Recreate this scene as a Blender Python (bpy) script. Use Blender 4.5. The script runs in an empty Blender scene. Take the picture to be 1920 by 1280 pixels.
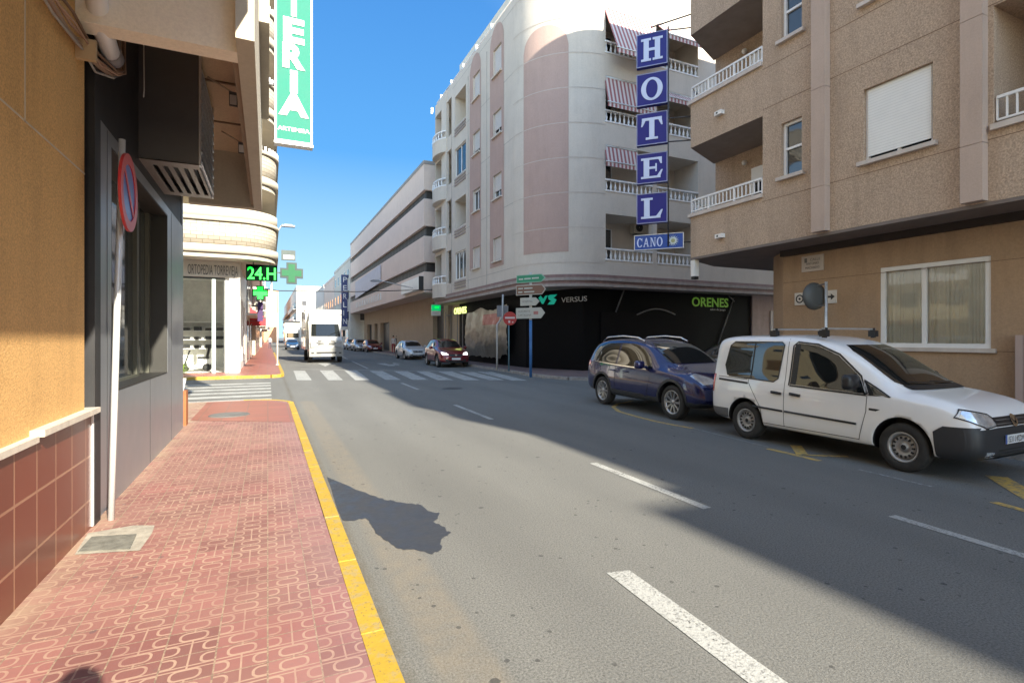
import bpy, bmesh, math, random
from math import sin, cos, pi, sqrt, atan2, radians as RAD
from mathutils import Vector, Matrix
from mathutils.bvhtree import BVHTree
random.seed(7)
S = bpy.context.scene
COL = S.collection
# ---------------------------------------------------------------- camera
F, HC, VX, VY = 985.0, 1.70, 502.0, 632.0
TH = math.atan((960 - VX) / F); sT, cT = sin(TH), cos(TH)
cd = bpy.data.cameras.new('camera'); cam = bpy.data.objects.new('camera', cd); COL.objects.link(cam)
cd.sensor_width = 36.0; cd.lens = 36.0 * F / 1920.0
cd.shift_y = -(640 - VY) / 1920.0
cd.clip_start = 0.05; cd.clip_end = 3000
cam.location = (0, 0, HC); cam.rotation_euler = (RAD(90), 0, -TH)
S.camera = cam
# ---------------------------------------------------------------- light
SUN_EL, SUN_OFF = RAD(27.5), RAD(14.5)       # sun low behind the viewer, a little to the right of the street axis
w = bpy.data.worlds.new('World'); S.world = w; w.use_nodes = True
nt = w.node_tree; nt.nodes.clear()
sky = nt.nodes.new('ShaderNodeTexSky'); sky.sky_type = 'NISHITA'; sky.sun_disc = False
sky.sun_elevation = SUN_EL; sky.sun_rotation = RAD(180) - SUN_OFF
sky.air_density = 1.0; sky.dust_density = 0.1; sky.ozone_density = 3.0
bg = nt.nodes.new('ShaderNodeBackground'); bg.inputs[1].default_value = 0.15
out = nt.nodes.new('ShaderNodeOutputWorld')

def wm(op, a, b=None, cl=False):
    x = nt.nodes.new('ShaderNodeMath'); x.operation = op; x.use_clamp = cl
    for i, v in enumerate((a, b)):
        if v is None: continue
        if isinstance(v, (int, float)): x.inputs[i].default_value = v
        else: nt.links.new(v, x.inputs[i])
    return x.outputs[0]
# clear sky: whiter round the sun, deep blue on the side away from it
tc = nt.nodes.new('ShaderNodeTexCoord'); sx = nt.nodes.new('ShaderNodeSeparateXYZ'); nt.links.new(tc.outputs['Generated'], sx.inputs[0])
ft = wm('MULTIPLY', wm('SUBTRACT', sx.outputs[1], 0.40), 2.6, True)
rp = nt.nodes.new('ShaderNodeValToRGB'); cr = rp.color_ramp; cr.elements.new(0.5); cr.elements.new(0.5)
for e, (p_, c_) in zip(cr.elements, ((0.0, (1.15, 1.75, 2.05)), (0.12, (0.85, 1.48, 1.98)), (0.32, (0.23, 0.80, 1.70)), (0.75, (0.08, 0.38, 1.20)))): e.position = p_; e.color = (*c_, 1)
nt.links.new(sx.outputs[2], rp.inputs[0])
tint = nt.nodes.new('ShaderNodeMix'); tint.data_type = 'RGBA'; tint.blend_type = 'MULTIPLY'; tint.inputs[0].default_value = 1.0; nt.links.new(sky.outputs[0], tint.inputs[6]); tint.inputs[7].default_value = (1.24, 1.07, 0.90, 1)
mx = nt.nodes.new('ShaderNodeMix'); mx.data_type = 'RGBA'; nt.links.new(ft, mx.inputs[0]); nt.links.new(tint.outputs[2], mx.inputs[6]); nt.links.new(rp.outputs[0], mx.inputs[7])
nt.links.new(mx.outputs[2], bg.inputs[0]); nt.links.new(bg.outputs[0], out.inputs[0])
sd = bpy.data.lights.new('sun', 'SUN'); sd.energy = 3.7; sd.angle = RAD(0.5); sd.color = (1.0, 0.92, 0.77)
sun = bpy.data.objects.new('sun', sd); COL.objects.link(sun)
sv = Vector((sin(SUN_OFF) * cos(SUN_EL), -cos(SUN_OFF) * cos(SUN_EL), sin(SUN_EL)))
sun.rotation_euler = sv.to_track_quat('Z', 'Y').to_euler(); sun.location = (20, -40, 60)
S.view_settings.view_transform = 'Standard'; S.view_settings.look = 'None'
S.view_settings.exposure = 1.97; S.view_settings.gamma = 1.0

# ---------------------------------------------------------------- survey helpers (photo point -> point on a known plane)
def ray(px, py):
    u = (px - 960) / F; v = (VY - py) / F
    return (sT + u * cT, cT - u * sT, v)
def onX(px, py, X):
    d = ray(px, py); t = X / d[0]; return Vector((X, d[1] * t, HC + d[2] * t))
def onY(px, py, Y):
    d = ray(px, py); t = Y / d[1]; return Vector((d[0] * t, Y, HC + d[2] * t))
def gr(px, py, z=0.0):
    d = ray(px, py); t = (z - HC) / d[2]; return Vector((d[0] * t, d[1] * t, z))

# ---------------------------------------------------------------- materials
MATS = {}
def newmat(name):
    m = bpy.data.materials.new(name); m.use_nodes = True
    n = m.node_tree; b = n.nodes['Principled BSDF']
    return m, n, b
def lk(n, a, b): n.links.new(a, b)
def mth(n, op, a, b=None, clamp=False):
    x = n.nodes.new('ShaderNodeMath'); x.operation = op; x.use_clamp = clamp
    for i, v in enumerate((a, b)):
        if v is None: continue
        if isinstance(v, (int, float)): x.inputs[i].default_value = v
        else: lk(n, v, x.inputs[i])
    return x.outputs[0]
def mixc(n, f, a, b):
    x = n.nodes.new('ShaderNodeMix'); x.data_type = 'RGBA'
    if isinstance(f, (int, float)): x.inputs[0].default_value = f
    else: lk(n, f, x.inputs[0])
    for i, v in ((6, a), (7, b)):
        if isinstance(v, (tuple, list)): x.inputs[i].default_value = (*v[:3], 1)
        else: lk(n, v, x.inputs[i])
    return x.outputs[2]
def noise(n, vec, scale, detail=4, rough=0.6):
    x = n.nodes.new('ShaderNodeTexNoise'); x.inputs['Scale'].default_value = scale
    x.inputs['Detail'].default_value = detail; x.inputs['Roughness'].default_value = rough
    lk(n, vec, x.inputs['Vector']); return x.outputs['Fac']
def pos(n, scale=None):
    g = n.nodes.new('ShaderNodeNewGeometry'); o = g.outputs['Position']
    if scale:
        m = n.nodes.new('ShaderNodeMapping'); m.inputs['Scale'].default_value = scale; lk(n, o, m.inputs['Vector']); o = m.outputs[0]
    return o
def ramp(n, fac, stops):
    r = n.nodes.new('ShaderNodeValToRGB'); cr = r.color_ramp
    while len(cr.elements) < len(stops): cr.elements.new(0.5)
    for e, (p, c) in zip(cr.elements, stops):
        e.position = p; e.color = (c, c, c, 1) if isinstance(c, (int, float)) else (*c, 1)
    lk(n, fac, r.inputs[0]); return r.outputs[0]
def bump(n, b, h, dist, strength=0.6):
    x = n.nodes.new('ShaderNodeBump'); x.inputs['Distance'].default_value = dist; x.inputs['Strength'].default_value = strength
    lk(n, h, x.inputs['Height']); lk(n, x.outputs[0], b.inputs['Normal'])
def plain(name, c, rough=0.5, metal=0.0, var=0.12, scale=3.0, emit=None, es=1.0, coat=0.0, bmp=0.0, bscale=40, spec=0.5, streak=0.0):
    if name in MATS: return MATS[name]
    m, n, b = newmat(name)
    p = pos(n)
    if var > 0:
        f = noise(n, p, scale, 5, 0.65)
        f2 = ramp(n, f, [(0.3, 0.0), (0.7, 1.0)])
        col = mixc(n, f2, tuple(x * (1 - var) for x in c), tuple(min(1, x * (1 + var)) for x in c))
        if streak > 0:
            ps = pos(n, (2.2, 2.2, 0.25)); s2 = ramp(n, noise(n, ps, 2.2, 6, 0.7), [(0.42, 0.0), (0.72, 1.0)])
            col = mixc(n, mth(n, 'MULTIPLY', s2, streak), col, tuple(x * 0.45 for x in c))
        lk(n, col, b.inputs['Base Color'])
        lk(n, mth(n, 'ADD', mth(n, 'MULTIPLY', f, 0.15), rough - 0.07, True), b.inputs['Roughness'])
    else:
        b.inputs['Base Color'].default_value = (*c, 1); b.inputs['Roughness'].default_value = rough
    b.inputs['Metallic'].default_value = metal
    b.inputs['Specular IOR Level'].default_value = spec
    if coat: b.inputs['Coat Weight'].default_value = coat; b.inputs['Coat Roughness'].default_value = 0.03
    if bmp: bump(n, b, noise(n, p, bscale, 4, 0.7), bmp)
    if emit: b.inputs['Emission Color'].default_value = (*emit, 1); b.inputs['Emission Strength'].default_value = es
    MATS[name] = m; return m
def stucco(name, c, grain=0.18, scale=60, bd=0.008, stain=0.35):
    if name in MATS: return MATS[name]
    m, n, b = newmat(name); p = pos(n)
    g = noise(n, p, scale, 3, 0.8); lo = noise(n, p, 0.9, 6, 0.7)
    col = mixc(n, ramp(n, g, [(0.35, 0), (0.65, 1)]), tuple(x * (1 - grain) for x in c), tuple(min(1, x * (1 + grain)) for x in c))
    ps = pos(n, (1.6, 1.6, 0.22)); st = ramp(n, noise(n, ps, 1.6, 7, 0.72), [(0.48, 0), (0.75, 1)])
    col = mixc(n, mth(n, 'MULTIPLY', st, stain), col, tuple(x * 0.55 for x in c))
    col = mixc(n, mth(n, 'MULTIPLY', ramp(n, lo, [(0.4, 0), (0.65, 1)]), 0.25), col, tuple(min(1, x * 1.25) for x in c))
    lk(n, col, b.inputs['Base Color']); b.inputs['Roughness'].default_value = 0.9; b.inputs['Specular IOR Level'].default_value = 0.25
    bump(n, b, g, bd, 0.7)
    MATS[name] = m; return m

WHITE = plain('white_paint', (0.78, 0.77, 0.74), 0.4, var=0.06)
PVC = plain('white_pvc', (0.80, 0.80, 0.79), 0.3, var=0.04)
BLACK = plain('black_plastic', (0.018, 0.018, 0.02), 0.45, var=0.1)
RUBBER = plain('tyre_rubber', (0.028, 0.027, 0.026), 0.8, var=0.35, scale=8, bmp=0.004, bscale=90)
STEEL = plain('galvanised_steel', (0.62, 0.64, 0.65), 0.42, 0.5, var=0.15, scale=9)
DARKM = plain('dark_metal', (0.06, 0.06, 0.065), 0.4, 0.4, var=0.1)
GLASS, _n, _b = newmat('window_glass'); _b.inputs['Base Color'].default_value = (0.03, 0.035, 0.04, 1); _b.inputs['Roughness'].default_value = 0.04; _b.inputs['Specular IOR Level'].default_value = 0.9
_w = noise(_n, pos(_n), 1.3, 2); bump(_n, _b, _w, 0.02, 0.35)
CARGLASS, _n, _b = newmat('car_glass'); _b.inputs['Base Color'].default_value = (0.012, 0.014, 0.014, 1); _b.inputs['Roughness'].default_value = 0.02; _b.inputs['Specular IOR Level'].default_value = 1.0; _b.inputs['IOR'].default_value = 1.5
CLEARG, _n, _b = newmat('shop_glass')
_n.nodes.clear(); _o = _n.nodes.new('ShaderNodeOutputMaterial'); _t = _n.nodes.new('ShaderNodeBsdfTransparent'); _g = _n.nodes.new('ShaderNodeBsdfGlossy'); _g.inputs['Roughness'].default_value = 0.02
_x = _n.nodes.new('ShaderNodeMixShader'); _fr = _n.nodes.new('ShaderNodeFresnel'); _fr.inputs[0].default_value = 1.5
_t.inputs[0].default_value = (0.98, 0.99, 0.985, 1); lk(_n, _fr.outputs[0], _x.inputs[0]); lk(_n, _t.outputs[0], _x.inputs[1]); lk(_n, _g.outputs[0], _x.inputs[2]); lk(_n, _x.outputs[0], _o.inputs[0])
def stripes(name, ca, cb, axis, freq):
    m, n, b = newmat(name); s = n.nodes.new('ShaderNodeSeparateXYZ'); lk(n, pos(n), s.inputs[0])
    f = mth(n, 'FRACT', mth(n, 'MULTIPLY', s.outputs[axis], freq)); f = mth(n, 'GREATER_THAN', f, 0.5)
    lk(n, mixc(n, f, ca, cb), b.inputs['Base Color']); b.inputs['Roughness'].default_value = 0.85
    return m
def slatmat(name, c, axis, freq, rough=0.5, depth=0.01, dark=0.7):
    m, n, b = newmat(name); s = n.nodes.new('ShaderNodeSeparateXYZ'); p = pos(n); lk(n, p, s.inputs[0])
    f = mth(n, 'FRACT', mth(n, 'MULTIPLY', s.outputs[axis], freq)); g = mth(n, 'GREATER_THAN', f, 0.15)
    nn = noise(n, p, 2.0, 4)
    col = mixc(n, g, tuple(x * dark for x in c), c); col = mixc(n, mth(n, 'MULTIPLY', ramp(n, nn, [(0.4, 0), (0.7, 1)]), 0.2), col, tuple(x * 0.7 for x in c))
    lk(n, col, b.inputs['Base Color']); b.inputs['Roughness'].default_value = rough; bump(n, b, g, depth, 0.8); return m
def brickmat(name, c1, c2, mortar, scale, bw=0.5, bh=0.25, msz=0.02, rough=0.8, swap=False, bmpd=0.006):
    m, n, b = newmat(name); s = n.nodes.new('ShaderNodeSeparateXYZ'); lk(n, pos(n), s.inputs[0])
    cb = n.nodes.new('ShaderNodeCombineXYZ')
    if swap == 'xy': lk(n, s.outputs[0], cb.inputs[0]); lk(n, s.outputs[1], cb.inputs[1])
    else: lk(n, mth(n, 'ADD', s.outputs[0], s.outputs[1]), cb.inputs[0]); lk(n, s.outputs[2], cb.inputs[1])
    t = n.nodes.new('ShaderNodeTexBrick'); lk(n, cb.outputs[0], t.inputs['Vector']); t.inputs['Scale'].default_value = scale
    t.inputs['Color1'].default_value = (*c1, 1); t.inputs['Color2'].default_value = (*c2, 1); t.inputs['Mortar'].default_value = (*mortar, 1)
    t.inputs['Mortar Size'].default_value = msz; t.inputs['Brick Width'].default_value = bw; t.inputs['Row Height'].default_value = bh
    if swap == 'stack' or swap == 'xy': t.offset = 0.0
    nn = ramp(n, noise(n, pos(n), 1.5, 6), [(0.35, 0), (0.75, 1)])
    lk(n, mixc(n, mth(n, 'MULTIPLY', nn, 0.3), t.outputs['Color'], tuple(x * 0.6 for x in c1)), b.inputs['Base Color'])
    b.inputs['Roughness'].default_value = rough; bump(n, b, mth(n, 'SUBTRACT', 1.0, t.outputs['Fac']), bmpd, 0.6); return m

# ---------------------------------------------------------------- mesh helpers
WL = {}
class MB:
    def __init__(s): s.v = []; s.f = []; s.sm = []
    def quad(s, *p, smooth=False):
        i = len(s.v); s.v += [tuple(q) for q in p]; s.f.append(tuple(range(i, i + len(p)))); s.sm.append(smooth); return s
    def box(s, x0, x1, y0, y1, z0, z1):
        x0, x1 = sorted((x0, x1)); y0, y1 = sorted((y0, y1)); z0, z1 = sorted((z0, z1))
        i = len(s.v); s.v += [(x, y, z) for z in (z0, z1) for y in (y0, y1) for x in (x0, x1)]
        for f in ((0, 2, 3, 1), (4, 5, 7, 6), (0, 1, 5, 4), (2, 6, 7, 3), (0, 4, 6, 2), (1, 3, 7, 5)): s.f.append(tuple(i + k for k in f)); s.sm.append(False)
        return s
    def obox(s, c, ax, ay, az, hx, hy, hz):
        c = Vector(c); ax, ay, az = Vector(ax).normalized(), Vector(ay).normalized(), Vector(az).normalized(); i = len(s.v)
        for kz in (-1, 1):
            for ky in (-1, 1):
                for kx in (-1, 1): s.v.append(tuple(c + ax * hx * kx + ay * hy * ky + az * hz * kz))
        for f in ((0, 2, 3, 1), (4, 5, 7, 6), (0, 1, 5, 4), (2, 6, 7, 3), (0, 4, 6, 2), (1, 3, 7, 5)): s.f.append(tuple(i + k for k in f)); s.sm.append(False)
        return s
    def bar(s, a, b, wdt, h=None, up=(0, 0, 1)):
        a, b = Vector(a), Vector(b); d = b - a; h = h or wdt; u = Vector(up)
        if abs(d.normalized().dot(u)) > 0.95: u = Vector((1, 0, 0))
        sx = d.cross(u).normalized(); sz = sx.cross(d).normalized()
        return s.obox((a + b) / 2, d, sx, sz, d.length / 2, wdt / 2, h / 2)
    def tube(s, pts, r, n=8, cap=True):
        pts = [Vector(p) for p in pts]; rs = r if isinstance(r, (list, tuple)) else [r] * len(pts); base = len(s.v)
        for k, p in enumerate(pts):
            d = (pts[min(k + 1, len(pts) - 1)] - pts[max(k - 1, 0)]).normalized()
            u = Vector((0, 0, 1)) if abs(d.z) < 0.9 else Vector((1, 0, 0)); a = d.cross(u).normalized(); b = a.cross(d)
            for j in range(n):
                t = 2 * pi * j / n; s.v.append(tuple(p + (a * cos(t) + b * sin(t)) * rs[k]))
        for k in range(len(pts) - 1):
            for j in range(n): s.f.append((base + k * n + j, base + k * n + (j + 1) % n, base + (k + 1) * n + (j + 1) % n, base + (k + 1) * n + j)); s.sm.append(True)
        if cap:
            s.f.append(tuple(base + j for j in range(n))); s.sm.append(False)
            e = base + (len(pts) - 1) * n; s.f.append(tuple(e + j for j in range(n))[::-1]); s.sm.append(False)
        return s
    def prism(s, poly, z0, z1, smooth=False):
        i = len(s.v); n = len(poly); s.v += [(p[0], p[1], z0) for p in poly] + [(p[0], p[1], z1) for p in poly]
        s.f.append(tuple(i + k for k in range(n))[::-1]); s.f.append(tuple(i + n + k for k in range(n))); s.sm += [False, False]
        for k in range(n): s.f.append((i + k, i + (k + 1) % n, i + n + (k + 1) % n, i + n + k)); s.sm.append(smooth)
        return s
    def plate(s, poly, o, ux, uy, th):        # polygon given in (a,b) extruded along ux x uy
        o, ux, uy = Vector(o), Vector(ux), Vector(uy); nn = ux.cross(uy).normalized(); i = len(s.v); n = len(poly)
        s.v += [tuple(o + ux * a + uy * b) for a, b in poly] + [tuple(o + ux * a + uy * b + nn * th) for a, b in poly]
        s.f.append(tuple(i + k for k in range(n))[::-1]); s.f.append(tuple(i + n + k for k in range(n))); s.sm += [False, False]
        for k in range(n): s.f.append((i + k, i + (k + 1) % n, i + n + (k + 1) % n, i + n + k)); s.sm.append(False)
        return s
    def sheet(s, poly, z):
        return s.quad(*[(p[0], p[1], z) for p in poly])
    def lathe(s, prof, c, axis='z', n=24, smooth=True):
        base = len(s.v); c = Vector(c)
        for k in range(n):
            t = 2 * pi * k / n
            for r, h in prof:
                if axis == 'z': q = (r * cos(t), r * sin(t), h)
                elif axis == 'x': q = (h, r * cos(t), r * sin(t))
                else: q = (r * cos(t), h, r * sin(t))
                s.v.append(tuple(c + Vector(q)))
        m = len(prof)
        for k in range(n):
            k2 = (k + 1) % n
            for j in range(m - 1): s.f.append((base + k * m + j, base + k2 * m + j, base + k2 * m + j + 1, base + k * m + j + 1)); s.sm.append(smooth)
        return s
    def build(s, name, mat, parent=None, loc=None, fix=True):
        o0 = WL.get(parent.name, Vector()) if parent else Vector(loc or (0, 0, 0))
        me = bpy.data.meshes.new(name); me.from_pydata([tuple(Vector(v) - o0) for v in s.v], [], s.f)
        for p, k in zip(me.polygons, s.sm): p.use_smooth = k
        if fix:
            bm = bmesh.new(); bm.from_mesh(me); bmesh.ops.recalc_face_normals(bm, faces=bm.faces); bm.to_mesh(me); bm.free()
        for m in (mat if isinstance(mat, (list, tuple)) else [mat]): me.materials.append(m)
        o = bpy.data.objects.new(name, me); COL.objects.link(o)
        if parent: o.parent = parent; WL[o.name] = o0
        else: o.location = o0; WL[o.name] = o0
        return o
def tag(o, label=None, cat=None, group=None, kind=None):
    if label: o['label'] = label
    if cat: o['category'] = cat
    if group: o['group'] = group
    if kind: o['kind'] = kind
    return o
def empty(name, loc, label=None, cat=None, group=None, rz=0):
    o = bpy.data.objects.new(name, None); COL.objects.link(o); o.location = loc; o.rotation_euler = (0, 0, rz)
    WL[o.name] = Vector(loc); return tag(o, label, cat, group)
def structure(name, mb, mat): return tag(mb.build(name, mat), kind='structure')
def text(mb_or_none, body, size, o, ux, uy, name, mat, parent=None, ext=0.004, off=0.0, align='LEFT', width=None, loc=None):
    c = bpy.data.curves.new('t', 'FONT'); c.body = body; c.size = size; c.extrude = ext; c.offset = off; c.align_x = align; c.resolution_u = 3
    t = bpy.data.objects.new('t', c); COL.objects.link(t); dg = bpy.context.evaluated_depsgraph_get(); dg.update()
    me = bpy.data.meshes.new_from_object(t.evaluated_get(dg)); COL.objects.unlink(t); bpy.data.objects.remove(t)
    xs = [v.co.x for v in me.vertices]; ys = [v.co.y for v in me.vertices]
    kx = 1.0
    if width and xs: kx = width / (max(xs) - min(xs))
    x0 = min(xs) if align == 'LEFT' else 0
    ux, uy = Vector(ux).normalized(), Vector(uy).normalized(); nn = ux.cross(uy); o = Vector(o)
    mb = MB(); mb.v = [tuple(o + ux * ((v.co.x - x0) * kx) + uy * v.co.y + nn * (v.co.z + ext)) for v in me.vertices]
    mb.f = [tuple(p.vertices) for p in me.polygons]; mb.sm = [False] * len(mb.f)
    return mb.build(name, mat, parent, loc, fix=False)
def holes_wall(mb, o, u, nrm, u0, u1, z0, z1, holes, depth=0.2):
    """flat wall with rectangular openings and reveals; o origin, u horizontal direction, nrm outward normal"""
    o, u, nrm = Vector(o), Vector(u), Vector(nrm); us = sorted({u0, u1, *[h[0] for h in holes], *[h[1] for h in holes]}); zs = sorted({z0, z1, *[h[2] for h in holes], *[h[3] for h in holes]})
    us = [a for a in us if u0 <= a <= u1]; zs = [a for a in zs if z0 <= a <= z1]
    P = lambda a, z, d=0: o + u * a + Vector((0, 0, z)) - nrm * d
    for a, b in zip(us, us[1:]):
        for c, d in zip(zs, zs[1:]):
            mx, mz = (a + b) / 2, (c + d) / 2
            if any(h[0] < mx < h[1] and h[2] < mz < h[3] for h in holes): continue
            mb.quad(P(a, c), P(b, c), P(b, d), P(a, d))
    for h in holes:
        a, b, c, d = h[:4]; dp = h[4] if len(h) > 4 else depth
        mb.quad(P(a, c), P(a, c, dp), P(a, d, dp), P(a, d)); mb.quad(P(b, c), P(b, d), P(b, d, dp), P(b, c, dp))
        mb.quad(P(a, c), P(b, c), P(b, c, dp), P(a, c, dp)); mb.quad(P(a, d), P(a, d, dp), P(b, d, dp), P(b, d))
    return mb
def window(parent, o, u, nrm, a, b, c, d, depth=0.18, frame=PVC, glass=GLASS, mull=(0.5,), sill=None, shutter=None, fw=0.06, sub=True, sillproud=0.08, tr=None):
    """a window filling opening a..b x c..d of a wall; frame, pane, optional roller shutter and sill"""
    o, u, nrm = Vector(o), Vector(u), Vector(nrm); Z = Vector((0, 0, 1))
    def bx(m, ua, ub, za, zb, da, db):
        m.obox(o + u * (ua + ub) / 2 + Z * (za + zb) / 2 - nrm * (da + db) / 2, u, nrm, Z, abs(ub - ua) / 2, abs(db - da) / 2, abs(zb - za) / 2)
    f = MB(); e = 0.002
    bx(f, a + e, a + fw, c + e, d - e, depth - 0.05, depth + 0.03); bx(f, b - fw, b - e, c + e, d - e, depth - 0.05, depth + 0.03)
    bx(f, a + fw, b - fw, c + e, c + fw, depth - 0.05, depth + 0.03); bx(f, a + fw, b - fw, d - fw, d - e, depth - 0.05, depth + 0.03)
    for k in mull: q = a + (b - a) * k; bx(f, q - fw * 0.45, q + fw * 0.45, c + fw, d - fw, depth - 0.045, depth + 0.025)
    if tr: q = c + (d - c) * tr; bx(f, a + fw, b - fw, q - fw * 0.4, q + fw * 0.4, depth - 0.046, depth + 0.024)
    W = f.build('window', frame, parent)
    g = MB(); bx(g, a + fw * 0.6, b - fw * 0.6, c + fw * 0.6, d - fw * 0.6, depth, depth + 0.01); g.build('pane', glass, W)
    if shutter:
        k, m = shutter; s = MB(); bx(s, a + fw * 0.8, b - fw * 0.8, d - (d - c) * k, d - fw * 0.5, depth - 0.075, depth - 0.052); s.build('shutter', m, W)
    if sill:
        s = MB(); bx(s, a - 0.08, b + 0.08, c - 0.07, c + 0.004, -sillproud, depth); s.build('sill', sill, W)
    return W
def curve_strip(pts, wd):
    """flat strip following a ground polyline"""
    L, R = [], []
    for i, p in enumerate(pts):
        a = Vector(pts[max(i - 1, 0)][:2]); b = Vector(pts[min(i + 1, len(pts) - 1)][:2]); d = (b - a).normalized(); n = Vector((-d.y, d.x))
        q = Vector(p[:2]); L.append(q + n * wd / 2); R.append(q - n * wd / 2)
    return L, R
def strip_mb(mb, pts, wd, z):
    L, R = curve_strip(pts, wd)
    for i in range(len(pts) - 1): mb.quad((L[i].x, L[i].y, z), (R[i].x, R[i].y, z), (R[i + 1].x, R[i + 1].y, z), (L[i + 1].x, L[i + 1].y, z))
    return mb
# ================================================================ GROUND
def asphalt():
    m, n, b = newmat('asphalt'); p = pos(n); s = n.nodes.new('ShaderNodeSeparateXYZ'); lk(n, p, s.inputs[0])
    fine = noise(n, p, 72, 4, 0.85); mid = noise(n, p, 7, 5, 0.65); big = noise(n, pos(n, (1.0, 0.25, 1)), 0.55, 5, 0.6)
    c = mixc(n, ramp(n, fine, [(0.38, 0), (0.62, 1)]), (0.098, 0.097, 0.090), (0.245, 0.242, 0.222))
    c = mixc(n, mth(n, 'MULTIPLY', ramp(n, big, [(0.35, 0), (0.7, 1)]), 0.45), c, (0.10, 0.099, 0.093))
    c = mixc(n, mth(n, 'MULTIPLY', ramp(n, mid, [(0.5, 0), (0.8, 1)]), 0.25), c, (0.19, 0.185, 0.165))
    # ochre dust strip beside the near kerb
    d = mth(n, 'ABSOLUTE', mth(n, 'SUBTRACT', s.outputs[0], 0.93)); st = mth(n, 'SUBTRACT', 1.0, mth(n, 'DIVIDE', d, 0.2), True)
    fy = mth(n, 'MULTIPLY', mth(n, 'MINIMUM', mth(n, 'MULTIPLY', st, 2.5), 1.0), mth(n, 'MULTIPLY', ramp(n, mid, [(0.3, 0.25), (0.7, 1)]), 0.30)); fy = mth(n, 'MULTIPLY', fy, mth(n, 'LESS_THAN', s.outputs[1], 15))
    c = mixc(n, fy, c, (0.31, 0.24, 0.15))
    # oil drips
    v = n.nodes.new('ShaderNodeTexVoronoi'); v.inputs['Scale'].default_value = 2.6; lk(n, p, v.inputs['Vector']); v.inputs['Randomness'].default_value = 1
    wb = noise(n, p, 14, 3); spot = mth(n, 'LESS_THAN', mth(n, 'ADD', v.outputs['Distance'], mth(n, 'MULTIPLY', wb, 0.10)), 0.12)
    sel = noise(n, p, 0.8, 2); spot = mth(n, 'MULTIPLY', spot, ramp(n, sel, [(0.38, 0), (0.44, 0.75)]))
    c = mixc(n, spot, c, (0.05, 0.049, 0.048))
    # small tar specks, polished wheel tracks, gutter dirt
    v2 = n.nodes.new('ShaderNodeTexVoronoi'); v2.inputs['Scale'].default_value = 7.0; lk(n, p, v2.inputs['Vector']); s2 = mth(n, 'LESS_THAN', mth(n, 'ADD', v2.outputs['Distance'], mth(n, 'MULTIPLY', wb, 0.15)), 0.18)
    c = mixc(n, mth(n, 'MULTIPLY', s2, ramp(n, noise(n, p, 1.3, 2), [(0.44, 0), (0.50, 0.7)])), c, (0.05, 0.05, 0.048))
    tr = mth(n, 'SINE', mth(n, 'MULTIPLY', mth(n, 'ADD', s.outputs[0], mth(n, 'MULTIPLY', big, 0.5)), 3.9)); c = mixc(n, mth(n, 'MULTIPLY', mth(n, 'MAXIMUM', tr, 0.0), 0.16), c, (0.085, 0.085, 0.083))
    gt = mth(n, 'SUBTRACT', 1.0, mth(n, 'DIVIDE', mth(n, 'ABSOLUTE', mth(n, 'SUBTRACT', s.outputs[0], 0.60)), 0.09), True); c = mixc(n, mth(n, 'MULTIPLY', gt, ramp(n, mid, [(0.35, 0.1), (0.6, 0.8)])), c, (0.10, 0.085, 0.06))
    lk(n, c, b.inputs['Base Color']); b.inputs['Roughness'].default_value = 0.85; b.inputs['Specular IOR Level'].default_value = 0.3
    bump(n, b, fine, 0.007, 0.7); return m
ASPH = asphalt()
structure('road', MB().quad((-700, -700, 0), (700, -700, 0), (700, 1200, 0), (-700, 1200, 0)), ASPH)

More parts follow.
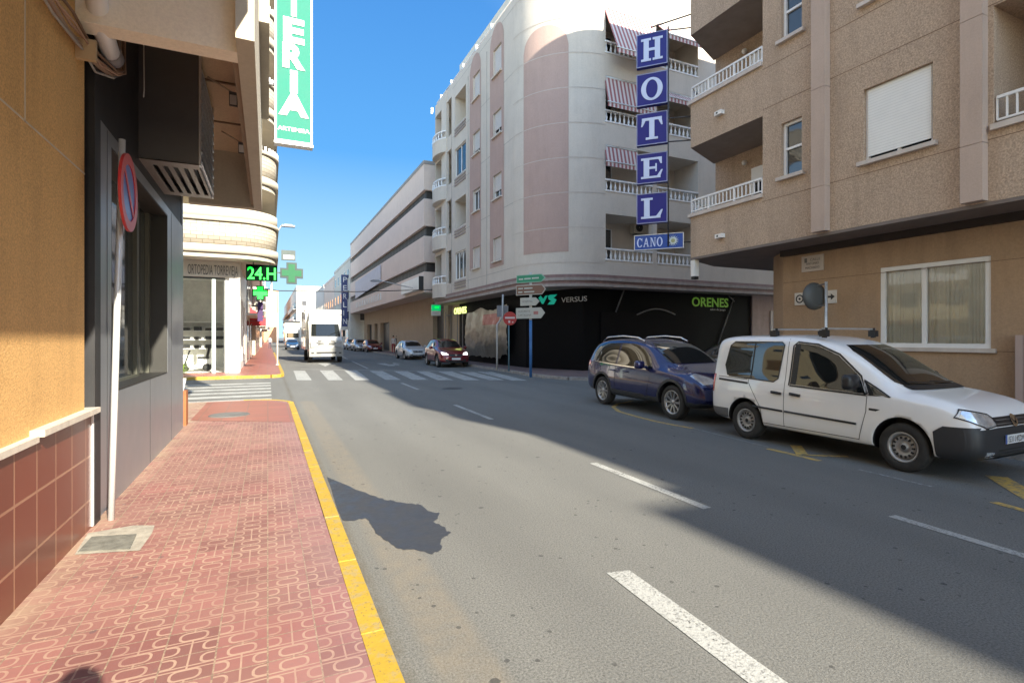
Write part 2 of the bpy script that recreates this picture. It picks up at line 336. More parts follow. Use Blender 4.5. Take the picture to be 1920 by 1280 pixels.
def tilemat(name, base, line, amount=1.0):
    m, n, b = newmat(name); p = pos(n); s = n.nodes.new('ShaderNodeSeparateXYZ'); lk(n, p, s.inputs[0])
    T = 0.235
    wob = mth(n, 'MULTIPLY', mth(n, 'SUBTRACT', noise(n, p, 9, 3), 0.5), 0.012)
    def cell(o): return mth(n, 'SUBTRACT', mth(n, 'FRACT', mth(n, 'ADD', mth(n, 'DIVIDE', o, T), wob)), 0.5)
    a, c = cell(s.outputs[0]), cell(s.outputs[1])
    ia, ic = mth(n, 'FLOOR', mth(n, 'DIVIDE', s.outputs[0], T)), mth(n, 'FLOOR', mth(n, 'DIVIDE', s.outputs[1], T))
    A, C = mth(n, 'ABSOLUTE', a), mth(n, 'ABSOLUTE', c)
    def ring(x, y, hx, hy, r, wd):
        qx = mth(n, 'MAXIMUM', mth(n, 'SUBTRACT', x, hx), 0.0); qy = mth(n, 'MAXIMUM', mth(n, 'SUBTRACT', y, hy), 0.0)
        d = mth(n, 'SUBTRACT', mth(n, 'SQRT', mth(n, 'ADD', mth(n, 'MULTIPLY', qx, qx), mth(n, 'MULTIPLY', qy, qy))), r)
        return mth(n, 'LESS_THAN', mth(n, 'ABSOLUTE', d), wd)
    W = 0.028
    ck = mth(n, 'MODULO', mth(n, 'ABSOLUTE', mth(n, 'ADD', ia, ic)), 2.0)
    up = mth(n, 'SUBTRACT', mth(n, 'MULTIPLY', ck, 2.0), 1.0); cc = mth(n, 'MULTIPLY', c, up)      # every second tile is flipped
    r1 = ring(A, mth(n, 'ABSOLUTE', mth(n, 'SUBTRACT', cc, 0.25)), 0.13, 0.03, 0.135, W)
    r2 = ring(mth(n, 'SUBTRACT', 0.5, A), mth(n, 'ABSOLUTE', mth(n, 'ADD', cc, 0.25)), 0.13, 0.03, 0.135, W)
    l1 = mth(n, 'LESS_THAN', mth(n, 'ABSOLUTE', mth(n, 'SUBTRACT', C, 0.055)), W * 0.75)
    l2 = mth(n, 'MULTIPLY', mth(n, 'LESS_THAN', A, W * 0.7), mth(n, 'SUBTRACT', 1.0, mth(n, 'LESS_THAN', mth(n, 'ABSOLUTE', mth(n, 'SUBTRACT', cc, 0.25)), 0.15)))
    fig = mth(n, 'MAXIMUM', mth(n, 'MAXIMUM', r1, r2), mth(n, 'MAXIMUM', l1, l2))
    j = mth(n, 'GREATER_THAN', mth(n, 'MAXIMUM', A, C), 0.482)
    rnd = n.nodes.new('ShaderNodeTexWhiteNoise'); cb = n.nodes.new('ShaderNodeCombineXYZ'); lk(n, ia, cb.inputs[0]); lk(n, ic, cb.inputs[1]); lk(n, cb.outputs[0], rnd.inputs['Vector'])
    wear = ramp(n, noise(n, p, 2.2, 6, 0.7), [(0.36, 0.30), (0.6, 1.0)])
    near = noise(n, p, 30, 4, 0.8); big = noise(n, p, 0.7, 5, 0.6)
    dark = tuple(x * 0.72 for x in base)
    c0 = mixc(n, rnd.outputs['Value'], dark, tuple(x * 1.12 for x in base))
    c0 = mixc(n, mth(n, 'MULTIPLY', ramp(n, big, [(0.4, 0), (0.65, 1)]), 0.4), c0, (0.30, 0.20, 0.15))
    c0 = mixc(n, mth(n, 'MULTIPLY', ramp(n, near, [(0.5, 0), (0.75, 1)]), 0.35), c0, (0.20, 0.12, 0.11))
    sp = mth(n, 'MULTIPLY', ramp(n, noise(n, p, 5, 6, 0.75), [(0.62, 0), (0.72, 1)]), 0.5)
    c1 = mixc(n, mth(n, 'MULTIPLY', mth(n, 'MULTIPLY', fig, wear), amount), c0, line)
    c1 = mixc(n, j, c1, mixc(n, ramp(n, near, [(0.4, 0), (0.6, 1)]), (0.20, 0.14, 0.10), (0.38, 0.26, 0.18))); c1 = mixc(n, sp, c1, (0.13, 0.09, 0.08))
    px = ramp(n, mth(n, 'ADD', s.outputs[0], mth(n, 'MULTIPLY', mth(n, 'SUBTRACT', big, 0.5), 0.6)), [(0.0, 0), (0.5, 1)]); c1 = mixc(n, mth(n, 'MULTIPLY', px, 0.30), c1, (0.29, 0.18, 0.20))
    wl = mth(n, 'SUBTRACT', 1.0, mth(n, 'DIVIDE', mth(n, 'ADD', s.outputs[0], 1.35), 0.22), True); c1 = mixc(n, mth(n, 'MULTIPLY', mth(n, 'MULTIPLY', wl, ramp(n, noise(n, p, 4, 5), [(0.35, 0), (0.6, 1)])), 0.7), c1, (0.42, 0.32, 0.21))
    gum = n.nodes.new('ShaderNodeTexVoronoi'); gum.inputs['Scale'].default_value = 3.4; lk(n, p, gum.inputs['Vector']); gd = mth(n, 'MULTIPLY', mth(n, 'LESS_THAN', mth(n, 'ADD', gum.outputs['Distance'], mth(n, 'MULTIPLY', near, 0.08)), 0.10), 0.6); c1 = mixc(n, gd, c1, (0.12, 0.08, 0.08))
    lk(n, c1, b.inputs['Base Color']); b.inputs['Roughness'].default_value = 0.62
    bump(n, b, mth(n, 'SUBTRACT', 1.0, mth(n, 'MAXIMUM', j, mth(n, 'MULTIPLY', fig, 0.6))), 0.004, 0.7); return m
TILE = tilemat('patterned_red_paving', (0.27, 0.112, 0.096), (0.40, 0.26, 0.19))
REDT = brickmat('plain_red_paving', (0.32, 0.11, 0.075), (0.27, 0.10, 0.07), (0.22, 0.11, 0.08), 1.0, 0.4, 0.4, 0.012, 0.5, swap='xy', bmpd=0.003)
GREYT = brickmat('grey_red_paving', (0.20, 0.13, 0.12), (0.17, 0.12, 0.11), (0.10, 0.08, 0.08), 1.0, 0.4, 0.4, 0.012, 0.7, swap='xy', bmpd=0.003)
KERBY, n, b = newmat('yellow_kerb_paint'); p = pos(n)
wk = ramp(n, noise(n, p, 9, 6, 0.75), [(0.52, 0.0), (0.60, 1.0)]); wk2 = ramp(n, noise(n, p, 45, 3, 0.8), [(0.60, 0.0), (0.66, 1.0)])
ck_ = mixc(n, noise(n, p, 3, 4), (0.36, 0.23, 0.022), (0.50, 0.33, 0.03)); ck_ = mixc(n, mth(n, 'MULTIPLY', wk, 0.55), ck_, (0.30, 0.25, 0.15)); ck_ = mixc(n, mth(n, 'MULTIPLY', wk2, 0.8), ck_, (0.10, 0.09, 0.07))
lk(n, ck_, b.inputs['Base Color']); b.inputs['Roughness'].default_value = 0.7; bump(n, b, noise(n, p, 30, 4), 0.004, 0.7)
KERBG = plain('grey_kerb_stone', (0.30, 0.28, 0.26), 0.85, var=0.35, scale=5, bmp=0.004, bscale=30)
LINEW, n, b = newmat('road_paint_white'); p = pos(n); wr = ramp(n, noise(n, p, 45, 5, 0.8), [(0.38, 0.0), (0.50, 1.0)])
lk(n, mixc(n, wr, (0.20, 0.20, 0.19), (0.40, 0.40, 0.375)), b.inputs['Base Color']); lk(n, ramp(n, mth(n, 'ADD', mth(n, 'MULTIPLY', noise(n, p, 38, 5, 0.85), 0.7), mth(n, 'MULTIPLY', noise(n, p, 2.5, 3), 0.3)), [(0.42, 0.0), (0.46, 1.0)]), b.inputs['Alpha']); b.inputs['Roughness'].default_value = 0.75; bump(n, b, noise(n, p, 55, 3), 0.008)
LINEY, n, b = newmat('road_paint_yellow'); p = pos(n); wr = ramp(n, noise(n, p, 12, 5, 0.8), [(0.40, 0.0), (0.55, 1.0)])
lk(n, mixc(n, wr, (0.22, 0.19, 0.13), (0.55, 0.36, 0.08)), b.inputs['Base Color']); b.inputs['Roughness'].default_value = 0.75
LINEF, n, b = newmat('road_paint_faded'); p = pos(n); wr = ramp(n, noise(n, p, 20, 5, 0.8), [(0.45, 0.0), (0.6, 1.0)])
lk(n, mixc(n, wr, (0.15, 0.15, 0.145), (0.30, 0.30, 0.29)), b.inputs['Base Color']); b.inputs['Roughness'].default_value = 0.8

def arc(cx, cy, r, a0, a1, n=8): return [(cx + r * cos(RAD(a0 + (a1 - a0) * k / n)), cy + r * sin(RAD(a0 + (a1 - a0) * k / n))) for k in range(n + 1)]
SW = 0.12
# near left pavement with its yellow kerb, rounded at the side street
cor = arc(-0.55, 13.75, 1.0, 0, 90); inner = [(0.45, -8), (0.45, 13.75)] + cor[1:] + [(-30, 14.75)]
structure('pavement', MB().prism([(-30, -8)] + inner, -0.2, SW), TILE)
def kerb(line, wd, mat, z1, seg=1.0, gap=0.012, out=1):
    pts = [Vector((a, b)) for a, b in line]; mb = MB()
    for a, b in zip(pts, pts[1:]):
        L = (b - a).length; k = max(1, round(L / seg)); d = (b - a) / k; nn = Vector((d.y, -d.x)).normalized() * out
        for i in range(k):
            p0, p1 = a + d * i, a + d * (i + 1); g = d.normalized() * (gap if L > 0.5 else 0)
            q = [p0 + nn * 0.001, p1 - g + nn * 0.001, p1 - g + nn * wd, p0 + nn * wd]
            zz = z1 + random.uniform(-0.004, 0.004); mb.prism([(v.x, v.y) for v in (q if out > 0 else q[::-1])], -0.15, zz)
    return mb
structure('kerb', kerb(inner[:1] + [(0.45, 13.75)] + cor[1:], 0.12, KERBY, SW + 0.006), KERBY)
structure('kerb', kerb([cor[-1], (-30, 14.75)], 0.14, KERBG, SW + 0.004), KERBG)
# far left pavement
farl = [(-30, 24.3), (0.1, 24.3), (0.38, 24.45), (0.5, 24.8), (0.52, 25.5), (0.52, 420)]
structure('pavement', MB().prism([(-30, 420)] + farl, -0.2, SW), REDT)
structure('kerb', kerb(farl[:5] + [(0.52, 60)], 0.14, KERBY, SW + 0.005, out=1), KERBY)
# far right pavement round the corner building
farr = [(40, 16.9), (13, 16.9), (11.7, 17.2), (10.9, 18.0), (10.55, 19.2), (10.5, 21), (10.75, 25), (10.75, 420)]
structure('pavement', MB().prism([(40, 420)] + farr[::-1][0:0] + farr, -0.2, SW), GREYT)
structure('kerb', kerb(farr[:-1] + [(10.75, 80)], 0.14, KERBG, SW + 0.005, out=-1), KERBG)
# near right pavement
nearr = [(9.55, -60), (9.55, 9.3), (9.75, 10.3), (10.4, 11.1), (11.4, 11.4), (40, 11.4)]
structure('pavement', MB().prism([(40, -60)] + nearr, -0.2, SW), GREYT)
structure('kerb', kerb(nearr, 0.14, KERBG, SW + 0.005, out=-1), KERBG)
# plain tiles and ramp at the near corner, manhole, service cover, cement patch
mb = MB().sheet([(-1.33, 11.6), (0.44, 10.6), (0.44, 13.7), (0.1, 14.3), (-0.5, 14.6), (-1.33, 14.7)], SW + 0.004); structure('pavement', mb, REDT)
mh = gr(430, 778, SW)
m_ = MB().lathe([(0, 0.012), (0.36, 0.012), (0.38, 0.0)], (mh.x, mh.y, SW + 0.004), 'z', 28, False)
tag(m_.build('manhole_cover', plain('cast_iron', (0.17, 0.16, 0.145), 0.7, 0.3, var=0.3, bmp=0.01, bscale=30)), 'round cast iron manhole cover in the red pavement near the rounded kerb corner', 'manhole cover')
CEM = plain('old_cement', (0.32, 0.29, 0.235), 0.9, var=0.3, scale=8, bmp=0.006)
q = [gr(x, y, SW) for x, y in ((140, 1040), (165, 1000), (250, 985), (290, 985), (285, 1000), (262, 1032))]
structure('cement_patch', MB().sheet(q, SW + 0.004), CEM)
q = [gr(x, y, SW) for x, y in ((146, 1036), (172, 1008), (256, 1003), (243, 1031))]
tag(MB().prism(q, SW - 0.02, SW + 0.012).build('service_cover', plain('weathered_stone', (0.15, 0.145, 0.12), 0.85, var=0.35, scale=14, bmp=0.01)), 'grey stone service cover set in cement by the tiled wall', 'service cover')

# ---- painted markings
ZO = 0.004
zeb = [[(685, 938), (750, 938), (788, 990), (705, 990)], [(832, 936), (905, 936), (962, 990), (880, 990)], [(970, 936), (1040, 936), (1110, 989), (1030, 990)],
       [(1110, 938), (1180, 938), (1285, 988), (1200, 988)], [(1245, 940), (1320, 940), (1440, 988), (1350, 988)], [(1370, 942), (1440, 942), (1580, 990), (1490, 990)],
       [(1490, 942), (1570, 942), (1725, 990), (1640, 990)], [(1605, 945), (1690, 945), (1865, 990), (1780, 990)], [(1715, 944), (1795, 944), (1990, 992), (1905, 992)]]
mb = MB()
for s_ in zeb: mb.sheet([gr(320 + x / 2.977, 380 + y / 2.977) for x, y in s_], ZO)
structure('zebra_crossing', mb, LINEW)
mb = MB()
for k in range(6):
    y0 = 15.55 + k * 1.13; mb.box(-4.2, 0.1, y0, y0 + 0.55, ZO - 0.001, ZO + 0.001)
structure('zebra_crossing', mb, LINEW)
mb = MB()
for k in range(4): y0 = 12.3 + k * 1.15; mb.box(12.6, 15.6, y0, y0 + 0.55, ZO - 0.001, ZO + 0.001)
structure('zebra_crossing', mb, LINEW)
mb = MB()
def seg(mb, a, b, wd): strip_mb(mb, [gr(*a), gr(*b)], wd, ZO)
for a, b, wd in (((753, 718), (784, 730), .11), ((853, 759), (922, 786), .11), ((1112, 868), (1326, 953), .11), ((1672, 967), (2060, 1084), .11), ((660, 677), (690, 691), .12), ((640, 668), (652, 673), .12)): seg(mb, a, b, wd)
q = [gr(*p) for p in ((1137, 1074), (1180, 1069))]
mb.sheet([q[0], q[1], Vector((2.27, 0.9, 0)), Vector((2.09, 0.9, 0))], ZO)
seg(mb, (562, 692), (905, 697), .16)
# lane arrows
mb.sheet([gr(*p) for p in ((596, 681), (622, 681), (610, 687))], ZO)
mb.sheet([gr(*p) for p in ((705, 681), (722, 681), (742, 686), (728, 686))], ZO); mb.sheet([gr(*p) for p in ((722, 683), (746, 683), (750, 684.5), (738, 684.5))], ZO)
mb.sheet([gr(*p) for p in ((736, 680), (752, 681.5), (738, 682.5))], ZO)
structure('lane_marking', mb, LINEW)
mb = MB()
yp = [gr(*p) for p in ((1185, 752), (1158, 757), (1150, 763), (1160, 771), (1190, 780), (1230, 790), (1270, 798), (1300, 803))]
strip_mb(mb, yp, 0.1, ZO)
for a, b, wd in (((1440, 841), (1537, 864), .1), ((1862, 941), (1990, 976), .1), ((1492, 835), (1505, 853), .16), ((1868, 893), (1960, 948), .22), ((1505, 853), (1590, 856), .08)): seg(mb, a, b, wd)
structure('lane_marking', mb, LINEY)
mb = MB()
for a, b, wd in (((1300, 803), (1440, 838), .05), ((1610, 880), (1750, 913), .06), ((1150, 745), (1290, 757), .3)): seg(mb, a, b, wd)
structure('lane_marking', mb, LINEF)
# wet patch
wp = [(355, 678), (500, 735), (600, 775), (660, 792), (720, 800), (800, 812), (830, 818), (860, 850), (915, 858), (908, 880), (890, 902), (945, 925), (955, 945), (978, 950), (960, 972), (925, 985), (920, 1005), (932, 1030), (905, 1050), (880, 1062), (800, 1040), (750, 1040), (700, 1030), (660, 1000), (640, 990), (600, 955), (580, 915), (545, 880), (490, 897), (430, 890), (405, 830), (380, 740)]
pp = []
for k in range(len(wp)):
    a, b = Vector(wp[k]), Vector(wp[(k + 1) % len(wp)])
    for t in (0, .25, .5, .75): c = a.lerp(b, t); pp.append(c + Vector((random.uniform(-4, 4), random.uniform(-4, 4))) * (0.4 if k > 28 or k < 1 else 1))
WET, n, b = newmat('wet_asphalt'); p = pos(n); f1 = noise(n, p, 55, 3, 0.85)
lk(n, mixc(n, f1, (0.028, 0.030, 0.036), (0.050, 0.053, 0.06)), b.inputs['Base Color']); lk(n, ramp(n, noise(n, p, 5, 4), [(0.4, 0.42), (0.65, 0.66)]), b.inputs['Roughness']); b.inputs['Specular IOR Level'].default_value = 0.45; bump(n, b, f1, 0.004, 0.5)
bm = bmesh.new(); f = bm.faces.new([bm.verts.new(gr(480 + x / 2.667, 640 + y / 2.667, 0.003)) for x, y in pp]); bmesh.ops.triangulate(bm, faces=[f]); me = bpy.data.meshes.new('wet_patch'); bm.to_mesh(me); bm.free(); me.materials.append(WET)
o = bpy.data.objects.new('wet_patch', me); COL.objects.link(o); tag(o, kind='structure')
mcv = gr(848, 728)
tag(MB().lathe([(0, 0.006), (0.33, 0.006), (0.35, 0.0)], (mcv.x, mcv.y, 0.001), 'z', 24, False).build('manhole_cover', plain('cast_iron_dark', (0.06, 0.06, 0.06), 0.6, 0.3, var=0.3, bmp=0.01, bscale=30)), 'dark round manhole cover in the middle of the road before the zebra crossing', 'manhole cover')
# ================================================================ LEFT SIDE, NEAR
Z3 = Vector((0, 0, 1))
OCHRE = stucco('ochre_render', (0.66, 0.395, 0.155), 0.25, 75, 0.006, 0.45)
DADO = brickmat('terracotta_wall_tile', (0.17, 0.042, 0.022), (0.14, 0.036, 0.02), (0.34, 0.18, 0.11), 1.0, 0.33, 0.36, 0.009, 0.28, swap='stack', bmpd=0.004)
LEDGE = plain('ledge_stone', (0.58, 0.52, 0.44), 0.6, var=0.15, scale=7, bmp=0.004)
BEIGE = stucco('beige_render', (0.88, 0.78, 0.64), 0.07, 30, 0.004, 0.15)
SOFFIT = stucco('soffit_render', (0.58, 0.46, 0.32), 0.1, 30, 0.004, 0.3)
CREAM = stucco('cream_render', (0.48, 0.43, 0.345), 0.06, 30, 0.003, 0.25)
LX = -1.35
yb = empty('ochre_building', (LX, 0, 0), 'ochre rendered house front with a red tiled dado, nearest on the left pavement', 'building')
mb = MB(); holes_wall(mb, (LX, 0, 0), (0, 1, 0), (1, 0, 0), -9, 5.33, 1.05, 16, [(1.2, 3.7, 1.14, 2.62, 0.25)])
mb.box(-12, LX - 0.3, -9, 5.3, 0, 16); mb.quad((LX, 5.33, 1.05), (LX - 0.4, 5.33, 1.05), (LX - 0.4, 5.33, 16), (LX, 5.33, 16)); mb.build('wall', OCHRE, yb)
window(yb, (LX, 0, 0), (0, 1, 0), (1, 0, 0), 1.2, 3.7, 1.14, 2.62, 0.2, mull=(0.5,), fw=0.07)
MB().box(LX - 0.1, LX + 0.02, -9, 5.45, 0, 1.07).build('dado', DADO, yb)
mb = MB(); mb.box(LX - 0.1, LX + 0.075, 4.25, 5.47, 1.072, 1.115); mb.box(LX - 0.1, LX + 0.05, -9, 4.245, 1.04, 1.08); mb.build('ledge', LEDGE, yb)
MB().box(LX + 0.0205, LX + 0.032, 5.43, 5.462, 0.13, 1.06).build('edge_trim', PVC, yb)
MB().box(LX, -0.12, -9, 3.7, 4.25, 16).build('balcony', CREAM, yb); MB().box(-0.12, 0.15, -8, 3.7, 5.0, 6.1).build('unseen_sun_blocker', CREAM, yb)  # second box is unseen, added to keep sun off the beige overhang end
gz = onX(155, 325, LX).z; mb = MB(); mb.box(LX, LX + 0.004, 1, 5.33, gz, gz + 0.012); a = onX(45, 225, LX); mb.box(LX, LX + 0.004, a.y, a.y + 0.014, gz, 4.0); mb.build('joint_line', plain('pale_mortar', (0.6, 0.5, 0.36), 0.9), yb)

PANEL, n, b = newmat('brushed_dark_panel'); p = pos(n, (1, 1, 60)); f1 = noise(n, pos(n, (30, 30, 0.6)), 2, 4)
f2 = noise(n, pos(n), 2.0, 5)
lk(n, mixc(n, f1, (0.29, 0.31, 0.335), (0.35, 0.37, 0.395)), b.inputs['Base Color']); b.inputs['Metallic'].default_value = 0.6
lk(n, mth(n, 'ADD', mth(n, 'MULTIPLY', f2, 0.2), 0.26), b.inputs['Roughness']); bump(n, b, noise(n, pos(n), 1.2, 2), 0.006, 0.25)
DKP = plain('black_panel', (0.03, 0.03, 0.032), 0.5, 0.3, var=0.15)
sb = empty('shop_building', (LX, 8, 0), 'shop front clad in dark metal panels under a beige overhang on the left', 'building')
WY0, WY1, WZ0, WZ1 = 6.1, 9.17, 1.17, 3.5
mb = MB(); holes_wall(mb, (LX + 0.01, 0, 0), (0, 1, 0), (1, 0, 0), 5.64, 10.6, 0.1, 3.62, [(WY0, WY1, WZ0, WZ1, 0.28)], 0.28)
mb.box(-1.6, LX + 0.01, 10.6, 10.75, 0.1, 5.15); mb.build('metal_cladding', PANEL, sb)
mb = MB().box(LX - 0.2, LX + 0.035, 5.47, 5.64, 0.1, 5.15); mb.box(LX - 0.2, LX + 0.0, 5.64, 10.6, 3.62, 5.15); mb.build('black_fascia', DKP, sb)
mb = MB()
for y in (7.9, ): mb.box(LX + 0.0105, LX + 0.0125, y, y + 0.006, 0.12, WZ0)
for y in (5.95, 9.5): mb.box(LX + 0.0105, LX + 0.0125, y, y + 0.006, 0.12, 3.6)
mb.build('panel_joint', BLACK, sb)
mb = MB(); e0 = 0.004; xr0, xr1 = LX - 0.27, LX + 0.008
mb.box(xr0, xr1, WY0 + e0, WY0 + .02, WZ0 + .02, WZ1 - .02); mb.box(xr0, xr1, WY1 - .02, WY1 - e0, WZ0 + .02, WZ1 - .02); mb.box(xr0, xr1, WY0 + e0, WY1 - e0, WZ0 + e0, WZ0 + .02); mb.box(xr0, xr1, WY0 + e0, WY1 - e0, WZ1 - .02, WZ1 - e0); mb.build('window_reveal', plain('reveal_dark', (0.035, 0.034, 0.03), .5, .2, var=.1), sb)
MB().box(-12, LX - 0.32, 5.3, 10.74, 0, 15).box(-12, LX - 0.2, 5.33, 5.6, 0, 15).box(-12, -1.6, 10.7, 10.9, 0, 15).build('wall', CREAM, sb)
W = MB().box(LX - 0.275, LX - 0.25, WY0 + 0.01, WY1 - 0.01, WZ0 + 0.01, WZ1 - 0.01).build('window', plain('shop_window_dark', (0.045, 0.05, 0.045), 0.05, var=0.0, spec=0.8), sb)
mb = MB(); mb.box(LX - 0.249, LX - 0.2, 8.3, 8.42, WZ0 + .01, WZ1 - .01); mb.box(LX - 0.249, LX - 0.2, WY1 - 0.12, WY1 - .012, WZ0 + .01, WZ1 - .01); mb.box(LX - 0.249, LX - 0.19, WY0 + .012, 8.3, WZ0 + .01, WZ0 + 0.05); mb.build('frame', plain('olive_frame', (0.10, 0.10, 0.075), 0.4), W)
POST = plain('pale_poster', (0.42, 0.42, 0.40), 0.5, var=0.1); GT = plain('poster_print', (0.16, 0.15, 0.14), 0.7)
mb = MB()
for z0, z1 in ((2.62, 3.1), (2.12, 2.54), (1.66, 2.04)): mb.box(LX - 0.249, LX - 0.245, 6.35, 7.05, z0, z1)
P_ = mb.build('poster', POST, W)
mb = MB()
for z0 in (2.46, 2.38, 2.2, 1.94, 1.86, 1.78): mb.box(LX - 0.2449, LX - 0.2435, 6.45, 6.55 + random.random() * .4, z0, z0 + 0.025)
mb.box(LX - 0.2449, LX - 0.2435, 6.5, 6.9, 2.28, 2.34); mb.build('poster_print', GT, P_)
# overhang
mb = MB(); mb.box(LX - 2, -0.24, 5.3, 11.2, 5.2, 15); mb.build('upper_floors', CREAM, sb)
mb = MB(); mb.box(LX + .001, -0.24, 5.1, 5.3, 4.15, 15); mb.build('overhang_end', BEIGE, sb)
mb = MB(); mb.box(-0.24, -0.10, 4.85, 11.3, 4.15, 15); mb.box(-1.3, -0.24, 11.12, 11.3, 4.15, 5.2); mb.build('overhang_beam', CREAM, sb)
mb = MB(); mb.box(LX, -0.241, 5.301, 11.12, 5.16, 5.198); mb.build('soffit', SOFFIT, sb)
mb = MB(); mb.box(-0.29, -0.243, 5.3, 11.12, 4.2, 5.16)
for y in (6.7, 8.1, 9.6): mb.box(LX + .01, -0.29, y, y + 0.03, 5.135, 5.159)
mb.build('soffit_joint', plain('soffit_joint', (0.27, 0.2, 0.14), 0.9), sb)
for z in (5.6, 8.6, 11.6): MB().box(-0.10, 0.02, 7.2, 10.4, z, z + 0.9).build('balcony', CREAM, sb)
# air conditioning housing
BX = -0.75; ac = empty('ventilation_housing', (BX, 8.1, 3.74), 'dark grey boxed ventilation housing with louvres hung over the metal shop front', 'ventilation box')
ACM = plain('anthracite_sheet', (0.11, 0.11, 0.115), 0.38, 0.5, var=0.08)
ACS = plain('grey_louvre_sheet', (0.55, 0.58, 0.62), 0.3, 0.8, var=0.1)
mb = MB(); holes = [(7.45 + k * 0.0, 8.85, 3.88 + k * 0.115, 3.94 + k * 0.115, 0.08) for k in range(9)]
holes_wall(mb, (BX, 0, 0), (0, 1, 0), (1, 0, 0), 7.3, 8.98, 3.76, 5.1, holes, 0.08); mb.build('louvre_side', ACM, ac)
mb = MB()
for k in range(10): mb.box(BX + .0005, BX + .03, 7.40, 8.92, 3.80 + k * .125, 3.835 + k * .125)
mb.box(BX + .0005, BX + .02, 7.3, 7.40, 3.76, 5.1); mb.box(BX + .0005, BX + .02, 8.92, 8.98, 3.76, 5.1); mb.build('louvre_slats', ACS, ac)
MB().quad((LX, 7.3, 3.76), (BX, 7.3, 3.76), (BX, 7.3, 5.1), (LX, 7.3, 5.1)).quad((LX, 8.98, 3.76), (BX, 8.98, 3.76), (BX, 8.98, 5.1), (LX, 8.98, 5.1)).quad((LX, 7.3, 5.1), (BX, 7.3, 5.1), (BX, 8.98, 5.1), (LX, 8.98, 5.1)).build('casing', ACM, ac)
mb = MB()   # slotted underside
xs = [LX + 0.06, ] + [LX + 0.06 + 0.55 * (k + 1) / 6 for k in range(6)]
prev = LX
for k in range(5):
    a = LX + 0.10 + k * 0.105; mb.box(prev, a, 7.3, 8.98, 3.758, 3.772); mb.box(a, a + 0.05, 7.3, 7.5, 3.758, 3.772); mb.box(a, a + 0.05, 8.8, 8.98, 3.758, 3.772); prev = a + 0.05
mb.box(prev, BX, 7.3, 8.98, 3.758, 3.772); mb.build('grille', plain('warm_grey_sheet', (0.22, 0.20, 0.18), 0.4, 0.5), ac)
MB().box(LX + 0.01, BX - 0.1, 7.4, 8.9, 3.9, 5.05).build('dark_interior', BLACK, ac)
# street things on the near left
def soff_lamp(x, y, lab):
    t = empty('floodlight', (x, y, 5.15), lab, 'floodlight', 'floodlights under the beige overhang')
    MB().tube([(x - 0.30, y - 0.05, 5.12), (x, y, 4.98)], 0.012, 6).build('bracket', plain('pale_pipe', (0.5, 0.42, 0.33), 0.6), t)
    MB().obox((x, y, 4.9), (1, 0, 0), (0, 1, .3), (0, -.3, 1), 0.05, 0.035, 0.09).build('lamp_body', DARKM, t)
    MB().obox((x, y - 0.03, 4.88), (1, 0, 0), (0, 1, .3), (0, -.3, 1), 0.04, 0.012, 0.06).build('glass', plain('lamp_lens', (0.5, 0.5, 0.48), 0.15, var=0), t)
soff_lamp(-0.42, 8.0, 'small dark floodlight under the beige overhang, nearer of the two'); soff_lamp(-0.40, 10.0, 'small floodlight with a pale lens under the beige overhang, farther of the two')
# cable bundle along the wall top
CAB = plain('pinkish_cable', (0.40, 0.26, 0.18), 0.7, var=0.2); cb_ = empty('cable_bundle', (LX, 5, 4), 'bundle of sagging cables clipped along the ochre wall under the overhang', 'cables')
for k, (dx, dz, r, mt) in enumerate(((0.03, 0, 0.02, CAB), (0.05, 0.05, 0.012, CAB), (0.045, -0.045, 0.010, plain('grey_cable', (0.35, 0.33, 0.3), 0.6)), (0.08, 0.02, 0.008, CAB), (0.07, 0.09, 0.012, plain('brown_cable', (0.22, 0.13, 0.08), 0.7)))):
    pts = [(LX + dx, 3.2 + j * 0.32, 3.87 + dz + 0.022 * sin(j * 2.1 + k) + 0.03 * j * 0.5) for j in range(8)] + [(LX + 0.06 + dx, 5.72, 4.02 + dz * .5), (LX + 0.08 + dx, 5.9, 4.12 + dz * 0.3), (LX + 0.07 + dx, 5.93, 4.45), (LX + 0.05 + dx, 5.95, 5.15)]
    MB().tube(pts, r, 6).build('cable', mt, cb_)
MB().tube([(LX + 0.12, 6.9, 5.1), (LX + 0.125, 6.9, 4.4), (LX + 0.13, 6.85, 4.3)], 0.006, 5).build('cable', plain('white_cable', (0.7, 0.7, 0.66), 0.5), cb_)
for y in (3.9, 5.1): MB().box(LX, LX + 0.13, y, y + 0.04, 3.86, 4.02).build('clip', plain('clip_tan', (0.5, 0.36, 0.2), 0.7), cb_)
e_ = empty('drain_pipe', (-1.1, 5.0, 4.2), 'fat white drain pipe elbow under the edge of the beige overhang', 'drain pipe')
MB().tube([(-1.19, 4.8, 5.2), (-1.19, 4.82, 4.55), (-1.2, 4.95, 4.36), (-1.22, 5.25, 4.22), (-1.24, 5.6, 4.16)], 0.075, 14).build('pipe', PVC, e_)
MB().lathe([(0.0, 0), (0.085, 0), (0.085, 0.12), (0, 0.12)], (-1.24, 5.58, 4.16), 'y', 14).build('collar', plain('grey_collar', (.2, .19, .2), .5), e_)
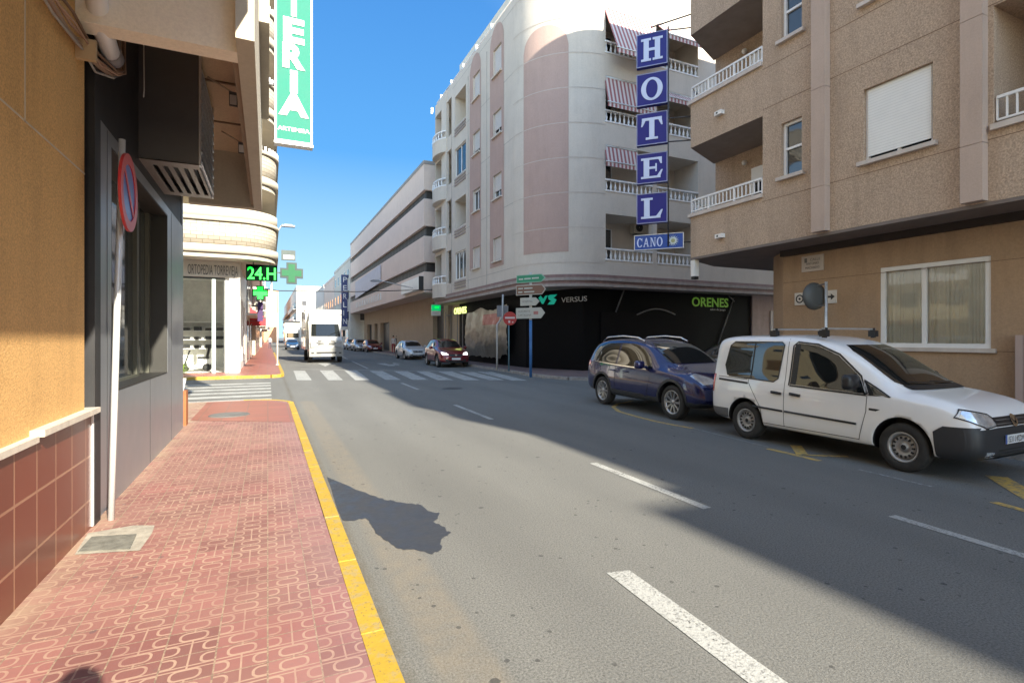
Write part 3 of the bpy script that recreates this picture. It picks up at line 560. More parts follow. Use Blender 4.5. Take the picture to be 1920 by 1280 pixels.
# no parking sign
np_ = gr(208, 974, SW); sgn = empty('no_parking_sign', np_, 'round red and blue no parking sign on a white pole beside the metal shop front', 'road sign')
tp = onY(229, 262, np_.y + 0.02); tp2 = Vector((tp.x, np_.y + 0.02, tp.z))
a_ = Vector((np_.x, np_.y, SW)); MB().tube([a_, a_.lerp(tp2, 0.5), tp2], 0.026, 12).build('pole', plain('pole_white', (0.66, 0.68, 0.68), 0.35, 0.3, var=0.08), sgn)
ctr = a_.lerp(tp2, 0.86) + Vector((0.045, 0, 0)); nx = Vector((1.0, 0.015, 0)).normalized(); ny = Vector((-0.015, 1.0, 0)).normalized()
def disc(mb, c, nrm, r0, r1, th, n=40):
    nrm = Vector(nrm).normalized(); a = nrm.cross(Z3).normalized(); b = a.cross(nrm)
    for k in range(n):
        t, u_ = 2 * pi * k / n, 2 * pi * (k + 1) / n; P = lambda r, an, d: c + (a * cos(an) + b * sin(an)) * r + nrm * d
        if r0 > 0: mb.quad(P(r0, t, th), P(r1, t, th), P(r1, u_, th), P(r0, u_, th)); mb.quad(P(r0, t, 0), P(r0, u_, 0), P(r1, u_, 0), P(r1, t, 0)); mb.quad(P(r0, t, 0), P(r0, t, th), P(r0, u_, th), P(r0, u_, 0))
        else: mb.quad(c + nrm * th, P(r1, t, th), P(r1, u_, th)); mb.quad(c, P(r1, u_, 0), P(r1, t, 0))
        mb.quad(P(r1, t, 0), P(r1, u_, 0), P(r1, u_, th), P(r1, t, th))
    return mb
SR = plain('sign_red', (0.52, 0.03, 0.03), 0.35, var=0.06); SBL = plain('sign_blue', (0.05, 0.11, 0.36), 0.3, var=0.1)
disc(MB(), ctr, nx, 0.245, 0.335, 0.022).build('red_ring', SR, sgn); disc(MB(), ctr, nx, 0, 0.245, 0.014).build('blue_plate', SBL, sgn)
mb = MB(); dd = (ny * -0.7 + Z3 * 0.7).normalized(); mb.bar(ctr + dd * 0.24 + nx * 0.018, ctr - dd * 0.24 + nx * 0.018, 0.05, 0.004, up=nx); mb.build('red_bar', SR, sgn)
MB().tube([ctr - nx * 0.05 + Z3 * 0.1, ctr + Z3 * 0.1], 0.02, 6).tube([ctr - nx * 0.05 - Z3 * 0.1, ctr - Z3 * 0.1], 0.02, 6).build('bracket', STEEL, sgn)
# green shop banner "TERIA"
TQ = plain('turquoise_sign', (0.015, 0.18, 0.13), 0.75, var=0.04)
SY = 11.0; bl = onY(515, 263, SY); br = onY(586, 273, SY); zb = (bl.z + br.z) / 2
bn = empty('hanging_shop_sign', (bl.x, SY, zb), 'tall turquoise projecting shop sign with white letters hung high on the left', 'shop sign')
Wd = br.x - bl.x; zt = zb + 3.9
MB().box(bl.x + .03, br.x - .03, SY, SY + 0.16, zb + 0.03, zt).build('panel', TQ, bn)
mb = MB(); mb.box(bl.x, bl.x + 0.035, SY - 0.012, SY + 0.18, zb, zt); mb.box(br.x - 0.035, br.x, SY - 0.012, SY + 0.18, zb, zt); mb.box(bl.x + .035, br.x - .035, SY - 0.012, SY + .17, zb, zb + 0.035); mb.build('frame', WHITE, bn)
MB().box(bl.x - 0.01, br.x + 0.01, SY - 0.02, SY + .19, zb - 0.045, zb - 0.001).build('bottom_rail', STEEL, bn)
def lz(y, x=550): return onY(x, y, SY).z
for ch, y0, y1, wf in (('T', -60, 29, .62), ('E', 36, 79, .56), ('R', 84, 127, .60), ('I', 134, 172, .20), ('A', 177, 216, .80)):
    z0, z1 = lz(y1), lz(y0); h = z1 - z0; wd = Wd * wf
    text(None, ch, h / 0.72 , (bl.x + (Wd - wd) / 2, SY - 0.002, z0), (1, 0, 0), (0, 0, 1), 'letter', WHITE, bn, ext=0.006, off=0.03, width=wd)
MB().box(bl.x + Wd * .40, bl.x + Wd * .6, SY - 0.018, SY - 0.0145, lz(142.5), lz(141.5)).build('letter_gap', TQ, bn)
text(None, 'ARTEMISA', 0.105, (bl.x + 0.05, SY - 0.002, lz(247)), (1, 0, 0), (0, 0, 1), 'small_lettering', WHITE, bn, ext=0.003, off=0.003, width=Wd - 0.1)
MB().bar((-0.1, SY + 0.09, zb + 1.1), (bl.x, SY + 0.09, zb + 1.1), 0.05).bar((-0.1, SY + 0.09, zb + 3.0), (bl.x, SY + 0.09, zb + 3.0), 0.05).build('bracket', DARKM, bn)
# plant pot at the corner
pp_ = Vector((-1.46, 11.1, SW)); pt = empty('potted_plant', pp_, 'bright green grass plant in a white pot on an orange stand at the shop corner', 'potted plant')
MB().box(-1.57, -1.32, 10.95, 11.2, SW, SW + 0.62).build('stand', plain('orange_wood', (0.30, 0.10, 0.03), 0.55, var=0.2), pt)
MB().lathe([(0.07, 0), (0.11, 0.22), (0.1, 0.22), (0.09, 0.18), (0, 0.18)], (-1.44, 11.07, SW + 0.62), 'z', 14).build('pot', WHITE, pt)
mb = MB()
for k in range(130):
    a, t = random.random() * 2 * pi, random.random(); L = 0.22 + 0.22 * random.random(); c = Vector((-1.44, 11.07, SW + 0.8)); d = Vector((cos(a), sin(a), 0)); s_ = Vector((-sin(a), cos(a), 0)) * 0.009
    p1 = c + d * L * 0.3 * t + Z3 * L * 0.7; p2 = c + d * L * (0.3 + 0.75 * t) + Z3 * L * (1.0 - 0.5 * t); mb.quad(c - s_, c + s_, p1 + s_ * .8, p1 - s_ * .8); mb.quad(p1 - s_ * .8, p1 + s_ * .8, p2)
mb.build('leaves', plain('lime_leaves', (0.26, 0.42, 0.03), 0.6, var=0.25, scale=30), pt)

# ================================================================ LEFT SIDE, FAR CORNER BUILDING
BRICKT = brickmat('cream_tile_cladding', (0.42, 0.375, 0.30), (0.38, 0.34, 0.27), (0.24, 0.19, 0.14), 1.0, 0.42, 0.16, 0.014, 0.6)
fl = empty('corner_apartment_building', (-1.2, 27, 0), 'cream apartment block with rounded tiled balconies over an orthopaedic shop on the far left corner', 'building')
FY = 27.2
MB().box(-14, -1.25, FY + 0.02, 36, 5.2, 20).box(-14, -5.2, FY + .02, 36, 0, 5.2).box(-5.2, -1.25, 31.6, 36, 0, 5.2).build('wall', CREAM, fl)
cpl = lambda R, z: [(-14, 26.7 - R)] + [(-1.2 + R * sin(RAD(a)), 26.7 - R * cos(RAD(a))) for a in range(0, 91, 9)] + [(-1.2 + R, 33.5), (-1.25, 33.5), (-1.25, 27.21), (-14, 27.21)]
for k in range(5):
    z = 5.05 + 3.15 * k
    mb = MB(); mb.prism(cpl(1.52, z), z, z + 0.2, False); mb.prism(cpl(1.64, z), z + 0.2, z + 0.52, True); mb.prism(cpl(1.66, z), z + 1.52, z + 1.66, True)
    if k == 0: mb.prism(cpl(1.60, z), z + 1.66, z + 2.1, True)
    mb.build('balcony_edge', CREAM, fl)
    MB().prism(cpl(1.56, z), z + 0.52, z + 1.52, True).build('balcony', BRICKT, fl)
mb = MB()
for k in range(1, 5):
    z = 5.05 + 3.15 * k + 0.1
    for j in range(9): a = RAD(20 + j * 8); mb.obox((-1.2 + 1.6 * sin(a), 26.7 - 1.6 * cos(a), z + 1.62), (1, 0, 0), (0, 1, 0), (0, 0, 1), .04, .04, .14)
mb.build('baluster', PVC, fl)
# street side wall with shop fronts
holes = [(28.3, 31.2, 0.5, 3.6), (31.8, 34.2, 0.4, 3.4)]
mb = MB(); holes_wall(mb, (-1.2, 0, 0), (0, 1, 0), (1, 0, 0), 27.6, 36, 0.1, 5.2, holes, 0.25); mb.build('street_wall', WHITE, fl)
for h in holes: window(fl, (-1.2, 0, 0), (0, 1, 0), (1, 0, 0), *h[:4], 0.2, mull=(0.33, 0.66), frame=STEEL)
# shop front facing the side street
cp0 = onY(430, 600, 26.6).x; cp1 = onY(450, 600, 26.6).x
MB().box(cp0, cp1, 26.55, 27.6, 0.1, 4.35).build('corner_pillar', WHITE, fl)
zs0, zs1 = onY(390, 524, 26.7).z, onY(390, 486, 26.7).z
sg_l = onY(341, 505, 26.7).x
MB().box(-9, cp1 + 0.02, 26.5, 26.9, 4.35, 5.05).build('fascia', plain('shop_fascia', (0.62, 0.56, 0.48), 0.5, var=0.05), fl)
text(None, 'ORTOPEDIA TORREVIEJA', 0.62, (onY(352, 505, 26.5).x, 26.495, 4.44), (1, 0, 0), (0, 0, 1), 'shop_lettering', plain('shop_letter_grey', (0.13, 0.12, 0.11), 0.5), fl, ext=0.006, width=onY(446, 505, 26.5).x - onY(352, 505, 26.5).x)
DG = plain('shop_frame_dark', (0.07, 0.08, 0.08), 0.4)
mb = MB(); x1 = onY(422, 600, 26.7).x; xm = onY(401, 600, 26.7).x
mb.box(-9, x1, 26.66, 26.74, 4.27, 4.349); mb.box(x1 - 0.05, x1, 26.66, 26.74, 0.12, 4.27)
fr = mb.build('shop_window', DG, fl)
MB().box(xm - 0.07, xm + 0.07, 26.62, 26.76, 0.12, 4.26).build('frame', plain('pale_green_frame', (0.55, 0.66, 0.62), 0.4), fr)
MB().box(-9, x1 - 0.05, 26.69, 26.70, 0.14, 4.26).build('pane', CLEARG, fr)
MB().box(x1, cp0, 26.7, 26.9, 0.1, 4.349).build('door_post', WHITE, fl)
# shop interior
mb = MB(); mb.quad((-5.2, 27.3, .13), (-1.45, 27.3, .13), (-1.45, 31.5, .13), (-5.2, 31.5, .13)); mb.quad((-9, 26.9, .125), (-1.45, 26.9, .125), (-1.45, 27.3, .125), (-9, 27.3, .125)); mb.box(-5.2, -1.45, 31.45, 31.55, 0.1, 5.1); mb.box(-5.2, -5.1, 27.2, 31.5, 0.1, 5.1); mb.box(-1.5, -1.46, 27.6, 31.5, 0.1, .45); mb.box(-5.2, -1.5, 27, 31.5, 4.6, 4.7)
mb.build('shop_interior', plain('interior_wall', (0.8, 0.79, 0.75), 0.8), fl)
mb = MB()
for z in (1.1, 1.55, 2.0, 2.45):
    mb.box(-4.6, -1.9, 30.9, 31.4, z, z + 0.04)
shf = mb.build('shelf', WHITE, fl)
mb = MB()
for z in (1.14, 1.59, 2.04):
    for x in (-4.4, -3.9, -3.4, -2.9, -2.4):
        if random.random() < 0.85: mb.box(x, x + 0.32, 30.95, 31.25, z, z + 0.13 + 0.08 * random.random())
mb.build('stock_box', BLACK, shf)
# mobility scooter in the shop window
sc_ = Vector((-3.0, 28.1, 0.13)); ms = empty('mobility_scooter', sc_, 'white and black mobility scooter displayed behind the shop glass', 'mobility scooter')
x, y, z = sc_
MB().obox((x, y, z + 0.25), (1, 0, 0), (0, 1, 0), Z3, 0.55, 0.25, 0.06).obox((x + 0.4, y, z + .42), (1, 0, .2), (0, 1, 0), Z3, 0.2, 0.24, 0.13).build('chassis', WHITE, ms)
for dx in (-0.45, 0.45):
    for dy in (-0.24, 0.24): MB().lathe([(0.03, -0.04), (0.16, -0.05), (0.18, 0), (0.16, 0.05), (0.03, 0.04)], (x + dx, y + dy, z + 0.18), 'y', 14).build('wheel', RUBBER, ms)
MB().obox((x + 0.3, y, z + 0.62), (1, 0, 0), (0, 1, 0), Z3, 0.22, 0.22, 0.05).obox((x + 0.5, y, z + 0.9), (.2, 0, 1), (0, 1, 0), (1, 0, -.2), 0.28, 0.2, 0.04).build('seat', BLACK, ms)
MB().tube([(x - 0.45, y, z + .3), (x - 0.25, y, z + 0.95)], 0.03, 8).tube([(x - .25, y - .25, z + .95), (x - .25, y + .25, z + .95)], .02, 8).build('tiller', BLACK, ms)
wc = Vector((-3.9, 28.6, .13)); x, y, z = wc; wh = empty('wheelchair', wc, 'dark folding wheelchair standing behind the shop glass left of the scooter', 'wheelchair')
for dy in (-0.28, 0.28): mb = MB(); mb.lathe([(0.27, -0.015), (0.30, -0.015), (0.30, 0.015), (0.27, 0.015), (0.27, -0.015)], (x, y + dy, z + 0.3), 'y', 20); mb.build('wheel', RUBBER, wh)
MB().box(x - 0.25, x + 0.2, y - .24, y + .24, z + 0.45, z + 0.5).box(x + 0.18, x + 0.22, y - .24, y + .24, z + 0.5, z + 0.95).box(x - .3, x + .2, y - .26, y - .23, z + .6, z + .66).box(x - .3, x + .2, y + .23, y + .26, z + .6, z + .66).build('seat', BLACK, wh)
MB().tube([(x + .2, y - .25, z + .2), (x + .2, y - .25, z + 1.0)], .015, 6).tube([(x + .2, y + .25, z + .2), (x + .2, y + .25, z + 1.0)], .015, 6).tube([(x - .5, y - .2, z + .1), (x - .3, y - .2, z + .5)], .015, 6).tube([(x - .5, y + .2, z + .1), (x - .3, y + .2, z + .5)], .015, 6).build('frame', STEEL, wh)

# pharmacy signs
LEDG = plain('green_led', (0.0, 0.3, 0.02), 0.4, var=0, emit=(0.0, 1.0, 0.06), es=0.42)
def cross(mb, c, s, t, th, ux=Vector((1, 0, 0))):
    P = [(-t, -s), (t, -s), (t, -t), (s, -t), (s, t), (t, t), (t, s), (-t, s), (-t, t), (-s, t), (-s, -t), (-t, -t)]
    return mb.plate([(a, b) for a, b in P], c, ux, Z3, -th)
y_ = 26.0; A, B = onY(461, 525, y_), onY(520, 498, y_)
ph = empty('pharmacy_display', A, 'lit green 24 hour pharmacy display on black under the rounded balcony', 'illuminated sign')
MB().box(A.x, B.x, y_, y_ + 0.15, A.z, B.z).build('screen', plain('led_black', (0.0, 0.008, 0.003), 0.9, var=0, spec=.05), ph)
text(None, '24.H', (B.z - A.z) * 1.08, (A.x + 0.06, y_ - 0.002, A.z + 0.06), (1, 0, 0), (0, 0, 1), 'digits', LEDG, ph, ext=0.006, off=0.012, width=(B.x - A.x) - 0.12)
MB().tube([(A.x + .3, y_ + .07, B.z), (A.x + .3, y_ + .07, 5.1)], .02, 6).tube([(B.x - .3, y_ + .07, B.z), (B.x - .3, y_ + .07, 5.1)], .02, 6).build('hanger', DARKM, ph)
c1 = onY(488, 549, y_ + 0.8); r1 = (onY(501, 549, y_ + .8).x - c1.x)
px_ = empty('pharmacy_cross', c1, 'small lit green pharmacy cross hanging below the 24 hour display', 'illuminated sign')
cross(MB(), c1, r1 + 0.04, r1 * 0.42 + 0.04, 0.1).build('cross_case', MATS['led_black'], px_); cross(MB(), c1 - Vector((0, 0.0, 0)), r1, r1 * 0.42, -0.01).build('cross_light', LEDG, px_)
MB().tube([c1 + Z3 * r1, c1 + Z3 * (r1 + 0.4)], .02, 6).build('hanger', DARKM, px_)
c2 = onY(547, 512, 24.9); r2 = (onY(567, 512, 24.9).x - c2.x); px_ = empty('pharmacy_cross', c2, 'large unlit green pharmacy cross with a dark rim against the sky', 'shop sign')
cross(MB(), c2, r2 + 0.03, r2 * 0.37 + 0.05, 0.18).build('cross_case', plain('dark_green_rim', (0.01, 0.03, 0.025), .4), px_); cross(MB(), c2, r2 - 0.04, r2 * 0.37 - 0.03, -0.012).build('cross_face', plain('green_acrylic', (0.008, 0.11, 0.04), .7, var=0.04), px_)
MB().bar((0.36, 25.0, c2.z), (c2.x - r2 * 0.9, 25.0, c2.z), 0.05).build('bracket', DARKM, px_)
a, b_ = onY(526, 487, 25.2), onY(554, 470, 25.2); ps = empty('optician_sign', a, 'small grey framed projecting sign above the large green cross', 'shop sign')
MB().box(a.x + .03, b_.x, 25.2, 25.3, a.z, b_.z).build('sign_box', plain('grey_sign', (0.08, 0.10, 0.095), 0.7), ps); MB().box(a.x + 0.12, b_.x - 0.06, 25.19, 25.199, a.z + 0.06, a.z + (b_.z - a.z) * .5).build('white_panel', WHITE, ps)
text(None, 'FARMACIA', 0.15, (a.x + 0.14, 25.188, a.z + 0.09), (1, 0, 0), Z3, 'lettering', GT, ps, ext=0.002, width=b_.x - a.x - .24)

# ================================================================ LEFT ROW DOWN THE STREET
def far_block(name, lab, x0, x1, y0, y1, h, m, side, grp='buildings lining the far street', wcol=DARKM, ground=None, nb=True, gf=3.2, wz=1.3):
    t = empty(name, ((x0 + x1) / 2, y0, 0), lab, 'building', grp)
    MB().box(x0, x1, y0, y1, 0, h).box(x0 - .06, x1 + .06, y0 - .06, y1 + .06, h - 0.25, h + .12).build('wall', m, t)
    xf = x1 if side > 0 else x0; s = side
    nfl = int((h - gf - 0.6) / 3.0); nw = max(2, int((y1 - y0) / 3.2))
    for k in range(nfl):
        for j in range(nw):
            y = y0 + (j + 0.5) * (y1 - y0) / nw; z = gf + 0.9 + k * 3.0
            W = MB().box(xf, xf + s * 0.03, y - 0.6, y + 0.6, z, z + wz).build('window', GLASS, t)
            MB().box(xf + s * .03, xf + s * 0.06, y - 0.65, y + 0.65, z + wz, z + wz + .06).box(xf + s * .03, xf + s * 0.1, y - 0.65, y + 0.65, z - .06, z).build('frame', PVC, W)
        if k == 0 or True:
            pass
        if nb: MB().box(xf + s * .001, xf + s * 0.8, y0 + 1, y1 - 1, gf - 0.1 + k * 3.0, gf + 0.05 + k * 3.0).box(xf + s * 0.75, xf + s * 0.8, y0 + 1, y1 - 1, gf + .05 + k * 3.0, gf + 0.95 + k * 3.0).build('balcony', WHITE if k % 2 else m, t)
    for k in range(nfl):        # windows on the end wall facing the viewer
        for j in range(max(1, int((x1 - x0) / 3.4))):
            n_ = max(1, int((x1 - x0) / 3.4)); x = x0 + (j + .5) * (x1 - x0) / n_; z = gf + 0.9 + k * 3.0
            if side > 0 and x > -3 and x1 < 0: continue
            W = MB().box(x - .55, x + .55, y0 - .03, y0, z, z + wz).build('window', DARKM, t)
            MB().box(x - .6, x + .6, y0 - .07, y0 - .03, z - .07, z).box(x - .6, x + .6, y0 - .05, y0 - .03, z + wz, z + wz + .06).build('frame', PVC, W)
    for j in range(max(2, int((y1 - y0) / 5))):
        n_ = max(2, int((y1 - y0) / 5)); y = y0 + (j + .5) * (y1 - y0) / n_
        MB().box(xf, xf + s * 0.02, y - 1.4, y + 1.4, 0.2, 2.8).build('shop_window', ground or GLASS, t)
    return t
WCREAM = CREAM
far_w = None
OFFW = stucco('off_white_render', (0.60, 0.57, 0.50), 0.05, 20, 0.002, 0.15)
far_block('terrace_building', 'white balconied block directly behind the pharmacy on the left', -12, -1.2, 36.3, 52, 13.5, OFFW, 1, 'blocks on the left of the far street')
far_block('terrace_building', 'cream block farther down the left side with shops below', -12, -1.0, 52.4, 74, 16, CREAM, 1, 'blocks on the left of the far street')
far_block('terrace_building', 'low white house third beyond the pharmacy', -12, -1.1, 74.5, 96, 10, OFFW, 1, 'blocks on the left of the far street')
far_block('terrace_building', 'tall pale block far down on the left just before the orange one', -12, -0.9, 96.5, 150, 14, OFFW, 1, 'blocks on the left of the far street')
far_block('terrace_building', 'small orange block closing the far left of the street', -3, 3.2, 190, 230, 17, stucco('orange_render', (0.62, 0.33, 0.18), 0.1, 20, .002), 1, 'blocks on the left of the far street', nb=False)
AWR = plain('red_awning', (0.42, 0.03, 0.04), 0.7); AWP = plain('purple_awning', (0.05, 0.02, 0.09), 0.7)
for y, m, lab in ((43.5, AWR, 'dark red shop awning over the left pavement'), (50, AWR, 'second red shop awning farther along the left pavement')):
    t = empty('awning', (-1.2, y, 3), lab, 'awning', 'awnings along the left pavement')
    MB().quad((-1.2, y, 3.9), (-1.2, y + 3, 3.9), (0.1, y + 3, 3.0), (0.1, y, 3.0)).quad((0.1, y, 3.0), (0.1, y + 3, 3.0), (0.1, y + 3, 2.7), (0.1, y, 2.7)).quad((-1.2, y, 3.9), (0.1, y, 3.0), (0.1, y, 2.7), (-1.2, y, 2.7)).build('canvas', m, t)
    MB().bar((-1.2, y, 2.9), (0.1, y, 2.95), .04).bar((-1.2, y + 3, 2.9), (.1, y + 3, 2.95), .04).build('arm', DARKM, t)
a, b_ = onY(499, 612, 38.5), onY(524, 548, 38.5)
t = empty('billboard', a, 'big blank white projecting panel beyond the pharmacy cross', 'shop sign')
MB().box(a.x, b_.x - .2, 38.5, 38.6, a.z, b_.z).build('panel', WHITE, t); MB().box(a.x - .4, a.x, 38.5, 38.6, a.z + .5, a.z + .6).build('bracket', DARKM, t)
# bent pole on the far left kerb
p0 = gr(520, 684, SW); bp = empty('bent_pole', p0, 'white cranked pole standing on the far left kerb', 'pole')
u1, u2 = onY(520, 590, p0.y), onY(509, 575, p0.y); MB().tube([p0, (p0.x, p0.y, u1.z), (u2.x, p0.y, u2.z), (u2.x, p0.y, u2.z + 2.4)], 0.045, 10).build('shaft', WHITE, bp)
MB().lathe([(0.1, 0), (0.1, 0.03), (0.05, 0.05)], p0, 'z', 12).build('base', STEEL, bp)
def street_lamp(px0, px1, py, Y, x_wall, lab):
    a, b_ = onY(px0, py, Y), onY(px1, py, Y); t = empty('street_lamp', (x_wall, Y, a.z), lab, 'street lamp', 'lamps on arms over the street')
    MB().tube([(x_wall, Y, a.z - 0.5), (a.x, Y, a.z + 0.04), (a.x + (b_.x - a.x) * .3, Y, a.z + .02)], 0.035, 8).build('arm', STEEL, t)
    c = (a + b_) / 2; hl = abs(b_.x - a.x) / 2
    MB().obox(c, (1, 0, 0), (0, 1, 0), Z3, hl, 0.14, 0.045).obox(c + Z3 * 0.06, (1, 0, 0), (0, 1, 0), Z3, hl * .6, 0.1, 0.03).build('lamp_head', plain('lamp_grey', (0.2, 0.22, 0.25), 0.4), t)
street_lamp(528, 553, 424, 30, 0.36, 'flat street lamp head against the blue sky beside the rounded balconies')
street_lamp(714, 695, 527, 40, 10.5, 'small dark street lamp head in front of the big grey office building')
cw = empty('overhead_cable', (0, 34, 5.8), 'thin cable crossing the street between the facades', 'cable')
a, b_ = onY(520, 545, 34), onY(812, 543, 38); m_ = onY(660, 547, 36); MB().tube([(-.2, 34, a.z + .1), a, m_, b_], 0.03, 5).build('wire', BLACK, cw)

ylw = stucco('pale_yellow_render', (0.66, 0.54, 0.32), 0.05, 20, .002)
far_block('side_street_building', 'pale yellow block closing the side street on the left', -42, -26, 8, 34, 15, ylw, 1, 'blocks on the left of the far street', wcol=None)

a, b_ = onY(483, 602, 36.0), onY(493, 566, 36.0); t = empty('purple_sign', a, 'narrow purple projecting sign below the small lit green cross', 'shop sign')
MB().box(a.x, b_.x, 36.0, 36.12, a.z, b_.z).build('panel', AWP, t); MB().box(a.x - .35, a.x, 36, 36.1, b_.z - .3, b_.z - .2).build('bracket', DARKM, t)
# ================================================================ RIGHT SIDE, FAR STREET
TAUPE = stucco('taupe_panel', (0.70, 0.58, 0.50), 0.04, 15, 0.002, 0.12)
GX = 10.5; ob = empty('office_building', (GX, 38, 0), 'long taupe building with dark ribbon windows and a projecting upper part', 'building')
gy1 = onX(657, 500, GX).y; GY0 = onX(795, 500, GX).y
zc = lambda y: onX(795, y, GX).z
zlev = [zc(548), zc(509), zc(491), zc(442), zc(423), zc(372), zc(355.5), zc(307)]
z0_, a1, a2, b1, b2, c1_, c2_, zt_ = zlev
for u, v in ((z0_, a1), (a2, b1), (b2, c1_), (c2_, zt_)): MB().box(GX, 30, GY0, gy1, u, v).build('wall_band', TAUPE, ob)
RIB = slatmat('ribbon_glass', (0.035, 0.033, 0.03), 1, 0.8, 0.6, 0.01, 2.2)
for u, v in ((a1, a2), (b1, b2), (c1_, c2_)): MB().box(GX + 0.25, 29.8, GY0 + 0.25, gy1 - .1, u, v).build('ribbon_window', RIB, ob)
MB().box(GX - .04, 30, GY0 - .04, gy1, zt_, zt_ + 0.25).build('roof_edge', plain('roof_trim', (0.3, 0.28, 0.26), .6), ob)
GRX = GX + 1.9
hl = []
for i, (p_a, p_b, t_) in enumerate(((668, 673, 653), (676, 681, 650), (688, 697, 640), (702, 708, 640), (713, 730, 612))):
    hl.append((onX(p_b, 640, GRX).y, onX(p_a, 640, GRX).y, 0.15, 3.4))
hl.append((GY0 + 1.2, GY0 + 4.2, 0.15, 4.6))
mb = MB(); holes_wall(mb, (GRX, 0, 0), (0, 1, 0), (-1, 0, 0), GY0 + .1, gy1, 0.1, z0_, hl, 0.5); mb.quad((GRX, GY0 + .1, .1), (30, GY0 + .1, .1), (30, GY0 + .1, z0_), (GRX, GY0 + .1, z0_)); mb.build('ground_wall', stucco('tan_render', (0.46, 0.36, 0.26), 0.05, 15, .002), ob)
for h in hl: MB().box(GRX + .4, GRX + .45, h[0], h[1], .1, h[3]).build('door', DARKM, ob)
mb = MB()
for k in range(14): y = gy1 - 22 + k * 1.25; mb.box(GX - .05, GX, y, y + 0.45, z0_ + 0.5, a1 - 0.35)
mb.build('light_panel', plain('pale_panels', (0.62, 0.61, 0.58), 0.5), ob)
yA, yB = onX(715, 500, GX).y, onX(667, 540, GX).y
MB().quad((GX - .06, yB, onX(667, 560, GX).z), (GX - .06, yA, a2 + .05), (GX - .06, yA, b1 - .1), (GX - .06, yB, b1 - .3)).build('facade_banner', plain('lilac_banner', (0.44, 0.43, 0.50), .5), ob)
a, b_ = onX(760, 556, GX), onX(794, 517, GX)
sgb = empty('facade_sign', (GX, a.y, a.z), 'white box sign with a dark end face on the taupe building', 'shop sign')
MB().box(GX - .35, GX - .001, b_.y, a.y, zc(551) + .35, zc(518)).build('sign_box', WHITE, sgb); MB().box(GX - .36, GX, b_.y - .02, b_.y - .001, zc(551) + .33, zc(518) + .02).build('dark_edge', BLACK, sgb)
far_block('terrace_building', 'pale ribbed building with a blue vertical sign just past the taupe one', GX, 26, gy1 + .3, onX(627, 500, GX).y, 12.9, stucco('pale_grey_render', (0.56, 0.55, 0.5), .05, 15, .002), -1, 'blocks on the right of the far street', nb=False)
far_block('terrace_building', 'tan block beyond the building with the blue vertical sign', GX, 26, onX(626, 500, GX).y, onX(608, 500, GX).y, 12.3, TAUPE, -1, 'blocks on the right of the far street', nb=False)
far_block('terrace_building', 'light grey block next to the sunlit end wall', GX, 26, onX(607, 500, GX).y, onX(592, 500, GX).y, 12.4, stucco('light_grey_render', (0.6, 0.58, 0.54), .05, 15, .002), -1, 'blocks on the right of the far street')
far_block('terrace_building', 'sunlit white block where the street bends, above the delivery truck', 6.9, 22, 150, 262, 15.2, OFFW, -1, 'blocks on the right of the far street')
yv = gy1 + 1.5; a, b_ = onX(638, 605, GX - .1), onX(652, 515, GX - .1)
vs = empty('vertical_sign', (GX, gy1 + 3, 5), 'tall dark blue vertical sign with pale letters on the far right facades', 'shop sign')
sx0, sx1 = onY(640, 560, gy1 + 3).x, onY(653.5, 560, gy1 + 3).x; sz0, sz1 = onY(645, 612, gy1 + 3).z, onY(645, 515, gy1 + 3).z
MB().box(sx0, sx1, gy1 + 3, gy1 + 3.2, sz0, sz1).build('sign_box', plain('navy_sign', (0.035, 0.05, 0.16), .4), vs)
for k, ch in enumerate('PERLIN'): text(None, ch, (sz1 - sz0) / 6.6, (sx0 + .25, gy1 + 2.99, sz1 - (k + 0.9) * (sz1 - sz0) / 6.2), (1, 0, 0), Z3, 'letter', WHITE, vs, width=((sx1 - sx0) - .5) * (.25 if ch == 'I' else 1))

# ================================================================ CORNER BUILDING
WAL = stucco('grey_cream_render', (0.59, 0.535, 0.465), 0.06, 22, 0.003, 0.22); PNK = stucco('pink_render', (0.45, 0.325, 0.28), 0.06, 22, 0.003, 0.22)
MAUVE = plain('mauve_cornice', (0.25, 0.16, 0.15), 0.6, var=0.2, streak=0.3); CONC = plain('concrete_edge', (0.36, 0.31, 0.28), 0.8, var=0.2, streak=.3)
CX, CR, CYc = 10.9, 3.2, 23.3; CCX = CX + CR; CFY = CYc - CR
cb0 = empty('corner_building', (CCX, CYc, 0), 'grey and pink apartment block with a rounded corner above a black ground floor', 'building')
zf = lambda py: onY(1133, py, CFY).z
zx = lambda px, py: onX(px, py, CX).z
yx = lambda px: onX(px, 500, CX).y
ZB = onY(1065, 512, CFY).z; ZC = ZB - 0.52; YE = yx(816); ZR = zx(935, 36)
STEP = (zf(228) - zf(487.5)) / 2
# street facade, with arched pink strips, windows and loggias
colA = (yx(887), yx(900)); colB = (yx(925), yx(940.5)); colL = (yx(853), yx(873.5))
zwB = [(zx(932, c + h / 2), zx(932, c - h / 2)) for c, h in ((467, 44), (349, 46), (231, 46), (114, 52))]
zwA = [(z0 - 0.02, z1 - 0.02) for z0, z1 in zwB]
holes = []
for (z0, z1) in zwB: holes.append((colB[1], colB[0], z0, z1, 0.18))
for (z0, z1) in zwA: holes.append((colA[1], colA[0], z0, z1, 0.18))
lo = [(z0 - 0.35, z1 + 0.15) for z0, z1 in zwB]
for (z0, z1) in lo: holes.append((colL[1], colL[0], z0, z1, 0.9))
be0, be1 = YE, yx(838)          # end bay with open balconies
for (z0, z1) in lo: holes.append((yx(847), be0 - 0.05, z0 - 0.1, z1 + 0.35, 1.6))
mb = MB(); holes_wall(mb, (CX, 0, 0), (0, 1, 0), (-1, 0, 0), CYc, YE, ZB, ZR, holes, 0.18)
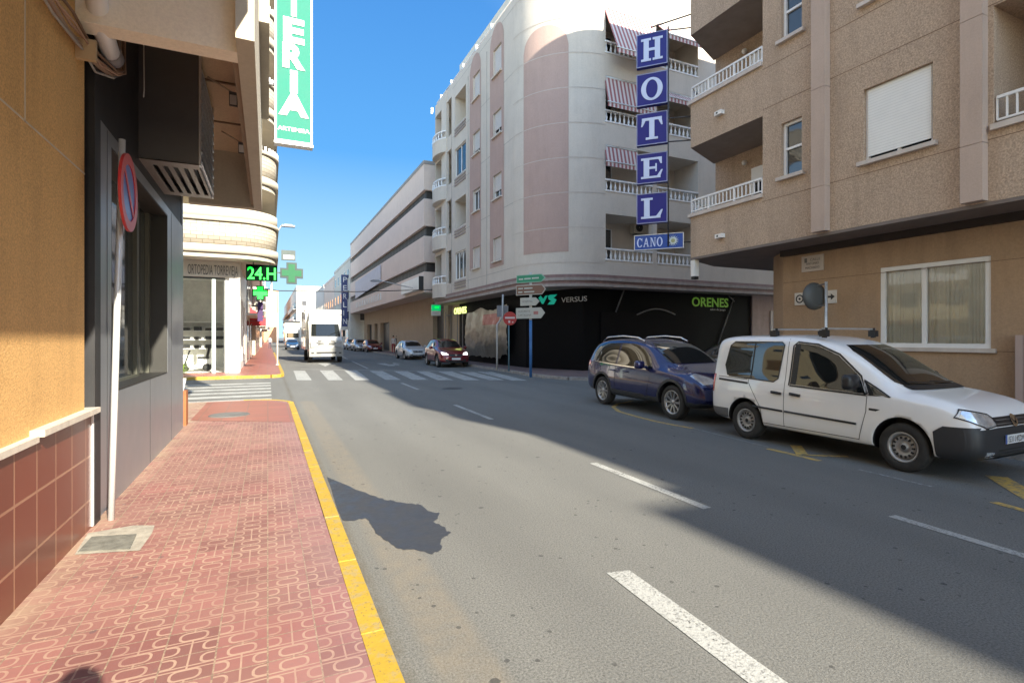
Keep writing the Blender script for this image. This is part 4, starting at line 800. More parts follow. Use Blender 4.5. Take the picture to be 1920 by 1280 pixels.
mb.quad((CX, YE, ZB), (26, YE, ZB), (26, YE, ZR), (CX, YE, ZR)); mb.quad((CX, CYc, ZR), (CX, YE, ZR), (30, YE, ZR), (30, CYc, ZR)); mb.quad((CCX, CFY, ZR), (30, CFY, ZR), (30, CYc, ZR), (CX, CYc, ZR))
mb.build('street_wall', WAL, cb0)
mb = MB()   # backs of the loggias and balconies
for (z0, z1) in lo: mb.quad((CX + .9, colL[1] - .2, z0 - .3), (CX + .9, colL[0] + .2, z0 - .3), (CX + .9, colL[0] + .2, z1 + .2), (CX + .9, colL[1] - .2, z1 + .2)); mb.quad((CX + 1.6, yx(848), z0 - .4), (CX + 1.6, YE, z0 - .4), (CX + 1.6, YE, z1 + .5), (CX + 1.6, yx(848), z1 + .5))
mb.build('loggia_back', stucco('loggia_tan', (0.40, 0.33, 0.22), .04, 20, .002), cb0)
SHUT = slatmat('shutter_slats', (0.62, 0.57, 0.52), 2, 18, 0.5, 0.006)
for i, (z0, z1) in enumerate(zwB): window(cb0, (CX, 0, 0), (0, 1, 0), (-1, 0, 0), colB[1], colB[0], z0, z1, .15, mull=(.5,), fw=.05, sill=WAL, shutter=((1.0, .68, .72, .98)[i], SHUT), sillproud=.12)
for i, (z0, z1) in enumerate(zwA): window(cb0, (CX, 0, 0), (0, 1, 0), (-1, 0, 0), colA[1], colA[0], z0, z1, .15, mull=(.5,), fw=.05, sill=WAL, shutter=((1.0, .12, .8, .98)[i], SHUT), sillproud=.12)
window(cb0, (CX, 0, 0), (0, 1, 0), (-1, 0, 0), colL[1], colL[0], lo[0][0], lo[0][1], .12, mull=(.35, .7), fw=.06); window(cb0, (CX, 0, 0), (0, 1, 0), (-1, 0, 0), colL[1], colL[0], lo[2][0], lo[2][1], .12, mull=(.5,), fw=.05)
def arch_strip(y0, y1, z0, z1, nm, mat, holes_):
    """pink strip with arched head set proud of the wall, cut round the windows"""
    mb = MB(); holes_wall(mb, (CX - 0.012, 0, 0), (0, 1, 0), (-1, 0, 0), y0, y1, z0, z1, holes_, 0.013); r = (y1 - y0) / 2; c = (y0 + y1) / 2
    for k in range(12):
        a, b = pi * k / 12, pi * (k + 1) / 12; mb.quad((CX - .012, c, z1), (CX - .012, c + r * cos(a), z1 + r * sin(a) * 1.15), (CX - .012, c + r * cos(b), z1 + r * sin(b) * 1.15))
    return mb.build(nm, mat, cb0)
arch_strip(yx(945), yx(919), zx(932, 500), zwB[3][1] + .15, 'pink_strip', PNK, [h[:4] + (.013,) for h in holes[:4]])
arch_strip(yx(902), yx(881), zx(891, 505), zwA[3][1] + .15, 'pink_strip', PNK, [h[:4] + (.013,) for h in holes[4:8]])
for z0, z1 in lo:
    mb = MB()
    for d in (0.12, .3, .48): mb.box(CX - .05, CX, colL[1], colL[0], z0 - d - .1, z0 - d)
    mb.build('sill_moulding', CONC, cb0)
mb = MB()
for y in (yx(913), yx(847), yx(878)): mb.box(CX - .02, CX, y - .01, y + .01, ZB, ZR - .9)
for k in range(5): z = ZB + .55 + k * STEP; mb.box(CX - .004, CX - .001, CYc, yx(848), z, z + .025)
mb.build('joint_line', plain('joint_grey', (0.36, 0.33, 0.30), .8), cb0)
# curved corner
def cyl_patch(mb, a0, a1, z0, z1, r, n=20, top=None):
    for k in range(n):
        a, b = RAD(a0 + (a1 - a0) * k / n), RAD(a0 + (a1 - a0) * (k + 1) / n)
        za = top(k / n) if top else z1; zb_ = top((k + 1) / n) if top else z1
        mb.quad((CCX - r * cos(a), CYc - r * sin(a), z0), (CCX - r * cos(b), CYc - r * sin(b), z0), (CCX - r * cos(b), CYc - r * sin(b), zb_), (CCX - r * cos(a), CYc - r * sin(a), za), smooth=True)
    return mb
mb = cyl_patch(MB(), 0, 90, ZB, ZR + 1.0, CR, 30); mb.build('rounded_corner', WAL, cb0)
def ang(px):
    best = None
    for k in range(0, 901):
        a = RAD(k / 10); x = CCX - CR * cos(a); y = CYc - CR * sin(a); d = x * sT + y * cT; r = x * cT - y * sT; q = 960 + F * r / d
        if best is None or abs(q - px) < best[0]: best = (abs(q - px), k / 10)
    return best[1]
aL, aR = ang(982), ang(1066)
zt1 = onY(1060, 32, CFY + .25).z; zt0 = zt1 - 1.0
cyl_patch(MB(), aL, aR, onY(1065, 470, CFY + .3).z, 0, CR + .012, 24, top=lambda t: zt0 + 1.0 * sqrt(max(0, 1 - (2 * t - 1) ** 2))).build('pink_strip', PNK, cb0)
mb = MB()
for k in range(9): z = ZB + .55 + k * STEP / 2; cyl_patch(mb, 0, 90, z, z + .03, CR + .016, 24)
mb.build('joint_line', plain('joint_pale', (0.52, 0.46, 0.41), .8), cb0)
# cross street facade with balconies
XL, XP, XR = onY(1134, 400, CFY).x, onY(1228, 400, CFY).x, onY(1309, 400, CFY).x
zr0, zt_op = zf(487.5), zf(400)           # floor edge top and opening top
hs = [(XL, XR, zr0 + k * STEP, zt_op + k * STEP, 1.7) for k in range(4)]
mb = MB(); holes_wall(mb, (0, CFY, 0), (1, 0, 0), (0, -1, 0), CCX, 30, ZB, ZR, hs, 1.7); mb.build('side_wall', WAL, cb0)
mb = MB()
for k in range(4): mb.quad((XL, CFY + 1.7, zr0 + k * STEP - .2), (XR, CFY + 1.7, zr0 + k * STEP - .2), (XR, CFY + 1.7, zt_op + k * STEP), (XL, CFY + 1.7, zt_op + k * STEP))
mb.build('loggia_back', WAL, cb0)
for k in range(4): MB().box(XP - .14, XP + .14, CFY + .02, CFY + .3, zr0 + k * STEP, zt_op + k * STEP).build('balcony_pillar', WAL, cb0)
def baluster(mb, x, y, z, h):
    mb.lathe([(0.055, 0), (0.03, 0.06 * h), (0.06, 0.3 * h), (0.055, 0.42 * h), (0.025, 0.7 * h), (0.03, 0.88 * h), (0.055, h)], (x, y, z), 'z', 6)
rh = zf(464) - zr0
for k in range(4):
    for (xa, xb) in ((XL, XP - .14), (XP + .14, XR)):
        mb = MB(); z = zr0 + k * STEP; mb.box(xa, xb, CFY - .03, CFY + .15, z, z + .07); mb.box(xa, xb, CFY - .03, CFY + .15, z + rh - .07, z + rh)
        n_ = int((xb - xa) / .24)
        for j in range(n_): baluster(mb, xa + (j + .5) * (xb - xa) / n_, CFY + .06, z + .07, rh - .14)
        mb.build('balustrade', PVC, cb0)
for k in range(4):
    z = zr0 + k * STEP - .3
    D_ = MB().box(XL + .3, XL + 1.5, CFY + 1.66, CFY + 1.699, z, z + 2.1).build('balcony_door', GLASS, cb0)
    MB().box(XL + .25, XL + .3, CFY + 1.62, CFY + 1.7, z, z + 2.15).box(XL + 1.5, XL + 1.55, CFY + 1.62, CFY + 1.7, z, z + 2.15).box(XL + .88, XL + .93, CFY + 1.62, CFY + 1.658, z, z + 2.1).box(XL + .3, XL + 1.5, CFY + 1.62, CFY + 1.7, z + 2.1, z + 2.15).build('frame', PVC, D_)
# roof balustrade
mb = MB(); mb.box(XL, 29, CFY + .4, CFY + .55, ZR + .95, ZR + 1.05); mb.box(CX + .1, CX + .16, CYc + .5, YE, ZR + .25, ZR + .28)
for j in range(60): baluster(mb, XL + .2 + j * .24, CFY + .47, ZR + .1, .85)
for j in range(6): mb.box(CX + .08, CX + .22, CYc + 3.0 + j * 2.3, CYc + 3.12 + j * 2.3, ZR, ZR + .45)
mb.build('roof_balustrade', PVC, cb0)
MB().box(CX + 1.5, 30, CFY + 2.2, YE - 1, ZR, ZR + 2.8).box(CCX, 30, CFY + .0, CFY + .3, ZR, ZR + .12).build('penthouse', OFFW, cb0)
# awnings
AWS = stripes('striped_awning', (0.62, 0.57, 0.55), (0.34, 0.13, 0.13), 0, 4.6)
def awn(k, xa, xb, drop, out):
    z = zt_op + k * STEP - .05; mb = MB(); mb.quad((xa, CFY + .05, z), (xb, CFY + .05, z), (xb, CFY - out, z - drop), (xa, CFY - out, z - drop)); mb.quad((xa, CFY - out, z - drop), (xb, CFY - out, z - drop), (xb, CFY - out, z - drop - .22), (xa, CFY - out, z - drop - .22))
    A_ = mb.build('awning', AWS, cb0); MB().tube([(xa, CFY + .06, z + .02), (xb, CFY + .06, z + .02)], .05, 8).build('roller', STEEL, A_); MB().tube([(xa, CFY - out, z - drop), (xb, CFY - out, z - drop)], .03, 6).build('front_bar', STEEL, A_)
awn(3, XL, XP - .1, 2.3, 0.95); awn(3, XP + .1, XR, .9, .8); awn(2, XL, XP - .1, 1.25, .25); awn(2, XP + .1, XR, .5, .5); awn(1, XL, XL + 1.9, .75, .12)
# end bay balconies on the street side
for (z0, z1) in lo:
    mb = MB(); n_ = 8; ya, yb_ = yx(838), YE; ycm = (ya + yb_) / 2
    pts = [(CX, ya)] + [(CX - .5 * sin(pi * j / n_) ** .6, ya + (yb_ - ya) * j / n_) for j in range(1, n_)] + [(CX, yb_)]
    mb.prism(pts, z0 - .95, z0 - .05, False); mb.build('balcony', WAL, cb0)
    mb = MB(); mb.prism([(CX - (CX - x) * 1.04 if x < CX else x, y) for x, y in pts], z0 - .05, z0 + .03); mb.prism([(x + (.02 if x < CX else 0), y) for x, y in pts], z0 + .42, z0 + .5)
    for j in range(1, n_): baluster(mb, CX - (.46 * sin(pi * j / n_) ** .6), ya + (yb_ - ya) * j / n_, z0 + .03, .4)
    mb.build('balustrade', PVC, cb0)
mb = MB(); mb.box(CX - .05, CX + .15, yx(838), yx(829), ZB, ZR); mb.build('corner_pillar', WAL, cb0)
# cornice (follows the plan) and soffit
def plan(r_, yend=None):
    yend = yend or YE
    return [(CX - r_, yend)] + [(CCX - (CR + r_) * cos(RAD(a)), CYc - (CR + r_) * sin(RAD(a))) for a in range(0, 91, 5)] + [(30, CFY - r_), (30, yend)]
mb = MB(); mb.prism(plan(.06), ZB - .12, ZB + .02); mb.prism(plan(.02), ZB - .40, ZB - .26); mb.build('cornice', MAUVE, cb0)
mb = MB(); mb.prism(plan(.10), ZB - .26, ZB - .12); mb.prism(plan(.05), ZC, ZB - .40); mb.build('cornice_band', CONC, cb0)
# ground floor
BLK = plain('black_cladding', (0.004, 0.004, 0.005), 0.55, var=0.1, spec=.08); GFX = 12.2
gp = [(GFX, yx(818)), (GFX, 24.5), (13.5, 21.1), (24.6, 21.1), (24.6, 30), (30, 30), (30, yx(818))]
MB().prism([(GFX, 35.0)] + gp[1:4] + [(24.6, 35)], .1, ZC + .01).build('black_ground_floor', BLK, cb0)
MB().prism([(24.61, 21.0), (30, 21.0), (30, 35), (24.61, 35)], .1, ZC + .01).build('garage_wall', plain('mauve_wall', (0.34, 0.27, 0.26), .8, streak=.3), cb0)
MB().box(26, 28.5, 20.95, 21.0, .1, 3.2).build('garage_door', slatmat('garage_slats', (0.42, 0.38, 0.38), 0, 5, .6), cb0)
MB().box(GFX, 24.6, 35.01, YE, .1, ZC + .01).build('side_shop', stucco('tan_render2', (0.46, 0.36, 0.26), 0.05, 15, .002), cb0)
mb = MB()
for px_ in (836, 846, 858, 868): q_ = onX(px_, 600, GFX).y; mb.box(GFX - .03, GFX - .001, q_ - .06, q_ + .06, .12, 3.6)
mb.box(GFX - .03, GFX - .001, onX(868, 600, GFX).y, onX(836, 600, GFX).y, 3.3, 3.36); mb.build('door_frame', plain('frame_grey', (.16, .16, .16), .4, .5), cb0)
MB().box(14.5, 20.6, 21.05, 21.099, .15, 2.9).build('gate', plain('black_gloss', (0.009, 0.008, 0.009), .55, var=.1, spec=.05), cb0)
ALU = plain('brushed_bar', (0.20, 0.20, 0.20), .45, .5)
mb = MB()
for p_, q_ in (((1169.6, 544), (1154.5, 585)), ((1376, 558), (1344, 652)), ((1366, 555), (1377, 565))): mb.tube([onY(*p_, 21.04), onY(*q_, 21.04)], .035, 6)
mb.tube([onY(1194 + 72 * t, 590 - 11 * sin(pi * t), 21.04) for t in [k / 10 for k in range(11)]], .04, 6); mb.build('decor_bar', ALU, cb0)
TEAL = plain('teal_sign', (0.0, 0.30, 0.22), .4, var=.05, emit=(0.0, .5, .35), es=.10); LIME = plain('lime_sign', (0.08, 0.20, 0.02), .4, var=.05, emit=(.2, .5, .02), es=.05); DIMW = plain('dim_white', (0.45, 0.45, 0.45), .5, var=.05)
dv = (Vector((13.5, 21.1, 0)) - Vector((GFX, 24.5, 0))).normalized(); nv = Vector((dv.y, -dv.x, 0))
def onP(px, py, o, d):          # point on a vertical plane through o along d
    rx = ray(px, py); nn = Vector((d.y, -d.x, 0)); t = Vector(o).dot(nn) / Vector((rx[0], rx[1], 0)).dot(nn); return Vector((rx[0] * t, rx[1] * t, HC + rx[2] * t))
o_ = Vector((GFX, 24.5, 0)); A = onP(1053, 567, o_, dv); B = onP(1101, 566, o_, dv); hh = onP(1075, 556, o_, dv).z - A.z
sg = empty('casino_lettering', A, 'teal angular logo and pale VERSUS lettering on the black corner wall', 'shop sign')
off = -nv * .01 if nv.dot(Vector((-1, -1, 0))) < 0 else nv * .01
nvo = off.normalized()
text(None, 'VERSUS', hh / .72, A + nvo * .01, dv, Z3, 'lettering', DIMW, sg, ext=.01, width=(B - A).dot(dv))
L0 = onP(1010, 572, o_, dv); LWd = (onP(1045, 572, o_, dv) - L0).dot(dv); LH = onP(1028, 553, o_, dv).z - L0.z
mb = MB()
for poly in ([(0.0, .75), (.12, 1), (.26, .62), (.38, .95), (.5, .95), (.27, .1), (.2, .1)], [(.52, .9), (.62, 1), (1, 1), (.86, .72), (.78, .72), (.97, .45), (.83, .0), (.5, 0), (.62, .3), (.72, .3), (.55, .55)]):
    mb.plate([(a * LWd, b * LH) for a, b in poly], L0 + nvo * .012, dv, Z3, .01)
mb.build('logo', TEAL, sg)
A, B = onY(1297, 573, 21.1), onY(1365, 575, 21.1)
sg = empty('arcade_lettering', A, 'dim green ORENES lettering on the black wall facing the side street', 'shop sign')
text(None, 'ORENES', (onY(1330, 557, 21.1).z - A.z) / .72, (A.x, 21.09, A.z - .02), (1, 0, 0), Z3, 'lettering', LIME, sg, ext=.01, off=.01, width=B.x - A.x)
text(None, 'salon de juego', .16, (onY(1331, 582, 21.1).x, 21.09, onY(1340, 582, 21.1).z), (1, 0, 0), Z3, 'small_lettering', DIMW, sg, ext=.004, width=onY(1360, 582, 21.1).x - onY(1331, 582, 21.1).x)
ya_, yb_ = onX(852, 580, GFX).y, onX(875, 580, GFX).y
sg = empty('arcade_lettering', (GFX, yb_, 3), 'lit yellow green ORENES lettering on the black wall facing the main street', 'illuminated sign')
text(None, 'ORENES', .62, (GFX - .01, ya_, onX(862, 588, GFX).z), (0, -1, 0), Z3, 'lettering', plain('yellow_green_lit', (0.5, 0.6, .15), .4, var=0, emit=(.75, .9, .25), es=.55), sg, ext=.012, off=.015, width=ya_ - yb_)
pg = onX(818, 577, GFX - .6); sg = empty('pharmacy_light', pg, 'green lit pharmacy sign low on the far end of the corner building', 'illuminated sign')
MB().box(pg.x - .35, pg.x + .35, pg.y, pg.y + .15, pg.z - .22, pg.z + .22).build('sign_box', plain('dim_green', (0, .12, .03), .4, var=0, emit=(0, .5, .15), es=.25), sg); MB().box(pg.x - .12, pg.x + .2, pg.y - .01, pg.y - .001, pg.z - .02, pg.z + .1).build('lit_panel', LEDG, sg); MB().box(pg.x - .35, pg.x + .35, pg.y, pg.y + .15, pg.z - .6, pg.z - .23).build('white_panel', WHITE, sg); MB().box(pg.x + .35, GFX, pg.y + .04, pg.y + .1, pg.z, pg.z + .06).build('bracket', DARKM, sg)
# foil sheet
FOIL, n, b = newmat('foil_sheet'); p = pos(n); f1 = noise(n, pos(n, (1, 1, .5)), 1.6, 5); b.inputs['Metallic'].default_value = .75; b.inputs['Roughness'].default_value = .32
s = n.nodes.new('ShaderNodeSeparateXYZ'); lk(n, p, s.inputs[0]); rdz = mth(n, 'MULTIPLY', mth(n, 'LESS_THAN', mth(n, 'ABSOLUTE', mth(n, 'SUBTRACT', s.outputs[2], 2.75)), .32), mth(n, 'LESS_THAN', mth(n, 'ABSOLUTE', mth(n, 'SUBTRACT', s.outputs[1], 28.5)), 1.3))
lk(n, mixc(n, mth(n, 'MULTIPLY', rdz, .75), mixc(n, f1, (.42, .37, .30), (.26, .25, .22)), (.36, .08, .08)), b.inputs['Base Color']); bump(n, b, noise(n, pos(n, (1, 1.2, 1.2)), 1.0, 3, .5), .10, .6)
fy0, fy1 = onX(951, 620, GFX - .25).y, onX(875, 620, GFX - .25).y; fz0 = .45
bm = bmesh.new(); NU, NV = 26, 16; vs_ = []
for i in range(NU + 1):
    for j in range(NV + 1):
        t, q = i / NU, j / NV; y = fy0 + (fy1 - fy0) * t; zt = 3.5 - .25 * abs(sin(t * 5)) + .06 * random.random(); zb = fz0 + .12 * random.random() + .25 * (t < .12)
        vs_.append(bm.verts.new((GFX - .25 - .12 * sin(q * pi) + random.uniform(-.03, .03), y + random.uniform(-.04, .04) - (0.2 * sin(q * pi) if i == 0 else 0), zb + (zt - zb) * q)))
for i in range(NU):
    for j in range(NV): f = bm.faces.new([vs_[i * (NV + 1) + j], vs_[(i + 1) * (NV + 1) + j], vs_[(i + 1) * (NV + 1) + j + 1], vs_[i * (NV + 1) + j + 1]]); f.smooth = True
me = bpy.data.meshes.new('foil_sheet'); bm.to_mesh(me); bm.free(); me.materials.append(FOIL); o = bpy.data.objects.new('foil_sheet', me); COL.objects.link(o)
tag(o, 'crumpled silver foil sheet with a red print covering the black shop front', 'foil sheet')

# ================================================================ RIGHT NEAR BUILDING
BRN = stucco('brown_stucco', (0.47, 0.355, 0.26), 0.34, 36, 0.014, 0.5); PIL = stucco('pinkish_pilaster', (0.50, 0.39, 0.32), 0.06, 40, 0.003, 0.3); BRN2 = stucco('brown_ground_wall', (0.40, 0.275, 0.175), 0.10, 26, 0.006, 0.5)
STN = plain('pale_stone_trim', (0.60, 0.53, 0.47), .6, var=.12, streak=.2); RX, RG = 10.3, 11.3; YC = onX(1295, 300, RX).y; ST = 3.02
rb = empty('hotel_building', (RX, 7, 0), 'brown roughcast hotel with pinkish pilasters and corner balconies on the right', 'building')
Zs = 3.83; ZT = 13.7
bw = (onX(1749, 300, RX).y, onX(1619, 300, RX).y); sw_ = (onX(1503.5, 300, RX).y, onX(1464.7, 300, RX).y); LG = onX(1430, 300, RX).y; RG1 = onX(1863, 300, RX).y
zr, zs_ = onX(1296, 408, RX).z, onX(1297, 277, RX).z
holes = []
for k in range(4):
    if 5.1 + k * ST + 1.4 > ZT: break
    holes += [(bw[0], bw[1], 5.03 + k * ST, 6.41 + k * ST, .16), (sw_[0], sw_[1], 5.22 + k * ST, 6.41 + k * ST, .16)]
for k in range(3): holes.append((1.9, RG1, 5.0 + k * ST, 6.88 + k * ST, 1.5))
mb = MB(); holes_wall(mb, (RX, 0, 0), (0, 1, 0), (-1, 0, 0), -1.0, LG, Zs, ZT, holes, .16)
holes_wall(mb, (RX, LG, 0), (1, 0, 0), (0, 1, 0), 0, 1.55, Zs + 1.0, ZT, [], .1)
mb.box(RX + .4, 26, -1, LG - .6, Zs + .3, 4.6); mb.quad((RX, -1, ZT), (42, -1, ZT), (42, 11.4, ZT), (RX, LG, ZT)); mb.quad((11.85, LG - .3, Zs), (11.85, 11.4, Zs), (11.85, 11.4, ZT), (11.85, LG - .3, ZT)); mb.quad((11.85, 11.4, Zs), (42, 11.4, Zs), (42, 11.4, ZT), (11.85, 11.4, ZT))
mb.quad((RX, -1, Zs), (26, -1, Zs), (26, -1, ZT), (RX, -1, ZT)); mb.build('wall', BRN, rb)
for k in range(4):   # corner balcony bands
    mb = MB()
    z0 = Zs if k == 0 else zs_ + (k - 1) * ST; z1 = zr + k * ST
    pl = [(RX, LG), (RX, YC), (11.85, YC + .7), (11.85, LG)]
    mb.quad((RX, LG, z0), (RX, YC, z0), (RX, YC, z1), (RX, LG, z1)); mb.quad((RX, YC, z0), (11.86, YC + .7, z0), (11.86, YC + .7, z1), (RX, YC, z1))
    mb.quad((RX + .12, LG, z1), (RX + .12, YC - .06, z1), (RX + .12, YC - .06, z0 + .15), (RX + .12, LG, z0 + .15))
    mb.build('balcony', BRN, rb)
for k in range(4):
    mb = MB()
    z0 = Zs if k == 0 else zs_ + (k - 1) * ST
    mb.prism([(RX + .005, LG), (RX + .005, YC), (11.85, YC + .69), (11.85, LG)], z0, z0 + .14)
    mb.build('balcony_slab', plain('grey_brown_slab', (0.30, 0.25, 0.215), .85, var=.12), rb)  # one even grey-brown colour on every slab
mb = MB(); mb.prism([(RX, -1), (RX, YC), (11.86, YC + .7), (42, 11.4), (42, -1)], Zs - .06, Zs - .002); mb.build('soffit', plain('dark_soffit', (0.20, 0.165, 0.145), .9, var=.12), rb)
DB = plain('dark_wood_beam', (0.035, 0.025, 0.02), .7)
MB().box(RG - .12, RG - .0, -1, 8.75, Zs - .20, Zs - .061).build('cable_tray', DB, rb)
for k in range(3):
    mb = MB(); zz = zr + k * ST; mb.box(RX - .06, RX + .13, LG, YC + .05, zz, zz + .09); mb.obox(Vector(((RX + 11.85) / 2, YC + .35, zz + .045)), (1.55, .7, 0), (-.7, 1.55, 0), Z3, .85, .09, .044)
    mb.build('coping', STN, rb)
for k in range(3): MB().box(RX - .07, RX + .15, 1.9, RG1 + .02, 4.93 + k * ST, 5.02 + k * ST).build('coping', STN, rb)
def railing(p, q, z, h, nm='railing', fix_n=None):
    p, q = Vector(p), Vector(q); L = (q - p).length; n_ = fix_n or int(L / .115); mb = MB(); mb.bar(p + Z3 * (z + h), q + Z3 * (z + h), .05, .045); mb.bar(p + Z3 * (z + .07), q + Z3 * (z + .07), .035, .03)
    for j in range(n_ + 1):
        c = p.lerp(q, j / n_); wd = .045 if j % 7 == 0 else .024; mb.bar(c + Z3 * (z + (0 if j % 7 == 0 else .07)), c + Z3 * (z + h), wd, wd)
    return mb.build(nm, PVC, rb)
for k in range(3):
    zz = zr + .09 + k * ST; railing((RX + .03, LG + .02, 0), (RX + .03, YC - .03, 0), zz, .36); railing((RX + .06, YC + .01, 0), (11.8, YC + .66, 0), zz, .36)
    railing((RX + .04, 1.95, 0), (RX + .04, RG1 - .03, 0), 5.02 + k * ST, .42)
# loggia back walls, doors, wall lamps
for k in range(3):
    z = zr + k * ST - .85
    D_ = MB().box(11.80, 11.84, LG + .35, LG + 1.5, z, z + 2.1).build('balcony_door', GLASS, rb)
    MB().box(11.74, 11.80, LG + .3, LG + .38, z, z + 2.15).box(11.74, 11.80, LG + 1.47, LG + 1.55, z, z + 2.15).box(11.74, 11.80, LG + .9, LG + .97, z, z + 2.1).box(11.73, 11.80, LG + .38, LG + 1.47, z + 1.75, z + 2.15).build('frame', PVC, D_)
    MB().lathe([(0, 0), (.06, .02), (.075, .07), (.06, .12), (0, .14)], (11.72, LG + 1.75, z + 2.3), 'z', 10).build('wall_light', WHITE, rb)
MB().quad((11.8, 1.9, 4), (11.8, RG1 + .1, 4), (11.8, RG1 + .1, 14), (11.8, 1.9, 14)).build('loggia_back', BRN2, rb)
RSH = slatmat('roller_shutter', (0.86, 0.86, 0.82), 2, 19, .45, .008, .82)
for h in holes:
    if h[4] > .2: continue
    big = (h[1] - h[0]) > .8
    window(rb, (RX, 0, 0), (0, 1, 0), (-1, 0, 0), h[0], h[1], h[2], h[3], .13, mull=(.5,) if big else (), fw=.06, sill=STN, shutter=(.93, RSH) if big else None, sillproud=.09, tr=None if big else .52)
for a, b_ in ((1523.5, 1549), (1803, 1845)):
    mb = MB(); y1, y0 = onX(a, 300, RX - .12).y, onX(b_, 300, RX - .12).y
    for k in range(5):
        za = Zs + .02 if k == 0 else 4.75 + (k - 1) * 2.0 + .008; zb = 4.75 + k * 2.0
        if k == 4: zb = ZT
        mb.box(RX - .17, RX + .01, y0, y1, za, zb)
    mb.build('pilaster', PIL, rb)
mb = MB()
for z in (4.80, 6.9, 7.82, 9.9): 
    for (ya, yb2) in ((onX(1545, 300, RX).y - .42, bw[1]), ): pass
    mb.box(RX - .003, RX, -1, LG, z, z + .012)
mb.build('joint_line', plain('brown_joint', (0.2, 0.13, 0.085), .9), rb)
# ground floor
GW = (onX(1858, 570, RG).y, onX(1650, 570, RG).y, 1.50, 3.11)
mb = MB(); holes_wall(mb, (RG, 0, 0), (0, 1, 0), (-1, 0, 0), -1, 8.75, .1, Zs - .06, [GW + (.30,)], .30); mb.quad((RG, 8.75, .1), (11.9, 9.5, .1), (11.9, 9.5, Zs - .06), (RG, 8.75, Zs - .06)); mb.quad((11.9, 9.5, .1), (26, 9.5, .1), (26, 9.5, Zs - .06), (11.9, 9.5, Zs - .06)); mb.quad((RG, -1, .1), (26, -1, .1), (26, -1, 3.8), (RG, -1, 3.8))
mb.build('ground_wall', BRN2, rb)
W_ = window(rb, (RG, 0, 0), (0, 1, 0), (-1, 0, 0), *GW, .07, mull=(.57,), fw=.085, glass=CLEARG, sill=STN, sillproud=.05)
mb = MB()
CUR = plain('pale_curtain', (0.88, 0.90, 0.86), .9, var=.06)
for y0, y1, sw__ in ((GW[0] + .08, GW[0] + (GW[1] - GW[0]) * .56, .0), (GW[0] + (GW[1] - GW[0]) * .60, GW[1] - .08, .06)):
    N = 70; pr = None
    for j in range(N + 1):
        y = y0 + (y1 - y0) * j / N; d = .03 * sin(j * .95 + sin(j * .31) * 2) + .012 * sin(j * 2.3); t = (j / N); lowd = .35 * sw__ * (1 - t)
        c = [(RG + .105 + d * .45, y, GW[3]), (RG + .105 + d * .45, y + lowd * .3, 2.3), (RG + .105 + d * .45, y + lowd, GW[2])]
        if pr:
            for a in range(2): mb.quad(pr[a], c[a], c[a + 1], pr[a + 1], smooth=True)
        pr = c
mb.build('curtain', CUR, W_)
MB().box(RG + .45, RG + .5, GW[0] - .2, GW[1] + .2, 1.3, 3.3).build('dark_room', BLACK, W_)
mb = MB(); mb.box(RG - .004, RG - .001, -1, 8.75, 3.0, 3.01); mb.box(RG - .004, RG - .001, -1, GW[0], 1.45, 1.46); mb.build('joint_line', MATS['brown_joint'], rb)
# shadow casting upper parts and the neighbour behind the viewer
MB().box(13.2, 42, 1, 11.3, ZT, 20.5).build('roof_storey', BRN, rb)
nb_ = empty('neighbour_building', (RX, -20, 0), 'plain brown block on the right behind the viewer', 'building')
prof = [(-1.05, -5.5, 14.0), (-5.5, -11.0, 14.3), (-11, -14.6, 14.7), (-14.6, -15.5, 14.0), (-15.5, -19.8, 12.75), (-19.8, -22.6, 13.2), (-22.6, -60, 14.4)]
mb = MB()
for a, b_, z in prof: mb.box(RX, 24, b_, a, 0, z)
mb.build('wall', BRN, nb_)
for k in range(4):
    for y in range(-58, -3, 4): MB().box(RX - .03, RX, y, y + 1.4, 4.6 + k * 2.9, 5.9 + k * 2.9).build('window', GLASS, nb_) if 5.9 + k * 2.9 < 13 else None
# plaques on the ground wall
a, b_ = onX(1504, 480, RG - .01), onX(1545, 478, RG - .01); z0, z1 = onX(1504, 511, RG).z, onX(1504, 482, RG).z
pq = empty('street_name_plaque', (RG, a.y, z0), 'pale street name plaque high on the brown wall', 'street sign')
MB().box(RG - .03, RG - .001, b_.y, a.y, z0, z1).build('plate', plain('plaque_cream', (0.52, 0.45, 0.39), .5, var=.06), pq)
hh = z1 - z0
for tx, fr_, w0, w1 in (('CALLE', .66, .40, .86), ('ANTONIO', .42, .22, .80), ('MACHADO', .16, .18, .82)):
    text(None, tx, hh * .22, (RG - .032, a.y - (a.y - b_.y) * w0, z0 + hh * fr_), (0, -1, 0), Z3, 'lettering', GT, pq, ext=.001, width=(a.y - b_.y) * (w1 - w0))
MB().box(RG - .034, RG - .0305, a.y - (a.y - b_.y) * .26, a.y - (a.y - b_.y) * .14, z0 + hh * .58, z0 + hh * .86).build('crest', GT, pq)
a, b_ = onX(1491, 560, RG - .01), onX(1569, 560, RG - .01); z0, z1 = onX(1500, 572, RG).z, onX(1500, 549, RG).z
pq = empty('direction_plaque', (RG, a.y, z0), 'white plaque with a round target logo and a black arrow pointing right', 'sign')
MB().box(RG - .03, RG - .001, b_.y, a.y, z0, z1).build('plate', plain('plaque_white', (0.66, 0.62, 0.56), .5, var=.04), pq)
cz = (z0 + z1) / 2; cyy = a.y - .13
disc(MB(), Vector((RG - .031, cyy, cz)), (-1, 0, 0), .07, .10, .003, 18).build('logo_ring', BLACK, pq); disc(MB(), Vector((RG - .031, cyy, cz)), (-1, 0, 0), 0, .028, .003, 12).build('logo_dot', BLACK, pq)
